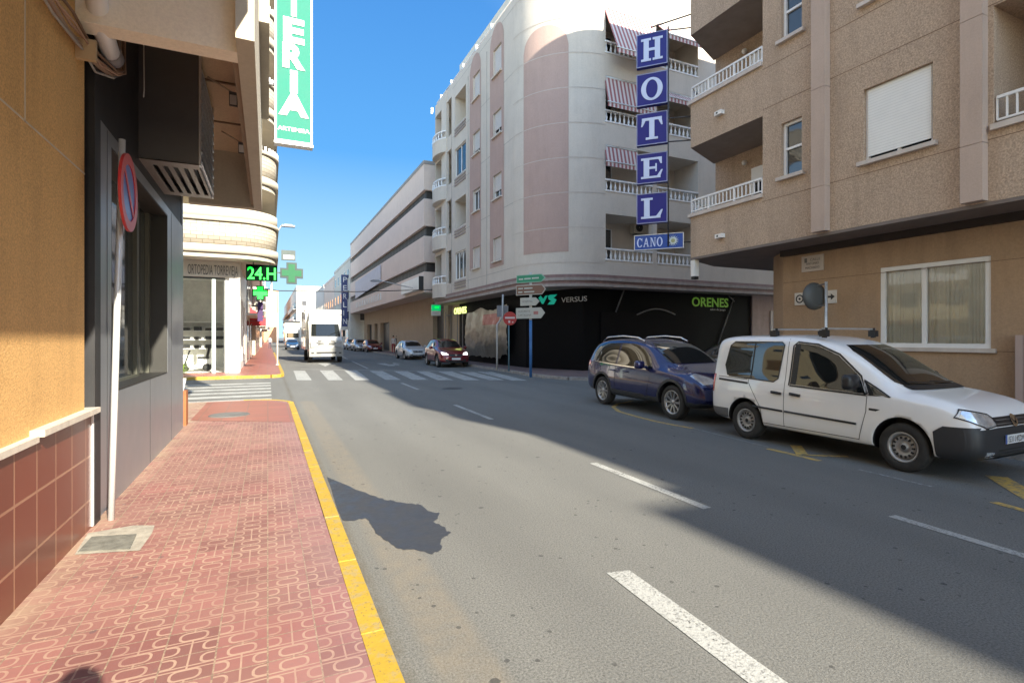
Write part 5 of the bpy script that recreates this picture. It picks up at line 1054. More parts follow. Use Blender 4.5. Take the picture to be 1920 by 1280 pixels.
cy2 = b_.y + .12; mb = MB(); mb.plate([(-.09, -.022), (.0, -.022), (.0, -.07), (.09, 0), (.0, .07), (.0, .022), (-.09, .022)], (RG - .031, cy2, cz), (0, -1, 0), Z3, .003); mb.build('arrow', BLACK, pq)
# traffic mirror seen from behind
mp = gr(1548, 640 + 110, SW); X_ = 10.9; p_ = onX(1549, 600, X_); mp = Vector((X_, p_.y, SW))
tm = empty('traffic_mirror', mp, 'dark back of a convex traffic mirror on a grey pole behind the white van', 'traffic mirror')
ztop = onX(1549, 528, X_).z; MB().tube([mp, (mp.x, mp.y, ztop)], .03, 10).build('pole', STEEL, tm)
mc = onX(1529, 556, X_ - .02); cdir = Vector((-.80, -.60, 0)).normalized()
mc = Vector((mp.x - .13, mp.y + .16, onX(1530, 556, X_).z)); r_ = .29
mb = MB(); nn = Vector((.2, .98, 0)).normalized(); ax_ = nn.cross(Z3).normalized()
prof_ = [(0, .07), (.12, .068), (.22, .05), (.27, .02), (.29, 0), (.30, -.03), (.27, -.035), (0, -.035)]
base = len(mb.v); N = 28
for k in range(N):
    t = 2 * pi * k / N
    for r, h in prof_: mb.v.append(tuple(mc + (ax_ * cos(t) + Z3 * sin(t)) * r + nn * h * -1))
m_n = len(prof_)
for k in range(N):
    for j in range(m_n - 1): mb.f.append((base + k * m_n + j, base + ((k + 1) % N) * m_n + j, base + ((k + 1) % N) * m_n + j + 1, base + k * m_n + j + 1)); mb.sm.append(True)
mb.build('mirror_shell', plain('mirror_back', (0.075, 0.08, 0.08), .5, var=.1), tm)
MB().bar(mc + Z3 * .22, (mp.x, mp.y, mc.z + .26), .03).bar(mc - Z3 * .22, (mp.x, mp.y, mc.z - .2), .03).build('bracket', DARKM, tm)
# utility cabinet
MB().box(RG - .18, RG - .01, 3.2, onX(1903, 700, RG - .18).y, .12, onX(1904, 628, RG - .18).z)
uc = MB().box(RG - .18, RG - .005, 3.2, onX(1903, 700, RG - .18).y, .12, onX(1904, 628, RG - .18).z).build('wall_cabinet', slatmat('pinkish_boards', (0.46, 0.35, 0.31), 1, 9, .6, .01, .7)); tag(uc, 'pinkish ribbed cabinet against the brown wall at the right edge', 'cabinet')
for (px, py) in ((1352, 213), (1353, 443)):
    c = onX(px, py, RX); t = empty('wall_lamp', c, 'small white lamp on the brown balcony parapet, ' + ('upper' if py < 300 else 'lower') + ' of the pair', 'wall lamp', 'small lamps on the parapets')
    MB().box(RX - .12, RX - .001, c.y - .11, c.y + .11, c.z - .05, c.z + .05).build('housing', WHITE, t); MB().box(RX - .125, RX - .1201, c.y + .0, c.y + .05, c.z - .02, c.z + .02).build('sensor', BLACK, t)
c = onX(1298, 507, RX + .0); t = empty('sign_light_box', c, 'narrow white fitting hanging below the brown balcony corner', 'light fitting'); MB().box(RX + .02, RX + .18, YC - .12, YC + .02, Zs - .5, Zs - .065).build('housing', WHITE, t); MB().box(RX + .03, RX + .17, YC - .11, YC + .01, Zs - .58, Zs - .501).build('base', BLACK, t)

# ================================================================ HOTEL SIGN
hd = Vector((-.68, .73, 0)).normalized(); hn = Vector((-.73, -.68, 0)); hn.normalize(); ho = Vector((RX, YC, 0))
BLUE, n, b = newmat('hotel_blue'); b.inputs['Base Color'].default_value = (0.010, 0.013, 0.19, 1); b.inputs['Roughness'].default_value = .35; LET = plain('letter_pale', (0.58, 0.66, 0.86), .45, var=.03); RIM = plain('sign_rim', (0.30, 0.33, 0.5), .4, .3)
def onH(px, py): return onP(px, py, ho, hd)
ex = -hd          # reading direction (left to right seen from the street)
def letters(ch, w_, h_):
    W, Hh = w_, h_; s, t = .17 * W, .10 * Hh
    R = lambda x0, x1, y0, y1: [(x0 * W, y0 * Hh), (x1 * W, y0 * Hh), (x1 * W, y1 * Hh), (x0 * W, y1 * Hh)]
    if ch == 'H': return [R(.12, .36, .0, 1), R(.64, .88, 0, 1), R(.0, .12, 0, .1), R(.36, .46, 0, .1), R(0, .12, .9, 1), R(.36, .46, .9, 1), R(.54, .64, 0, .1), R(.88, 1, 0, .1), R(.54, .64, .9, 1), R(.88, 1, .9, 1), R(.36, .64, .44, .56)]
    if ch == 'T': return [R(.38, .62, .0, .88), R(.22, .38, 0, .1), R(.62, .78, 0, .1), R(.04, .96, .88, 1), [(.0, .62 * Hh), (.07 * W, .62 * Hh), (.2 * W, .88 * Hh), (.04 * W, .88 * Hh)], [(.93 * W, .62 * Hh), (1 * W, .62 * Hh), (.96 * W, .88 * Hh), (.8 * W, .88 * Hh)]]
    if ch == 'E': return [R(.12, .38, 0, 1), R(.0, .12, 0, .1), R(0, .12, .9, 1), R(.38, .96, .9, 1), R(.38, .9, 0, .1), R(.38, .66, .45, .56), R(.66, .73, .32, .7), [(.8 * W, .9 * Hh), (.96 * W, .9 * Hh), (.96 * W, .68 * Hh), (.9 * W, .68 * Hh)], [(.74 * W, .1 * Hh), (.9 * W, .1 * Hh), (1 * W, .38 * Hh), (.93 * W, .38 * Hh)]]
    if ch == 'L': return [R(.14, .40, 0, 1), R(.0, .14, 0, .1), R(0, .14, .9, 1), R(.40, .54, .9, 1), R(.40, .9, 0, .1), [(.7 * W, .1 * Hh), (.9 * W, .1 * Hh), (1 * W, .4 * Hh), (.93 * W, .4 * Hh)]]
htl = empty('hotel_sign', onH(1252, 255), 'vertical blue HOTEL sign of five letter panels hung off the brown building corner', 'hotel sign')
spec = (('H', 55, 118, 59), ('O', 131, 192, 60), ('T', 206.5, 267, 60), ('E', 283, 340, 60), ('L', 359, 416, 60))
for i, (ch, y0, y1, _) in enumerate(spec):
    tr_ = onH(1251.5, y0); br_ = onH(1251.5, y1); bl_ = onH(1193.5, y1); Wd_ = (br_ - bl_).dot(ex); zb_ = br_.z - .0; Ht = tr_.z - br_.z; bl0 = Vector((bl_.x, bl_.y, zb_))
    P_ = MB().obox(bl0 + ex * Wd_ / 2 + Z3 * Ht / 2 - hn * .08, ex, hn, Z3, Wd_ / 2, .075, Ht / 2).build('letter_panel', BLUE, htl)
    mb = MB()
    for (u0, u1, v0, v1) in ((0, Wd_, 0, .022), (0, Wd_, Ht - .022, Ht), (0, .022, .022, Ht - .022), (Wd_ - .022, Wd_, .022, Ht - .022)): mb.obox(bl0 + ex * (u0 + u1) / 2 + Z3 * (v0 + v1) / 2 + hn * .002, ex, hn, Z3, (u1 - u0) / 2, .006, (v1 - v0) / 2)
    mb.build('rim', RIM, P_)
    lw, lh = Wd_ * .70, Ht * .68; lo_ = bl0 + ex * (Wd_ - lw) / 2 + Z3 * (Ht - lh) / 2 - hn * .004
    mb = MB()
    if ch == 'O':
        N = 32; c0 = lo_ + ex * lw / 2 + Z3 * lh / 2
        for k in range(N):
            a, b_ = 2 * pi * k / N, 2 * pi * (k + 1) / N; Q = lambda an, rx, ry, d=.012: c0 + ex * cos(an) * rx + Z3 * sin(an) * ry + hn * d
            mb.quad(Q(a, lw * .5, lh * .52), Q(b_, lw * .5, lh * .52), Q(b_, lw * .27, lh * .42), Q(a, lw * .27, lh * .42)); mb.quad(Q(a, lw * .5, lh * .52, 0), Q(b_, lw * .5, lh * .52, 0), Q(b_, lw * .5, lh * .52), Q(a, lw * .5, lh * .52)); mb.quad(Q(a, lw * .27, lh * .42, 0), Q(b_, lw * .27, lh * .42, 0), Q(b_, lw * .27, lh * .42), Q(a, lw * .27, lh * .42))
    else:
        for pl in letters(ch, lw, lh): mb.plate(pl, lo_, ex, Z3, .016 if (ex.cross(Z3)).dot(hn) > 0 else -.016)
    mb.build('letter', LET, P_)
mb = MB(); t0, t1 = onH(1253, 50), onH(1253, 462); mb.tube([t0, t1], .02, 8)
for py in (57, 222, 266, 455): q = onH(1254, py); e_ = Vector((RX + .1, YC + .05, q.z)); mb.tube([q, e_], .018, 6)
q = onH(1220, 52); mb.tube([q, Vector((RX, YC, q.z + .12))], .02, 6)
mb.build('mast', DARKM, htl)
cn = empty('hotel_name_sign', onH(1235, 455), 'blue CANO name board with a pale sunburst below the letter panels', 'hotel sign')
tr_ = onH(1282, 435); br_ = onH(1282, 464.5); bl_ = onH(1189, 472); Wd_ = (br_ - bl_).dot(ex); Ht = tr_.z - br_.z; bl0 = Vector((bl_.x, bl_.y, br_.z))
CB = plain('name_blue', (0.02, 0.075, 0.33), .3, var=.04)
MB().obox(bl0 + ex * Wd_ / 2 + Z3 * Ht / 2 - hn * .06, ex, hn, Z3, Wd_ / 2, .055, Ht / 2).build('board', CB, cn)
mb = MB()
for (u0, u1, v0, v1) in ((0, Wd_, 0, .02), (0, Wd_, Ht - .02, Ht), (0, .02, .02, Ht - .02), (Wd_ - .02, Wd_, .02, Ht - .02)): mb.obox(bl0 + ex * (u0 + u1) / 2 + Z3 * (v0 + v1) / 2 + hn * .002, ex, hn, Z3, (u1 - u0) / 2, .006, (v1 - v0) / 2)
mb.build('rim', STEEL, cn)
def slab_text(word, o, wd, h):
    R = lambda x0, x1, y0, y1: [(x0, y0), (x1, y0), (x1, y1), (x0, y1)]
    G_ = {'C': None, 'O': None, 'A': [[(.0, 0), (.14, 0), (.56, 1), (.42, 1)], [(.66, 0), (.88, 0), (.58, 1), (.42, 1)], R(.22, .74, .3, .4), R(-.04, .26, 0, .06), R(.58, 1.0, 0, .06)], 'N': [R(.12, .22, 0, 1), R(.78, .88, 0, 1), [(.12, 1), (.34, 1), (.88, 0), (.7, 0)], R(.0, .34, 0, .06), R(.0, .2, .94, 1), R(.66, 1, .94, 1)]}
    mb = MB(); n_ = len(word); cw_ = wd / n_
    for i, ch in enumerate(word):
        ox = i * cw_; lw = cw_ * .88
        if G_[ch] is None:
            r0, r1 = (35, 325) if ch == 'C' else (0, 360); N = 28
            for k in range(N):
                a, b_ = RAD(r0 + (r1 - r0) * k / N), RAD(r0 + (r1 - r0) * (k + 1) / N); Q = lambda an, rx, ry: o + ex * (ox + lw / 2 + cos(an) * rx) + Z3 * (h / 2 + sin(an) * ry) + hn * .01
                mb.quad(Q(a, lw * .5, h * .52), Q(b_, lw * .5, h * .52), Q(b_, lw * .26, h * .43), Q(a, lw * .26, h * .43))
            if ch == 'C': mb.plate([(ox + lw * .86, h * .62), (ox + lw * .93, h * .62), (ox + lw * .93, h), (ox + lw * .86, h)], o + hn * .004, ex, Z3, .006)
        else:
            for pl in G_[ch]: mb.plate([(ox + a * lw, b * h) for a, b in pl], o + hn * .003, ex, Z3, .008 if (ex.cross(Z3)).dot(hn) > 0 else -.008)
    return mb
slab_text('CANO', bl0 + ex * Wd_ * .06 + Z3 * Ht * .2, Wd_ * .54, Ht * .58).build('lettering', LET, cn)
mb = MB(); c0 = bl0 + ex * Wd_ * .79 + Z3 * Ht * .5 + hn * .006
for k in range(16):
    a = 2 * pi * k / 16; d = ex * cos(a) + Z3 * sin(a); s_ = (ex * -sin(a) + Z3 * cos(a)) * Ht * .03; mb.quad(c0 + d * Ht * .2 + s_, c0 + d * Ht * .2 - s_, c0 + d * Ht * .38)
disc(mb, c0 - hn * .003, hn, Ht * .13, Ht * .21, .004, 20); mb.build('sun_rays', plain('sun_pale', (.55, .62, .6), .5), cn); disc(MB(), c0 - hn * .003, hn, 0, Ht * .13, .005, 16).build('sun_disc', plain('sun_gold', (.34, .36, .18), .5), cn)

# ================================================================ POLES ON THE FAR RIGHT CORNER
p0 = gr(995, 707, SW); sp = empty('direction_signpost', p0, 'blue and white pole with four arrow direction signs at the black corner', 'signpost')
zT, zM = onY(995, 511, p0.y).z, onY(995, 600, p0.y).z
MB().tube([p0, (p0.x, p0.y, zM)], .055, 12).build('blue_pole', plain('pole_blue', (0.035, 0.14, 0.36), .5, var=.2), sp); MB().tube([(p0.x, p0.y, zM), (p0.x, p0.y, zT)], .052, 12).build('white_pole', plain('pole_grey_white', (.5, .5, .48), .5), sp)
sdv = Vector((.55, -.83, 0)).normalized(); snv = Vector((-.83, -.55, 0)); GRN = plain('sign_green', (0.02, 0.24, 0.13), .4, var=.08); BRO = plain('sign_brown', (0.17, 0.09, 0.065), .4, var=.08); SWH = plain('sign_offwhite', (0.40, 0.40, 0.36), .5, var=.06)
def uvp(px, py): q = onP(px, py, p0 + snv * .07, sdv); return q
def arrow_sign(px0, px1, yt, yb2, face, rim, lines, tip=.16, tcol=None, box=None):
    a = uvp(px0, yb2); b_ = uvp(px1, yb2); Lw = (b_ - a).dot(sdv); zc_ = onY(995, (yt + yb2) / 2, p0.y).z; hh = (onY(995, yt, p0.y).z - onY(995, yb2, p0.y).z); o = Vector((a.x, a.y, zc_ - hh / 2))
    th = .02 if (sdv.cross(Z3)).dot(snv) > 0 else -.02
    sh = lambda m_: [(m_, m_), (Lw - tip * 1.1 - m_ * .4, m_), (Lw - m_ * 1.6, hh / 2), (Lw - tip * 1.1 - m_ * .4, hh - m_), (m_, hh - m_)]
    A_ = MB().plate(sh(0), o, sdv, Z3, th).build('arrow_sign', rim, sp); MB().plate(sh(.03), o + snv * .021, sdv, Z3, th * .15).build('face', face, A_)
    for (tx, fx0, fx1, fz, fh) in lines:
        if tx: text(None, tx, hh * fh / .72, o + snv * .026 + sdv * Lw * fx0 + Z3 * hh * fz, sdv, Z3, 'lettering', tcol or GT, A_, ext=.001, width=Lw * (fx1 - fx0))
        else: MB().plate([(Lw * fx0, hh * fz), (Lw * fx1, hh * fz), (Lw * fx1, hh * (fz + fh)), (Lw * fx0, hh * (fz + fh))], o + snv * .025, sdv, Z3, th * .1).build('print', tcol or GT, A_)
    if box: MB().plate([(Lw * .62, hh * .36), (Lw * .78, hh * .36), (Lw * .78, hh * .66), (Lw * .62, hh * .66)], o + snv * .025, sdv, Z3, th * .1).build('road_number', plain('pale_red_box', (.34, .14, .13), .5), A_)
PALE = plain('sign_print_pale', (.45, .5, .46), .5)
arrow_sign(969, 1023, 515, 530, GRN, plain('pale_green_rim', (.22, .42, .33), .5), [(None, .08, .24, .38, .18), (None, .28, .5, .4, .18), (None, .54, .78, .42, .18)], tcol=PALE)
arrow_sign(968, 1024, 534, 553, BRO, SWH, [(None, .08, .24, .6, .12), (None, .28, .56, .6, .12), (None, .08, .22, .24, .12), (None, .28, .62, .24, .12)], tcol=PALE)
arrow_sign(976, 1012, 558, 573, SWH, SWH, [('HOSPITAL', .1, .66, .4, .24)])
arrow_sign(968, 1022, 577, 597, SWH, SWH, [('ALICANTE', .08, .5, .58, .2), ('CARTAGENA', .08, .54, .22, .2)], box=True)
p0 = gr(954, 696, SW); ne = empty('no_entry_sign', p0, 'round red no entry sign on a grey blue pole at the far corner', 'road sign'); zc_ = onY(957, 597, p0.y).z; r_ = (onY(969, 597, p0.y).x - onY(946, 597, p0.y).x) / 2
MB().tube([p0, (p0.x, p0.y, zc_ + .3)], .035, 10).build('pole', plain('pole_dull_blue', (.10, .19, .24), .5), ne)
c = Vector((p0.x + .03, p0.y - .05, zc_)); fd = Vector((-.35, -.93, 0)).normalized(); fx = Vector((.93, -.35, 0)); disc(MB(), c, fd, 0, r_, .02, 28).build('red_disc', plain('no_entry_red', (.40, .015, .02), .35), ne)
MB().obox(c + fd * .024 + Z3 * .03, fx, fd, Z3, r_ * .72, .003, r_ * .13).obox(c + fd * .024 - Z3 * r_ * .48 - fx * .03, fx, fd, Z3, r_ * .14, .003, r_ * .18).obox(c + fd * .024 - Z3 * r_ * .55 + fx * .13, fx, fd, Z3, r_ * .10, .003, r_ * .08).build('white_bar', plain('sign_pinkish_white', (.6, .5, .5), .5), ne)
p0 = gr(932, 693, SW); q = [onY(932, 608, p0.y), onY(942, 595, p0.y), onY(943, 552, p0.y)]; cp = empty('cranked_pole', p0, 'pale cranked pole with a grey plate standing before the foil sheet', 'pole')
MB().tube([p0, q[0], q[1], q[2]], .045, 10).build('shaft', plain('pole_pale', (.42, .41, .39), .5), cp); a, b_ = onY(932, 594, p0.y + .06), onY(953, 573, p0.y + .06); MB().box(a.x, b_.x, p0.y + .06, p0.y + .09, a.z, b_.z).build('plate', plain('plate_grey', (.27, .28, .30), .5, .4), cp)
# AC units on the corner building
def acu(c, ux, nrm, lab):
    t = empty('air_conditioner', c, lab, 'air conditioner', 'air conditioners on the corner building'); ux, nrm = Vector(ux), Vector(nrm)
    MB().obox(c, ux, nrm, Z3, .42, .16, .3).build('casing', plain('ac_beige', (.5, .45, .36), .6), t); disc(MB(), c + nrm * .161 - ux * .1, nrm, .03, .22, .01, 18).build('fan_grille', BLACK, t); MB().obox(c - Z3 * .34, ux, nrm, Z3, .3, .14, .02).build('bracket', DARKM, t)
for i, (px, py) in enumerate(((838, 338), (838, 418), (837, 500))): acu(onX(px, py, CX + .9), (0, 1, 0), (0, -1, 0) if 0 else (-1, 0, 0), ('top', 'middle', 'lowest')[i] + ' beige air conditioner in the stack of end balconies')
acu(onY(1198, 428, CFY + 1.3), (1, 0, 0), (0, -1, 0), 'air conditioner in the lowest side balcony behind the hotel name sign')
# ================================================================ VEHICLES
def lerp_tab(tab, y):
    if y <= tab[0][0]: return tab[0][1]
    for (a, va), (b, vb) in zip(tab, tab[1:]):
        if y <= b:
            t = (y - a) / (b - a); return va + (vb - va) * t
    return tab[-1][1]
def paint(name, c, flake=0.0, rough=.28):
    m, n, b = newmat(name); p = pos(n); f = noise(n, p, 3, 4)
    lk(n, mixc(n, f, tuple(x * .92 for x in c), c), b.inputs['Base Color']); b.inputs['Roughness'].default_value = rough; b.inputs['Metallic'].default_value = flake
    b.inputs['Coat Weight'].default_value = 1.0; b.inputs['Coat Roughness'].default_value = .03; return m
CHROME = plain('chrome', (.7, .7, .7), .15, 1.0, var=0); LAMPC = plain('headlamp_clear', (.62, .66, .70), .08, .6, var=.25, scale=14, coat=1); REDL = plain('tail_lamp_red', (.55, .02, .02), .15, var=0, coat=1)
PLATE = plain('number_plate', (.70, .70, .70), .5, var=0); TRIM = plain('grey_black_trim', (.028, .03, .034), .5, var=.1, bmp=.001); SEAM = plain('seam_dark', (.02, .02, .02), .7, var=0); ALLOY = plain('alloy_rim', (.45, .45, .46), .3, .85, var=.08); STEELRIM = plain('silver_steel_rim', (.42, .42, .42), .45, .5, var=.15)
class Car:
    def __init__(s, name, label, cat, P, body_mat, loc, rz, group=None, scale=1.0):
        s.P = P; s.L, s.Wd = P['L'], P['W']; s.root = empty(name, loc, label, cat, group, rz); s.root.scale = (scale,) * 3; WL[s.root.name] = Vector()
        ys = P['ys']; T = lambda k, y: lerp_tab(P[k], y)
        verts, faces = [], []; K = 0
        for y in ys:
            zt, zb, z0, w, wt = T('top', y), T('belt', y), T('bot', y), T('w', y) , T('wt', y)
            zb = min(zb, zt - .05)
            sec = [(.0, z0), (w * .7, z0), (w - .05, z0 + .02), (w - .01, z0 + .10), (w, z0 + .40 * (zb - z0)), (w - .005, z0 + .75 * (zb - z0)), (w - .035, zb), (w - .05, zb + .02 * (1 if zt - zb > .15 else .3))]
            if zt - zb > .15: sec += [((w - .05) * .45 + wt * .55, zb + (zt - zb) * .52), (wt + .01, zt - .085), (wt - .06, zt - .025), (wt * .55, zt), (0, zt + .005)]
            else: sec += [((w * .9), zb + (zt - zb) * .55), (w * .84, zt - .012), (w * .72, zt - .004), (w * .45, zt), (0, zt + .004)]
            ring = sec + [(-x, z) for x, z in sec[-2:0:-1]]; K = len(ring)
            verts += [(x, y - s.L / 2, z) for x, z in ring]
        n = len(ys)
        for i in range(n - 1):
            for j in range(K): faces.append((i * K + j, i * K + (j + 1) % K, (i + 1) * K + (j + 1) % K, (i + 1) * K + j))
        h = (K + 2) // 2   # caps as quad strips across
        for base, fl_ in ((0, False), ((n - 1) * K, True)):
            for j in range(h - 1):
                a, b_ = j, j + 1; c, d = (K - j) % K, (K - j - 1) % K
                q = []
                for v in (base + a, base + b_, base + d, base + c):
                    if v not in q: q.append(v)
                if len(q) >= 3: faces.append(tuple(q if fl_ else q[::-1]))
        me = bpy.data.meshes.new('body'); me.from_pydata(verts, [], faces); bm = bmesh.new(); bm.from_mesh(me); bmesh.ops.recalc_face_normals(bm, faces=bm.faces); bm.to_mesh(me); bm.free()
        o = bpy.data.objects.new('body', me); COL.objects.link(o); md = o.modifiers.new('s', 'SUBSURF'); md.levels = P.get('sub', 2); md.render_levels = md.levels
        dg = bpy.context.evaluated_depsgraph_get(); dg.update(); me2 = bpy.data.meshes.new_from_object(o.evaluated_get(dg)); o.modifiers.clear(); o.data = me2
        s.bvh = BVHTree.FromPolygons([v.co.copy() for v in me2.vertices], [tuple(p.vertices) for p in me2.polygons])
        # wheel arches
        cut = MB(); R = P['R']; s.wy = [P['wr'] - s.L / 2, P['wf'] - s.L / 2]
        for y in s.wy:
            for sx in (-1, 1): cut.lathe([(0, sx * (s.Wd / 2 - .30)), (R + .065, sx * (s.Wd / 2 - .30)), (R + .065, sx * (s.Wd / 2 + .3)), (0, sx * (s.Wd / 2 + .3))], (0, y, R + .01), 'x', 40)
        bm = bmesh.new(); me = bpy.data.meshes.new('c'); me.from_pydata(cut.v, [], cut.f); bm.from_mesh(me); bmesh.ops.remove_doubles(bm, verts=bm.verts, dist=1e-5); bmesh.ops.recalc_face_normals(bm, faces=bm.faces); bm.to_mesh(me); bm.free()
        co = bpy.data.objects.new('c', me); COL.objects.link(co); md = o.modifiers.new('b', 'BOOLEAN'); md.object = co; md.operation = 'DIFFERENCE'; md.solver = 'EXACT'
        dg = bpy.context.evaluated_depsgraph_get(); dg.update(); me3 = bpy.data.meshes.new_from_object(o.evaluated_get(dg)); o.modifiers.clear(); o.data = me3
        COL.objects.unlink(co); bpy.data.objects.remove(co)
        me3.materials.clear(); me3.materials.append(body_mat); me3.materials.append(BLACK); me3.materials.append(TRIM)
        zl = P.get('clad', 0)
        for p in me3.polygons:
            c = p.center; p.use_smooth = True; p.material_index = 0
            for y in s.wy:
                r = max(sqrt((me3.vertices[q].co.y - y) ** 2 + (me3.vertices[q].co.z - R - .01) ** 2) for q in p.vertices)
                if r < R + .070 and abs(c.x) > s.Wd / 2 - .31: p.material_index = 1; p.use_smooth = False
            if p.material_index == 0 and p.normal.z < -.7 and c.z < .4: p.material_index = 1
            if p.material_index == 0 and c.z < zl: p.material_index = 2
        o.parent = s.root; WL[o.name] = Vector(); s.body = o; s.bm_ = body_mat
        for y in s.wy:
            for sx in (-1, 1): s.wheel(sx, y, R)
    def wheel(s, sx, y, R):
        w = .20 if R < .36 else .22; xo = sx * (s.Wd / 2 - .03); xi = sx * (s.Wd / 2 - .03 - w); rr = R * s.P.get('rim', .64)
        d = sx
        prof = [(rr, xo - d * .02), (rr + .02, xo), (R * .93, xo), (R * .985, xo - d * .02), (R, xo - d * .05), (R, xi + d * .05), (R * .95, xi), (rr, xi)]
        t = MB().lathe(prof, (0, y, R), 'x', 40).build('wheel', RUBBER, s.root)
        st = s.P.get('spokes', 10); c = Vector((0, y, R)); rim = MB()
        rim.lathe([(rr, xo - d * .025), (rr + .012, xo - d * .008), (rr - .012, xo - d * .01), (rr - .03, xo - d * .05), (rr - .035, xo - d * .10)], c, 'x', 36)
        if st:
            rim.lathe([(0, xo - d * .02), (.045, xo - d * .022), (.06, xo - d * .04), (.06, xo - d * .07)], c, 'x', 20)
            for k in range(st):
                a = 2 * pi * k / st; u = Vector((0, cos(a), sin(a))); v = Vector((0, -sin(a), cos(a)))
                p0, p1 = u * .045, u * (rr - .015); w0, w1 = .018, .030 if st < 8 else .022
                P = lambda q, ww, dx: c + q + v * ww + Vector((xo - d * dx, 0, 0))
                rim.quad(P(p0, -w0, .035), P(p0, w0, .035), P(p1, w1, .022), P(p1, -w1, .022)); rim.quad(P(p0, w0, .035), P(p0, w0, .07), P(p1, w1, .06), P(p1, w1, .022)); rim.quad(P(p0, -w0, .035), P(p0, -w0, .07), P(p1, -w1, .06), P(p1, -w1, .022))
            rim.build('rim', ALLOY, t)
            bd = MB().lathe([(0, xo - d * .10), (rr - .02, xo - d * .10)], c, 'x', 24); bd.build('brake_disc', plain('brake_dark', (.05, .05, .05), .5, .5, var=.2), t)
        else:
            rim.lathe([(0, xo - d * .035), (.05, xo - d * .035), (.055, xo - d * .06), (.09, xo - d * .065), (.115, xo - d * .03), (rr - .045, xo - d * .045), (rr - .03, xo - d * .08)], c, 'x', 36); rim.build('rim', STEELRIM, t)
            hm = MB()
            for k in range(14):
                a = 2 * pi * k / 14; q = c + Vector((xo - d * .030, cos(a) * (rr - .068), sin(a) * (rr - .068))); hm.obox(q, (0, cos(a), sin(a)), (0, -sin(a), cos(a)), (1, 0, 0), .016, .011, .012)
            hm.lathe([(0, xo - d * .030), (.035, xo - d * .030)], c, 'x', 16); hm.build('vent_hole', SEAM, t)
    def drape(s, poly, name, mat, ang=90, off=.004, side=1, step=.05, parent=None, thick=0, closed=True, label=None):
        """poly in (a, z): ang 0 = front, 180 = rear, 90 = flank; a runs along the horizontal axis square to the projection"""
        th = RAD(ang); dirv = Vector((sin(th) * side, cos(th), 0)); au = Vector((cos(th) * side, -sin(th), 0))
        if ang == 90: au = Vector((0, 1, 0))
        if ang in (0, 180): au = Vector((1 * side, 0, 0))
        bm = bmesh.new(); f = bm.faces.new([bm.verts.new((a, z, 0)) for a, z in poly])
        xs = [p[0] for p in poly]; zs = [p[1] for p in poly]
        for ax, lo_, hi in ((0, min(xs), max(xs)), (1, min(zs), max(zs))):
            k = int((hi - lo_) / step)
            for i in range(1, k + 1):
                c = lo_ + (hi - lo_) * i / (k + 1); co = Vector((c, 0, 0)) if ax == 0 else Vector((0, c, 0)); no = Vector((1, 0, 0)) if ax == 0 else Vector((0, 1, 0))
                bmesh.ops.bisect_plane(bm, geom=bm.verts[:] + bm.edges[:] + bm.faces[:], plane_co=co, plane_no=no)
        base0 = Vector((0, s.L / 2, 0)) if ang not in (0, 90, 180) else Vector()
        for v in bm.verts:
            o = base0 + au * v.co.x + Vector((0, 0, v.co.y)) + dirv * 4; hit = s.bvh.ray_cast(o, -dirv)
            if hit[0] is None:
                nr = s.bvh.find_nearest(base0 + au * v.co.x + Vector((0, 0, v.co.y)) + dirv * (s.Wd / 2 if ang == 90 else s.L / 2)); v.co = nr[0] + nr[1] * off
            else: nn = hit[1]; nn = nn if nn.dot(dirv) > 0 else -nn; v.co = hit[0] + nn * off
        if thick:
            r = bmesh.ops.extrude_face_region(bm, geom=bm.faces[:])
            for v in [g for g in r['geom'] if isinstance(g, bmesh.types.BMVert)]: v.co += dirv * thick
        bmesh.ops.recalc_face_normals(bm, faces=bm.faces)
        me = bpy.data.meshes.new(name); bm.to_mesh(me); bm.free(); me.materials.append(mat)
        av = sum((p.normal.dot(dirv) * p.area for p in me.polygons), 0)
        if av < 0 and not thick: me.flip_normals()
        for p in me.polygons: p.use_smooth = True
        o = bpy.data.objects.new(name, me); COL.objects.link(o); o.parent = parent or s.root; WL[o.name] = Vector()
        if label: o['label'] = label
        return o
    def line(s, pts, wd, name, mat, ang=90, side=1, off=.003, parent=None):
        L, R = curve_strip(pts, wd); return s.drape([tuple(p) for p in L] + [tuple(p) for p in R[::-1]], name, mat, ang, off, side, .06, parent)
def yl(c, *pts): return [(y - c.L / 2, z) for y, z in pts]
def mirror(c, sx, y, z, mat, s=1.0):
    x = c.Wd / 2; m = MB()
    m.tube([(sx * (x - .10), y - c.L / 2, z - .03), (sx * (x + .06), y - c.L / 2, z - .02)], [.035, .03], 8)
    N = 24; prof = [(0, -.07), (.07, -.065), (.095, -.03), (.10, .03), (.092, .06), (0, .06)]; base = len(m.v)
    for k in range(N):
        t = 2 * pi * k / N; sq = 1 / (abs(cos(t)) ** 4 + abs(sin(t)) ** 4) ** .25
        for r, h in prof: m.v.append((sx * (x + .11) + r * sq * cos(t) * 1.05 * s, y - c.L / 2 - h, z + .03 + r * sq * sin(t) * .85 * s))
    for k in range(N):
        for j in range(5): m.f.append((base + k * 6 + j, base + ((k + 1) % N) * 6 + j, base + ((k + 1) % N) * 6 + j + 1, base + k * 6 + j + 1)); m.sm.append(True)
    return m.build('wing_mirror', mat, c.root)

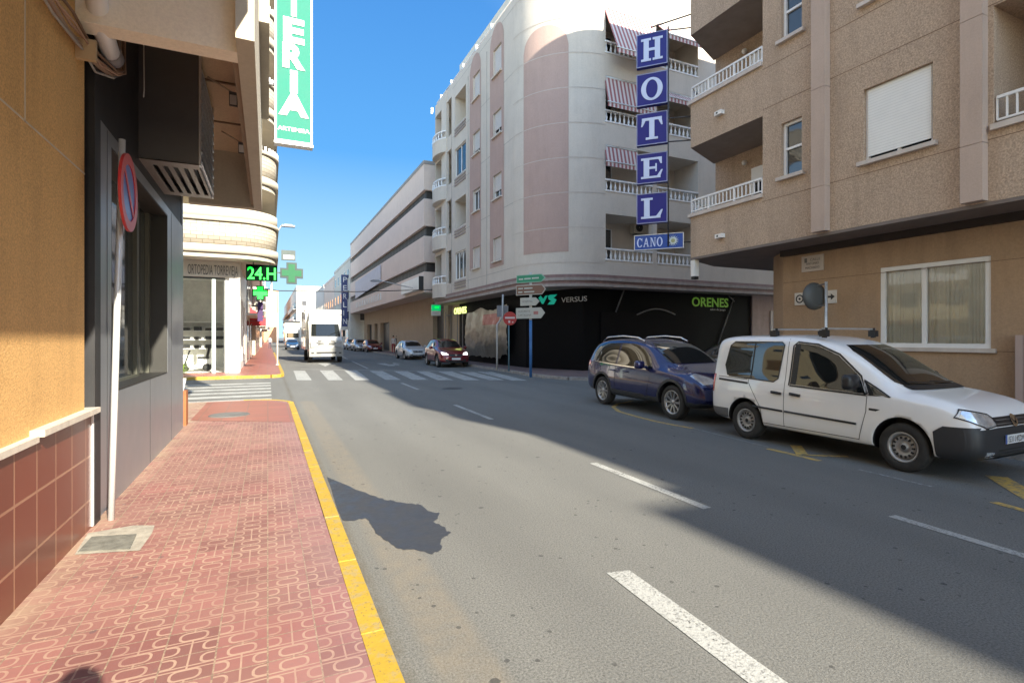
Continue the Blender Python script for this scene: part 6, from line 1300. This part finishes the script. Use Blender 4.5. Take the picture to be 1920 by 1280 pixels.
# ---- white van, nearest
PV = dict(L=4.41, W=1.79, R=.325, wr=.86, wf=3.54, rim=.60, spokes=0, ys=[0, .03, .12, .35, .8, 1.4, 2.0, 2.45, 2.75, 3.0, 3.25, 3.5, 3.62, 3.78, 4.0, 4.18, 4.32, 4.39, 4.41],
    top=[(0, 1.66), (.03, 1.72), (.12, 1.79), (.35, 1.825), (1.4, 1.835), (2.0, 1.82), (2.25, 1.775), (2.5, 1.69), (2.75, 1.565), (3.0, 1.41), (3.25, 1.25), (3.5, 1.11), (3.62, 1.07), (3.78, 1.04), (4.0, 1.00), (4.18, .95), (4.32, .87), (4.39, .76), (4.41, .68)],
    belt=[(0, 1.06), (.8, 1.08), (2.4, 1.04), (3.3, .98), (3.6, .95), (4.0, .90), (4.3, .78), (4.41, .60)], bot=[(0, .38), (.12, .30), (.5, .25), (3.9, .23), (4.3, .26), (4.41, .34)],
    w=[(0, .80), (.03, .84), (.12, .885), (.5, .895), (3.7, .895), (4.0, .888), (4.18, .87), (4.32, .83), (4.39, .76), (4.41, .70)], wt=[(0, .64), (.12, .71), (.4, .745), (2.2, .74), (2.6, .715), (3.0, .70), (3.5, .72), (4.41, .6)], clad=0)
WP = paint('van_white', (.86, .86, .85)); 
V = Car('white_van', 'white van with roof bars parked in front of the curtained window', 'van', PV, WP, (0, 0, 0), pi); c = V
for sd_ in (1, -1):
    c.drape(yl(c, (.42, 1.10), (.34, 1.28), (.42, 1.64), (.52, 1.70), (1.55, 1.70), (1.60, 1.66), (1.54, 1.10), (1.46, 1.05)), 'rear_side_window', CARGLASS, side=sd_, off=.005)
    c.line(yl(c, (.42, 1.10), (.34, 1.28), (.42, 1.64), (.52, 1.705), (1.55, 1.705), (1.605, 1.66), (1.54, 1.10), (1.46, 1.045), (.45, 1.09)), .018, 'window_seal', BLACK, side=sd_, off=.006)
    c.line(yl(c, (.97, 1.07), (1.0, 1.70)), .03, 'window_divider', BLACK, side=sd_, off=.007)
    dw = c.drape(yl(c, (1.78, 1.03), (1.80, 1.63), (1.86, 1.69), (2.20, 1.655), (2.55, 1.51), (2.90, 1.22), (3.03, .99)), 'door_window', CARGLASS, side=sd_, off=.005)
    c.line(yl(c, (1.76, 1.01), (1.78, 1.65), (1.85, 1.71), (2.20, 1.675), (2.56, 1.53), (2.92, 1.23), (3.05, .97), (1.78, 1.01)), .025, 'window_seal', BLACK, side=sd_, off=.006)
    c.line(yl(c, (1.84, 1.03), (1.86, 1.68)), .10, 'window_divider', BLACK, side=sd_, off=.0065)
    c.drape(yl(c, (3.08, .99), (2.99, 1.15), (3.34, .98)), 'quarter_window', CARGLASS, side=sd_, off=.005)
    c.line(yl(c, (3.06, .98), (2.97, 1.18), (3.38, .97), (3.08, .98)), .022, 'window_seal', BLACK, side=sd_, off=.007)
    for pts in (((1.68, 1.76), (1.68, .33)), ((3.06, 1.02), (3.06, .75), (2.95, .33)), ((.93, 1.1), (.93, 1.0), (1.2, .6), (1.25, .34)), ((1.25, .34), (2.95, .34)), ((.2, 1.07), (.9, 1.05))): c.line(yl(c, *pts), .009, 'panel_gap', SEAM, side=sd_, off=.0025)
    c.line(yl(c, (.22, 1.02), (.92, .985)), .035, 'sliding_rail', TRIM, side=sd_, off=.006)
    c.drape(yl(c, (1.05, .62), (1.66, .60), (1.66, .57), (1.05, .59)), 'side_moulding', TRIM, side=sd_, off=.002, thick=.012); c.drape(yl(c, (1.70, .60), (2.92, .57), (2.92, .54), (1.70, .57)), 'side_moulding', TRIM, side=sd_, off=.002, thick=.012)
    for y in (1.44, 1.80): c.drape(yl(c, (y, .90), (y + .19, .885), (y + .19, .845), (y, .86)), 'door_handle', BLACK, side=sd_, off=.002, thick=.03)
    c.drape(yl(c, (3.10, .80), (3.26, .795), (3.20, .765), (3.10, .77)), 'side_badge', BLACK, side=sd_, off=.004)
    c.drape(yl(c, (.0, .50), (.48, .50), (.46, .30), (.0, .32)), 'rear_bumper', plain('bumper_grey', (.12, .12, .125), .6, var=.1), side=sd_, off=.004)
    c.drape(yl(c, (.02, .78), (.10, .78), (.13, 1.1), (.05, 1.12)), 'tail_lamp', REDL, side=sd_, off=.006)
    mirror(c, sd_, 2.92, 1.12, BLACK, 1.35)
    c.drape([(.34, .72), (.62, .69), (.86, .80), (.80, .88), (.50, .82)], 'headlamp', LAMPC, ang=14, off=.006, side=sd_)
    c.line([(.33, .71), (.62, .68), (.88, .80), (.81, .895), (.49, .835), (.33, .71)], .016, 'lamp_rim', BLACK, ang=14, side=sd_, off=.008)
    c.drape([(.46, .33), (.66, .34), (.64, .40), (.48, .385)], 'fog_lamp', LAMPC, ang=12, side=sd_, off=.012)
    c.drape(yl(c, (3.93, .60), (4.04, .68), (4.40, .69), (4.40, .30), (3.96, .26)), 'front_bumper', TRIM, side=sd_, off=.010)
c.drape([(-.60, 1.11), (.60, 1.11), (.66, 1.17), (.58, 1.58), (.48, 1.67), (-.48, 1.67), (-.58, 1.58), (-.66, 1.17)], 'windscreen', CARGLASS, ang=0, off=.005)
c.line([(-.64, 1.10), (.64, 1.10)], .05, 'cowl', BLACK, ang=0, off=.008)
for x0, x1 in ((-.55, .05), (.0, .5)): c.line([(x0, 1.13), (x1, 1.155)], .014, 'wiper', BLACK, ang=0, off=.02)
c.drape([(-.84, .30), (-.40, .25), (.40, .25), (.84, .30), (.84, .66), (.40, .68), (-.40, .68), (-.84, .66)], 'front_bumper', TRIM, ang=0, off=.012)
for z in (.30, .35, .40): c.line([(-.4, z), (.4, z)], .02, 'grille_slot', SEAM, ang=0, off=.016)
c.drape([(-.42, .69), (.42, .69), (.46, .80), (-.46, .80)], 'grille', BLACK, ang=0, off=.008)
for z in (.72, .765): c.line([(-.41, z), (.41, z)], .008, 'chrome_strip', plain('dull_strip', (.2, .2, .2), .4, .4), ang=0, off=.012)
c.drape([(.072 * cos(RAD(a)), .745 + .072 * sin(RAD(a))) for a in range(0, 360, 20)], 'badge', CHROME, ang=0, off=.02)
for q in ([(-.045, .775), (-.018, .70), (0, .745), (.018, .70), (.045, .775)],): c.line(q, .012, 'badge_print', SEAM, ang=0, off=.024)
c.drape([(-.26, .47), (.26, .47), (.26, .58), (-.26, .58)], 'number_plate', PLATE, ang=0, off=.02); c.drape([(.22, .47), (.26, .47), (.26, .58), (.22, .58)], 'plate_band', SBL, ang=0, off=.023)
t_ = text(None, '5311 KDW', .11, (.20, c.L / 2 + .034, .49), (-1, 0, 0), Z3, 'plate_text', GT, None, ext=.001, width=.40); t_.parent = c.root
for y in (1.28, 2.22):
    m = MB(); m.bar((-.66, y - c.L / 2, 1.925), (.66, y - c.L / 2, 1.925), .035, .028); R_ = m.build('roof_bar', plain('bar_alloy', (.5, .5, .5), .35, .6), c.root)
    for sx in (-1, 1): MB().bar((sx * .62, y - c.L / 2, 1.78), (sx * .60, y - c.L / 2, 1.94), .06, .05).obox((sx * .62, y - c.L / 2, 1.85), (1, 0, 0), (0, 1, 0), Z3, .045, .06, .05).build('bar_foot', BLACK, R_)
c.drape([(-.55, 1.15), (.55, 1.15), (.52, 1.55), (-.52, 1.55)], 'rear_window', CARGLASS, ang=180, off=.005)
MB().box(-.5, .5, 1.2 - 2.2, 3.2 - 2.2, .5, .51)
a, b_ = gr(1400, 822), gr(1700, 888); mid = (a + b_) / 2
V.root.scale = (.95, .895, .95); V.root.location = (mid.x + .84, mid.y + .04, 0); V.root.rotation_euler[2] = pi + RAD(0)

# ---- dark blue SUV
PS = dict(L=4.50, W=1.84, R=.355, wr=.93, wf=3.62, rim=.68, spokes=10, ys=[0, .05, .15, .4, .8, 1.3, 1.9, 2.4, 2.75, 3.05, 3.3, 3.45, 3.65, 3.95, 4.2, 4.36, 4.46, 4.5],
    top=[(0, 1.04), (.05, 1.20), (.15, 1.42), (.4, 1.60), (.8, 1.66), (1.3, 1.68), (1.9, 1.67), (2.3, 1.625), (2.5, 1.575), (2.75, 1.475), (3.05, 1.315), (3.3, 1.17), (3.45, 1.11), (3.95, 1.01), (4.2, .96), (4.36, .89), (4.46, .78), (4.5, .68)],
    belt=[(0, .98), (.15, 1.06), (.4, 1.08), (1.5, 1.02), (3.2, .97), (4.0, .88), (4.36, .74), (4.5, .55)], bot=[(0, .45), (.15, .34), (.8, .27), (3.8, .26), (4.3, .28), (4.5, .38)],
    w=[(0, .70), (.05, .78), (.15, .86), (.5, .915), (3.8, .92), (4.1, .905), (4.36, .85), (4.46, .76), (4.5, .69)], wt=[(0, .66), (.4, .67), (.9, .68), (2.3, .67), (3.0, .69), (4.5, .6)], clad=.40)
def suv_common(c, scr, sidewin, lamp, lampang=22):
    for sd_ in (1, -1):
        for i, p in enumerate(sidewin): c.drape(yl(c, *p), 'side_window', CARGLASS, side=sd_, off=.005)
    c.drape(scr, 'windscreen', CARGLASS, ang=0, off=.005)
BP = paint('metallic_dark_blue', (.009, .012, .085), .35, .25)
U = Car('blue_suv', 'dark blue SUV with silver roof rails parked at the corner behind the white van', 'car', PS, BP, (0, 0, 0), pi); c = U
for sd_ in (1, -1):
    c.drape(yl(c, (.55, 1.10), (.40, 1.30), (.50, 1.47), (.80, 1.545), (1.50, 1.55), (1.50, 1.045)), 'side_window', CARGLASS, side=sd_, off=.005)
    c.drape(yl(c, (1.58, 1.04), (1.58, 1.55), (2.10, 1.54), (2.45, 1.44), (2.78, 1.24), (2.95, 1.01)), 'side_window', CARGLASS, side=sd_, off=.005)
    c.line(yl(c, (.54, 1.085), (1.5, 1.03), (2.92, .985)), .02, 'chrome_strip', CHROME, side=sd_, off=.008)
    for pts in (((1.54, 1.58), (1.54, .95), (1.54, .42)), ((2.86, 1.0), (2.9, .8), (2.78, .40)), ((1.30, 1.04), (1.22, .80), (1.28, .6), (1.38, .42)), ((1.38, .41), (2.78, .40))): c.line(yl(c, *pts), .009, 'panel_gap', SEAM, side=sd_, off=.003)
    for y in (1.32, 2.42 - .55): c.drape(yl(c, (y, .92), (y + .2, .91), (y + .2, .88), (y, .89)), 'door_handle', BP, side=sd_, off=.002, thick=.03)
    c.drape(yl(c, (1.35, .45), (2.7, .43), (2.7, .33), (1.35, .35)), 'sill_trim', TRIM, side=sd_, off=.004)
    for wy in (PS['wr'], PS['wf']):
        c.line([(wy - c.L / 2 + (.355 + .09) * cos(RAD(a)), .365 + (.355 + .09) * sin(RAD(a))) for a in range(-8, 189, 12)], .055, 'arch_trim', TRIM, side=sd_, off=.006)
    c.drape([(.42, .78), (.72, .76), (.90, .92), (.78, .97), (.50, .88)], 'headlamp', LAMPC, ang=26, off=.006, side=sd_)
    c.drape([(.38, .42), (.56, .43), (.54, .50), (.42, .49)], 'fog_lamp', LAMPC, ang=14, off=.01, side=sd_)
    c.drape(yl(c, (.03, .90), (.36, 1.02), (.30, 1.11), (.08, 1.08)), 'tail_lamp', REDL, side=sd_, off=.006)
    mirror(c, sd_, 2.72, 1.06, BP, 1.1)
    m = MB(); m.tube([(sd_ * .60, .55 - c.L / 2, 1.60), (sd_ * .62, .8 - c.L / 2, 1.70), (sd_ * .63, 1.5 - c.L / 2, 1.73), (sd_ * .62, 2.1 - c.L / 2, 1.69), (sd_ * .61, 2.35 - c.L / 2, 1.60)], .022, 8); m.build('roof_rail', CHROME, c.root)
c.drape([(-.58, 1.14), (.58, 1.14), (.66, 1.17), (.55, 1.50), (.46, 1.56), (-.46, 1.56), (-.55, 1.50), (-.66, 1.17)], 'windscreen', CARGLASS, ang=0, off=.005)
c.drape([(-.45, .62), (.45, .62), (.42, .74), (-.42, .74)], 'grille', BLACK, ang=0, off=.008); c.drape([(-.55, .34), (.55, .34), (.5, .54), (-.5, .54)], 'lower_grille', BLACK, ang=0, off=.01); c.drape([(-.26, .55), (.26, .55), (.26, .66), (-.26, .66)], 'number_plate', PLATE, ang=0, off=.02)
c.drape([(-.5, 1.12), (.5, 1.12), (.46, 1.42), (-.46, 1.42)], 'rear_window', CARGLASS, ang=180, off=.005)
a, b_ = gr(1130, 757), gr(1265, 787); mid = (a + b_) / 2; U.root.location = (mid.x + .86, mid.y, 0); U.root.rotation_euler[2] = pi + RAD(-3)

# ---- generic smaller cars
def hatch(L=4.3, W=1.77, H=1.45, R=.31, suvh=0):
    k = L / 4.3; T = lambda l: [(y * k, z) for y, z in l]; h = H
    return dict(L=L, W=W, R=R, wr=.82 * k, wf=3.42 * k, rim=.66, spokes=8, ys=[v * k for v in (0, .05, .18, .5, 1.0, 1.6, 2.1, 2.5, 2.85, 3.1, 3.3, 3.6, 3.95, 4.15, 4.26, 4.3)],
        top=T([(0, h * .62), (.05, h * .70), (.18, h * .80), (.5, h * .95), (1.0, h * .99), (1.6, h), (2.1, h * .975), (2.5, h * .88), (2.85, h * .755), (3.1, h * .67), (3.3, h * .64), (3.6, h * .61), (3.95, h * .56), (4.15, h * .50), (4.26, h * .42), (4.3, h * .37)]),
        belt=T([(0, h * .58), (.5, h * .63), (3.0, h * .60), (3.8, h * .52), (4.3, h * .34)]), bot=T([(0, .38), (.18, .28), (.8, .2 + suvh), (3.8, .2 + suvh), (4.3, .28)]),
        w=T([(0, W * .40), (.05, W * .44), (.18, W * .475), (.5, W * .495), (3.4, W * .5), (3.95, W * .475), (4.15, W * .43), (4.3, W * .34)]), wt=T([(0, W * .3), (.5, W * .34), (2.1, W * .355), (3, W * .36), (4.3, W * .3)]), clad=.30 + suvh, sub=1)
def make_car(name, label, mat, px0, px1, pyc, L=4.3, W=1.77, H=1.45, R=.31, rz=pi, group='cars parked on the right of the far street', lit=False, dark_clad=False):
    P = hatch(L, W, H, R, .04 if H > 1.5 else 0); 
    if not dark_clad: P['clad'] = 0
    g = gr((px0 + px1) / 2, pyc); c = Car(name, label, 'car', P, mat, (g.x, g.y + L / 2, 0), rz, group); k = L / 4.3
    for sd_ in (1, -1):
        c.drape([(y * k - L / 2, z * H) for y, z in ((.55, .66), (.62, .86), (.95, .925), (1.55, .93), (1.55, .635))], 'side_window', CARGLASS, side=sd_, step=.12)
        c.drape([(y * k - L / 2, z * H) for y, z in ((1.63, .63), (1.63, .93), (2.0, .915), (2.3, .84), (2.7, .66), (2.72, .625))], 'side_window', CARGLASS, side=sd_, step=.12)
        c.line([(1.59 * k - L / 2, .9 * H), (1.59 * k - L / 2, .22 * H)], .012, 'panel_gap', SEAM, side=sd_)
        c.drape([(W * .22, H * .44), (W * .40, H * .43), (W * .48, H * .53), (W * .30, H * .50)], 'headlamp', plain('lit_drl', (.8, .8, .8), .2, var=0, emit=(1, 1, .95), es=1.1) if lit else LAMPC, ang=22, side=sd_, step=.08)
        c.drape([(W * .2, H * .22), (W * .36, H * .22), (W * .34, H * .3), (W * .22, H * .29)], 'fog_lamp', BLACK, ang=14, side=sd_, step=.1)
        mirror(c, sd_, 2.62 * k, H * .66, mat)
    c.drape([(-W * .33, H * .69), (W * .33, H * .69), (W * .36, H * .72), (W * .29, H * .90), (W * .24, H * .935), (-W * .24, H * .935), (-W * .29, H * .90), (-W * .36, H * .72)], 'windscreen', CARGLASS, ang=0, step=.1)
    c.drape([(-W * .18, H * .34), (W * .18, H * .34), (W * .22, H * .46), (-W * .22, H * .46)], 'grille', BLACK, ang=0, step=.1, off=.006); c.drape([(-W * .26, H * .16), (W * .26, H * .16), (W * .22, H * .25), (-W * .22, H * .25)], 'lower_grille', BLACK, ang=0, step=.1, off=.006)
    c.drape([(-.25, H * .27), (.25, H * .27), (.25, H * .27 + .11), (-.25, H * .27 + .11)], 'number_plate', PLATE, ang=0, step=.2, off=.02)
    c.drape([(-.05, H * .40), (.05, H * .40), (.05, H * .455), (-.05, H * .455)], 'badge', CHROME, ang=0, step=.2, off=.015)
    c.drape([(-W * .28, H * .70), (W * .28, H * .70), (W * .25, H * .88), (-W * .25, H * .88)], 'rear_window', CARGLASS, ang=180, step=.2)
    return c
RD = paint('dark_red_paint', (.20, .012, .02), .3); WH2 = paint('silver_white_paint', (.62, .64, .66), .1); SV = paint('silver_paint', (.42, .45, .48), .4); RD2 = paint('deep_red_paint', (.17, .012, .02), .2)
make_car('red_suv', 'dark red crossover with its lamps lit, parked by the foil sheet', RD, 829, 889, 689, 4.38, 1.84, 1.62, .35, rz=pi - RAD(3), lit=True, dark_clad=True)
make_car('white_hatchback', 'white hatchback parked directly behind the dark red crossover', WH2, 765, 803, 674.5, 4.24, 1.78, 1.46)
make_car('red_hatchback', 'low deep red car parked in front of the two silver cars down the street', RD2, 684, 724, 660.5, 4.4, 1.78, 1.42)
make_car('silver_car', 'silver car just behind the low red one', SV, 667, 692, 658.5, 4.3, 1.76, 1.48)
make_car('silver_car', 'farthest silver car in the parked row beside the truck', SV, 656, 672, 656, 4.3, 1.76, 1.5)
DKB = paint('blue_black_paint', (.02, .045, .09), .2)
make_car('dark_blue_car', 'dark blue car driving behind the truck at the left', DKB, 536, 562, 656, 4.3, 1.78, 1.45, group=None, rz=pi)
BKP = paint('black_paint', (.008, .008, .01), .2)
cb1 = make_car('black_car', 'black car standing in the side street behind the blue SUV', BKP, 1370, 1372, 700, 4.3, 1.8, 1.5, group=None); cb1.root.location = (16.2, 15.0, 0); cb1.root.rotation_euler[2] = RAD(90)

# ---- delivery truck
g = gr(612, 680); TY = g.y; TX = g.x
trk = empty('box_truck', (TX, TY, 0), 'white box truck driving towards the viewer in the left lane', 'truck'); TW = 1.17
TWH = paint('truck_white', (.50, .49, .46)); TG = plain('truck_bumper_grey', (.24, .24, .23), .55, var=.1)
prof = [(0.05, .55), (.0, 1.0), (.05, 1.50), (.30, 1.70), (.85, 2.62), (1.0, 2.78), (1.9, 2.85), (1.9, .4), (.2, .4)]
def side_extrude(prof, x0, x1, inset=0):
    mb = MB(); n_ = len(prof); N = 6; rows = []
    for k in range(N + 1):
        t = -1 + 2 * k / N; x = (x0 + x1) / 2 + (x1 - x0) / 2 * t; bul = .10 * t * t
        rows.append([(TX + x * (1), TY + y + (bul if y < 1.2 else 0), z) for y, z in prof])
    for k in range(N):
        for j in range(n_): mb.quad(rows[k][j], rows[k + 1][j], rows[k + 1][(j + 1) % n_], rows[k][(j + 1) % n_])
    mb.quad(*rows[0]); mb.quad(*rows[-1][::-1]); return mb
side_extrude(prof, -TW + .12, TW - .12).build('cab', TWH, trk)
MB().box(TX - TW - .02, TX + TW + .02, TY + 1.95, TY + 6.6, .85, 3.62).build('cargo_box', TWH, trk)
mb = MB(); mb.quad((TX - TW + .25, TY + 1.96, 2.8), (TX + TW - .25, TY + 1.96, 2.8), (TX + TW - .2, TY + 1.9, 3.5), (TX - TW + .2, TY + 1.9, 3.5)); mb.quad((TX - TW + .15, TY + 1.05, 2.78), (TX + TW - .15, TY + 1.05, 2.78), (TX + TW - .2, TY + 1.85, 3.45), (TX - TW + .2, TY + 1.85, 3.45))
for s_ in (-1, 1): mb.quad((TX + s_ * (TW - .15), TY + 1.0, 2.3), (TX + s_ * (TW - .2), TY + 1.95, 2.3), (TX + s_ * (TW - .2), TY + 1.9, 3.45))
mb.build('wind_deflector', TWH, trk)
mb = MB(); N = 6
for k in range(N):
    for j in range(4):
        def Q(kk, jj): t = -1 + 2 * kk / N; f = jj / 4; x = t * (TW - .24 - .06 * f); return (TX + x, TY + .325 + f * .50 + .10 * t * t - .02, 1.745 + f * .836 + .012)
        mb.quad(Q(k, j), Q(k + 1, j), Q(k + 1, j + 1), Q(k, j + 1), smooth=True)
mb.build('windscreen', CARGLASS, trk)
MB().box(TX - TW + .1, TX + TW - .1, TY - .08, TY + .5, .42, .98).build('bumper', TG, trk)
MB().box(TX - .62, TX + .62, TY - .10, TY - .081, .62, .72).box(TX - .5, TX + .5, TY - .02, TY + .02, 1.2, 1.23).box(TX - .62, TX - .15, TY - .03, TY + .03, 1.28, 1.33).box(TX + .15, TX + .62, TY - .03, TY + .03, 1.28, 1.33).build('grille', BLACK, trk)
MB().box(TX - .30, TX + .30, TY - .11, TY - .101, .46, .58).build('number_plate', PLATE, trk)
for s_ in (-1, 1):
    MB().box(TX + s_ * .52, TX + s_ * .98, TY - .03, TY + .10, 1.05, 1.38).build('headlamp', plain('truck_lamp', (.30, .31, .32), .15, var=.2), trk); MB().box(TX + s_ * .78, TX + s_ * .94, TY - .10, TY - .081, .62, .70).build('fog_lamp', BLACK, trk)
    MB().box(TX + s_ * .28, TX + s_ * .52, TY + .0, TY + .06, 1.40, 1.47).build('air_intake', BLACK, trk)
    MB().box(TX + s_ * (TW + .0), TX + s_ * (TW + .16), TY + .95, TY + 1.05, 1.75, 2.2).bar((TX + s_ * (TW - .15), TY + 1.0, 2.1), (TX + s_ * (TW + .05), TY + 1.0, 2.1), .04).build('wing_mirror', BLACK, trk)
    MB().quad((TX + s_ * (TW - .115), TY + .75, 1.75), (TX + s_ * (TW - .115), TY + 1.75, 1.75), (TX + s_ * (TW - .115), TY + 1.75, 2.55), (TX + s_ * (TW - .115), TY + 1.1, 2.55)).build('side_window', CARGLASS, trk)
    for y in (.95, 4.9): t = MB().lathe([(.2, -.12), (.34, -.13), (.38, -.1), (.38, .1), (.34, .13), (.2, .12), (0, .1)], (TX + s_ * (TW - .22), TY + y, .38), 'x', 24).build('wheel', RUBBER, trk)
MB().box(TX - .5, TX + .5, TY + 1, TY + 6.4, .5, .84).build('chassis', BLACK, trk)
# white lorry farther back
a = gr(548, 650.5); lo2 = empty('white_lorry', (a.x, a.y, 0), 'distant white lorry with a dark roof edge behind the dark blue car', 'truck')
MB().box(a.x - 1.2, a.x + 1.2, a.y, a.y + 6, .8, 4.2).build('cargo_box', TWH, lo2); MB().box(a.x - 1.3, a.x + 1.3, a.y - .1, a.y + 6.1, 4.2, 4.5).build('roof_edge', BLACK, lo2); MB().box(a.x - 1.1, a.x + 1.1, a.y - 1.5, a.y - .02, .5, 2.6).build('cab', TWH, lo2); MB().box(a.x - .95, a.x + .95, a.y - 1.53, a.y - 1.501, 1.6, 2.4).build('windscreen', CARGLASS, lo2)
for s_ in (-1, 1):
    for y in (-.6, 4.5): MB().lathe([(.2, -.12), (.42, -.13), (.45, 0), (.42, .13), (0, .1)], (a.x + s_ * .95, a.y + y, .45), 'x', 16).build('wheel', RUBBER, lo2)
# small dark van beyond the truck on the right
a = gr(650, 654); 
dv_ = make_car('dark_van', 'dark van half hidden behind the truck', BKP, 640, 652, 652.5, 4.9, 1.95, 1.95, .34, group=None)

# ================================================================ PEOPLE
def person(loc, rz, label, shirt, trou, skin=(.45, .28, .2), hair=(.03, .02, .015), H=1.72, walk=.18, group=None, arm=.12):
    s = H / 1.75; root = empty('person', loc, label, 'person', group, rz)
    J = [((0, 0, .95), .125), ((0, .0, 1.12), .12), ((0, -.01, 1.32), .145), ((0, .0, 1.45), .10), ((0, .01, 1.53), .052), ((0, .02, 1.60), .075), ((0, .02, 1.69), .085)]
    E_ = [(0, 1), (1, 2), (2, 3), (3, 4), (4, 5), (5, 6)]
    for sx in (-1, 1):
        b_ = len(J); J += [((sx * .09, 0, .90), .095), ((sx * .10, walk * sx * .55 + .03, .50), .062), ((sx * .10, walk * sx * 1.1 - .02, .09), .042), ((sx * .11, walk * sx * 1.1 + .13, .04), .034)]; E_ += [(0, b_), (b_, b_ + 1), (b_ + 1, b_ + 2), (b_ + 2, b_ + 3)]
        b_ = len(J); J += [((sx * .18, 0, 1.42), .058), ((sx * .235, -arm * sx * .3, 1.16), .042), ((sx * .24, -arm * sx + .06, .92), .032), ((sx * .24, -arm * sx + .08, .83), .034), ((sx * .238, -arm * sx + .09, .76), .014)]; E_ += [(3, b_), (b_, b_ + 1), (b_ + 1, b_ + 2), (b_ + 2, b_ + 3), (b_ + 3, b_ + 4)]
    me = bpy.data.meshes.new('body'); me.from_pydata([tuple(c * s for c in p) for p, r in J], E_, []); o = bpy.data.objects.new('body', me); COL.objects.link(o)
    o.modifiers.new('sk', 'SKIN'); 
    for i, (p, r) in enumerate(J): me.skin_vertices[0].data[i].radius = (r * s, r * s * (.75 if 1 <= i <= 3 else 1)); me.skin_vertices[0].data[i].use_root = (i == 0)
    md = o.modifiers.new('ss', 'SUBSURF'); md.levels = 2; dg = bpy.context.evaluated_depsgraph_get(); dg.update(); m2 = bpy.data.meshes.new_from_object(o.evaluated_get(dg)); o.modifiers.clear(); o.data = m2
    m2.materials.clear()
    for nm, c in (('skin', skin), ('shirt', shirt), ('trousers', trou), ('shoes', (.03, .03, .03))): m2.materials.append(plain('person_%s_%s' % (nm, '_'.join('%.2f' % x for x in c)), c, .8, var=.08))
    for p in m2.polygons:
        c = p.center / s; p.use_smooth = True
        p.material_index = 3 if c.z < .09 else 2 if c.z < .95 and abs(c.x) < .2 else 1 if .95 <= c.z < 1.49 and not (abs(c.x) > .2 and c.z < .98) else 0
        if abs(c.x) > .2 and c.z > .9 and c.z < 1.49: p.material_index = 1
    o.parent = root; WL[o.name] = Vector()
    WL[root.name] = Vector(); h = MB(); N = 12; base = 0
    for k in range(N):
        for j in range(7): a, q = 2 * pi * k / N, pi * j / 6 * .62; h.v.append((.088 * sin(q) * cos(a) * s, (.0 + .098 * sin(q) * sin(a)) * s, (1.685 + .10 * cos(q)) * s))
    for k in range(N):
        for j in range(6): h.f.append((k * 7 + j, ((k + 1) % N) * 7 + j, ((k + 1) % N) * 7 + j + 1, k * 7 + j + 1)); h.sm.append(True)
    h.build('hair', plain('hair_dark', hair, .7, var=.1), root); MB().obox((0, .115 * s, 1.64 * s), (1, 0, 0), (0, 1, 0), Z3, .012, .018, .02).build('nose', m2.materials[0], root); MB().obox((-.035 * s, .098 * s, 1.665 * s), (1, 0, 0), (0, 1, 0), Z3, .010, .004, .006).obox((.035 * s, .098 * s, 1.665 * s), (1, 0, 0), (0, 1, 0), Z3, .010, .004, .006).build('eyes', BLACK, root)
    return root
# the photographer, whose head shadow falls on the pavement
person((.03, -.15, SW * 0 + .03), 0, 'person in dark clothes standing on the pavement edge behind the viewer, taking the picture', (.05, .05, .06), (.05, .06, .1), H=1.82, walk=.02)
for (px, py, sh, tr, lab, rz) in ((727, 664, (.55, .5, .48), (.30, .03, .04), 'person in a white top and red trousers on the right pavement', 2.9), (744, 662, (.05, .04, .05), (.08, .02, .02), 'person in dark clothes beside the white and red one', 3.3), (752, 662, (.10, .11, .16), (.05, .06, .1), 'person in slate blue behind the white hatchback', .3), (765, 660, (.04, .04, .05), (.04, .04, .05), 'dark haired person just above the white hatchback roof', 1.0)):
    g = gr(px, py); person((max(g.x, 11.4), g.y, SW), rz, lab, sh, tr, group='people on the far right pavement')
g = gr(506, 655); person((g.x, g.y, SW), 3.1, 'tiny person in grey far down the left pavement', (.4, .4, .42), (.06, .06, .09));
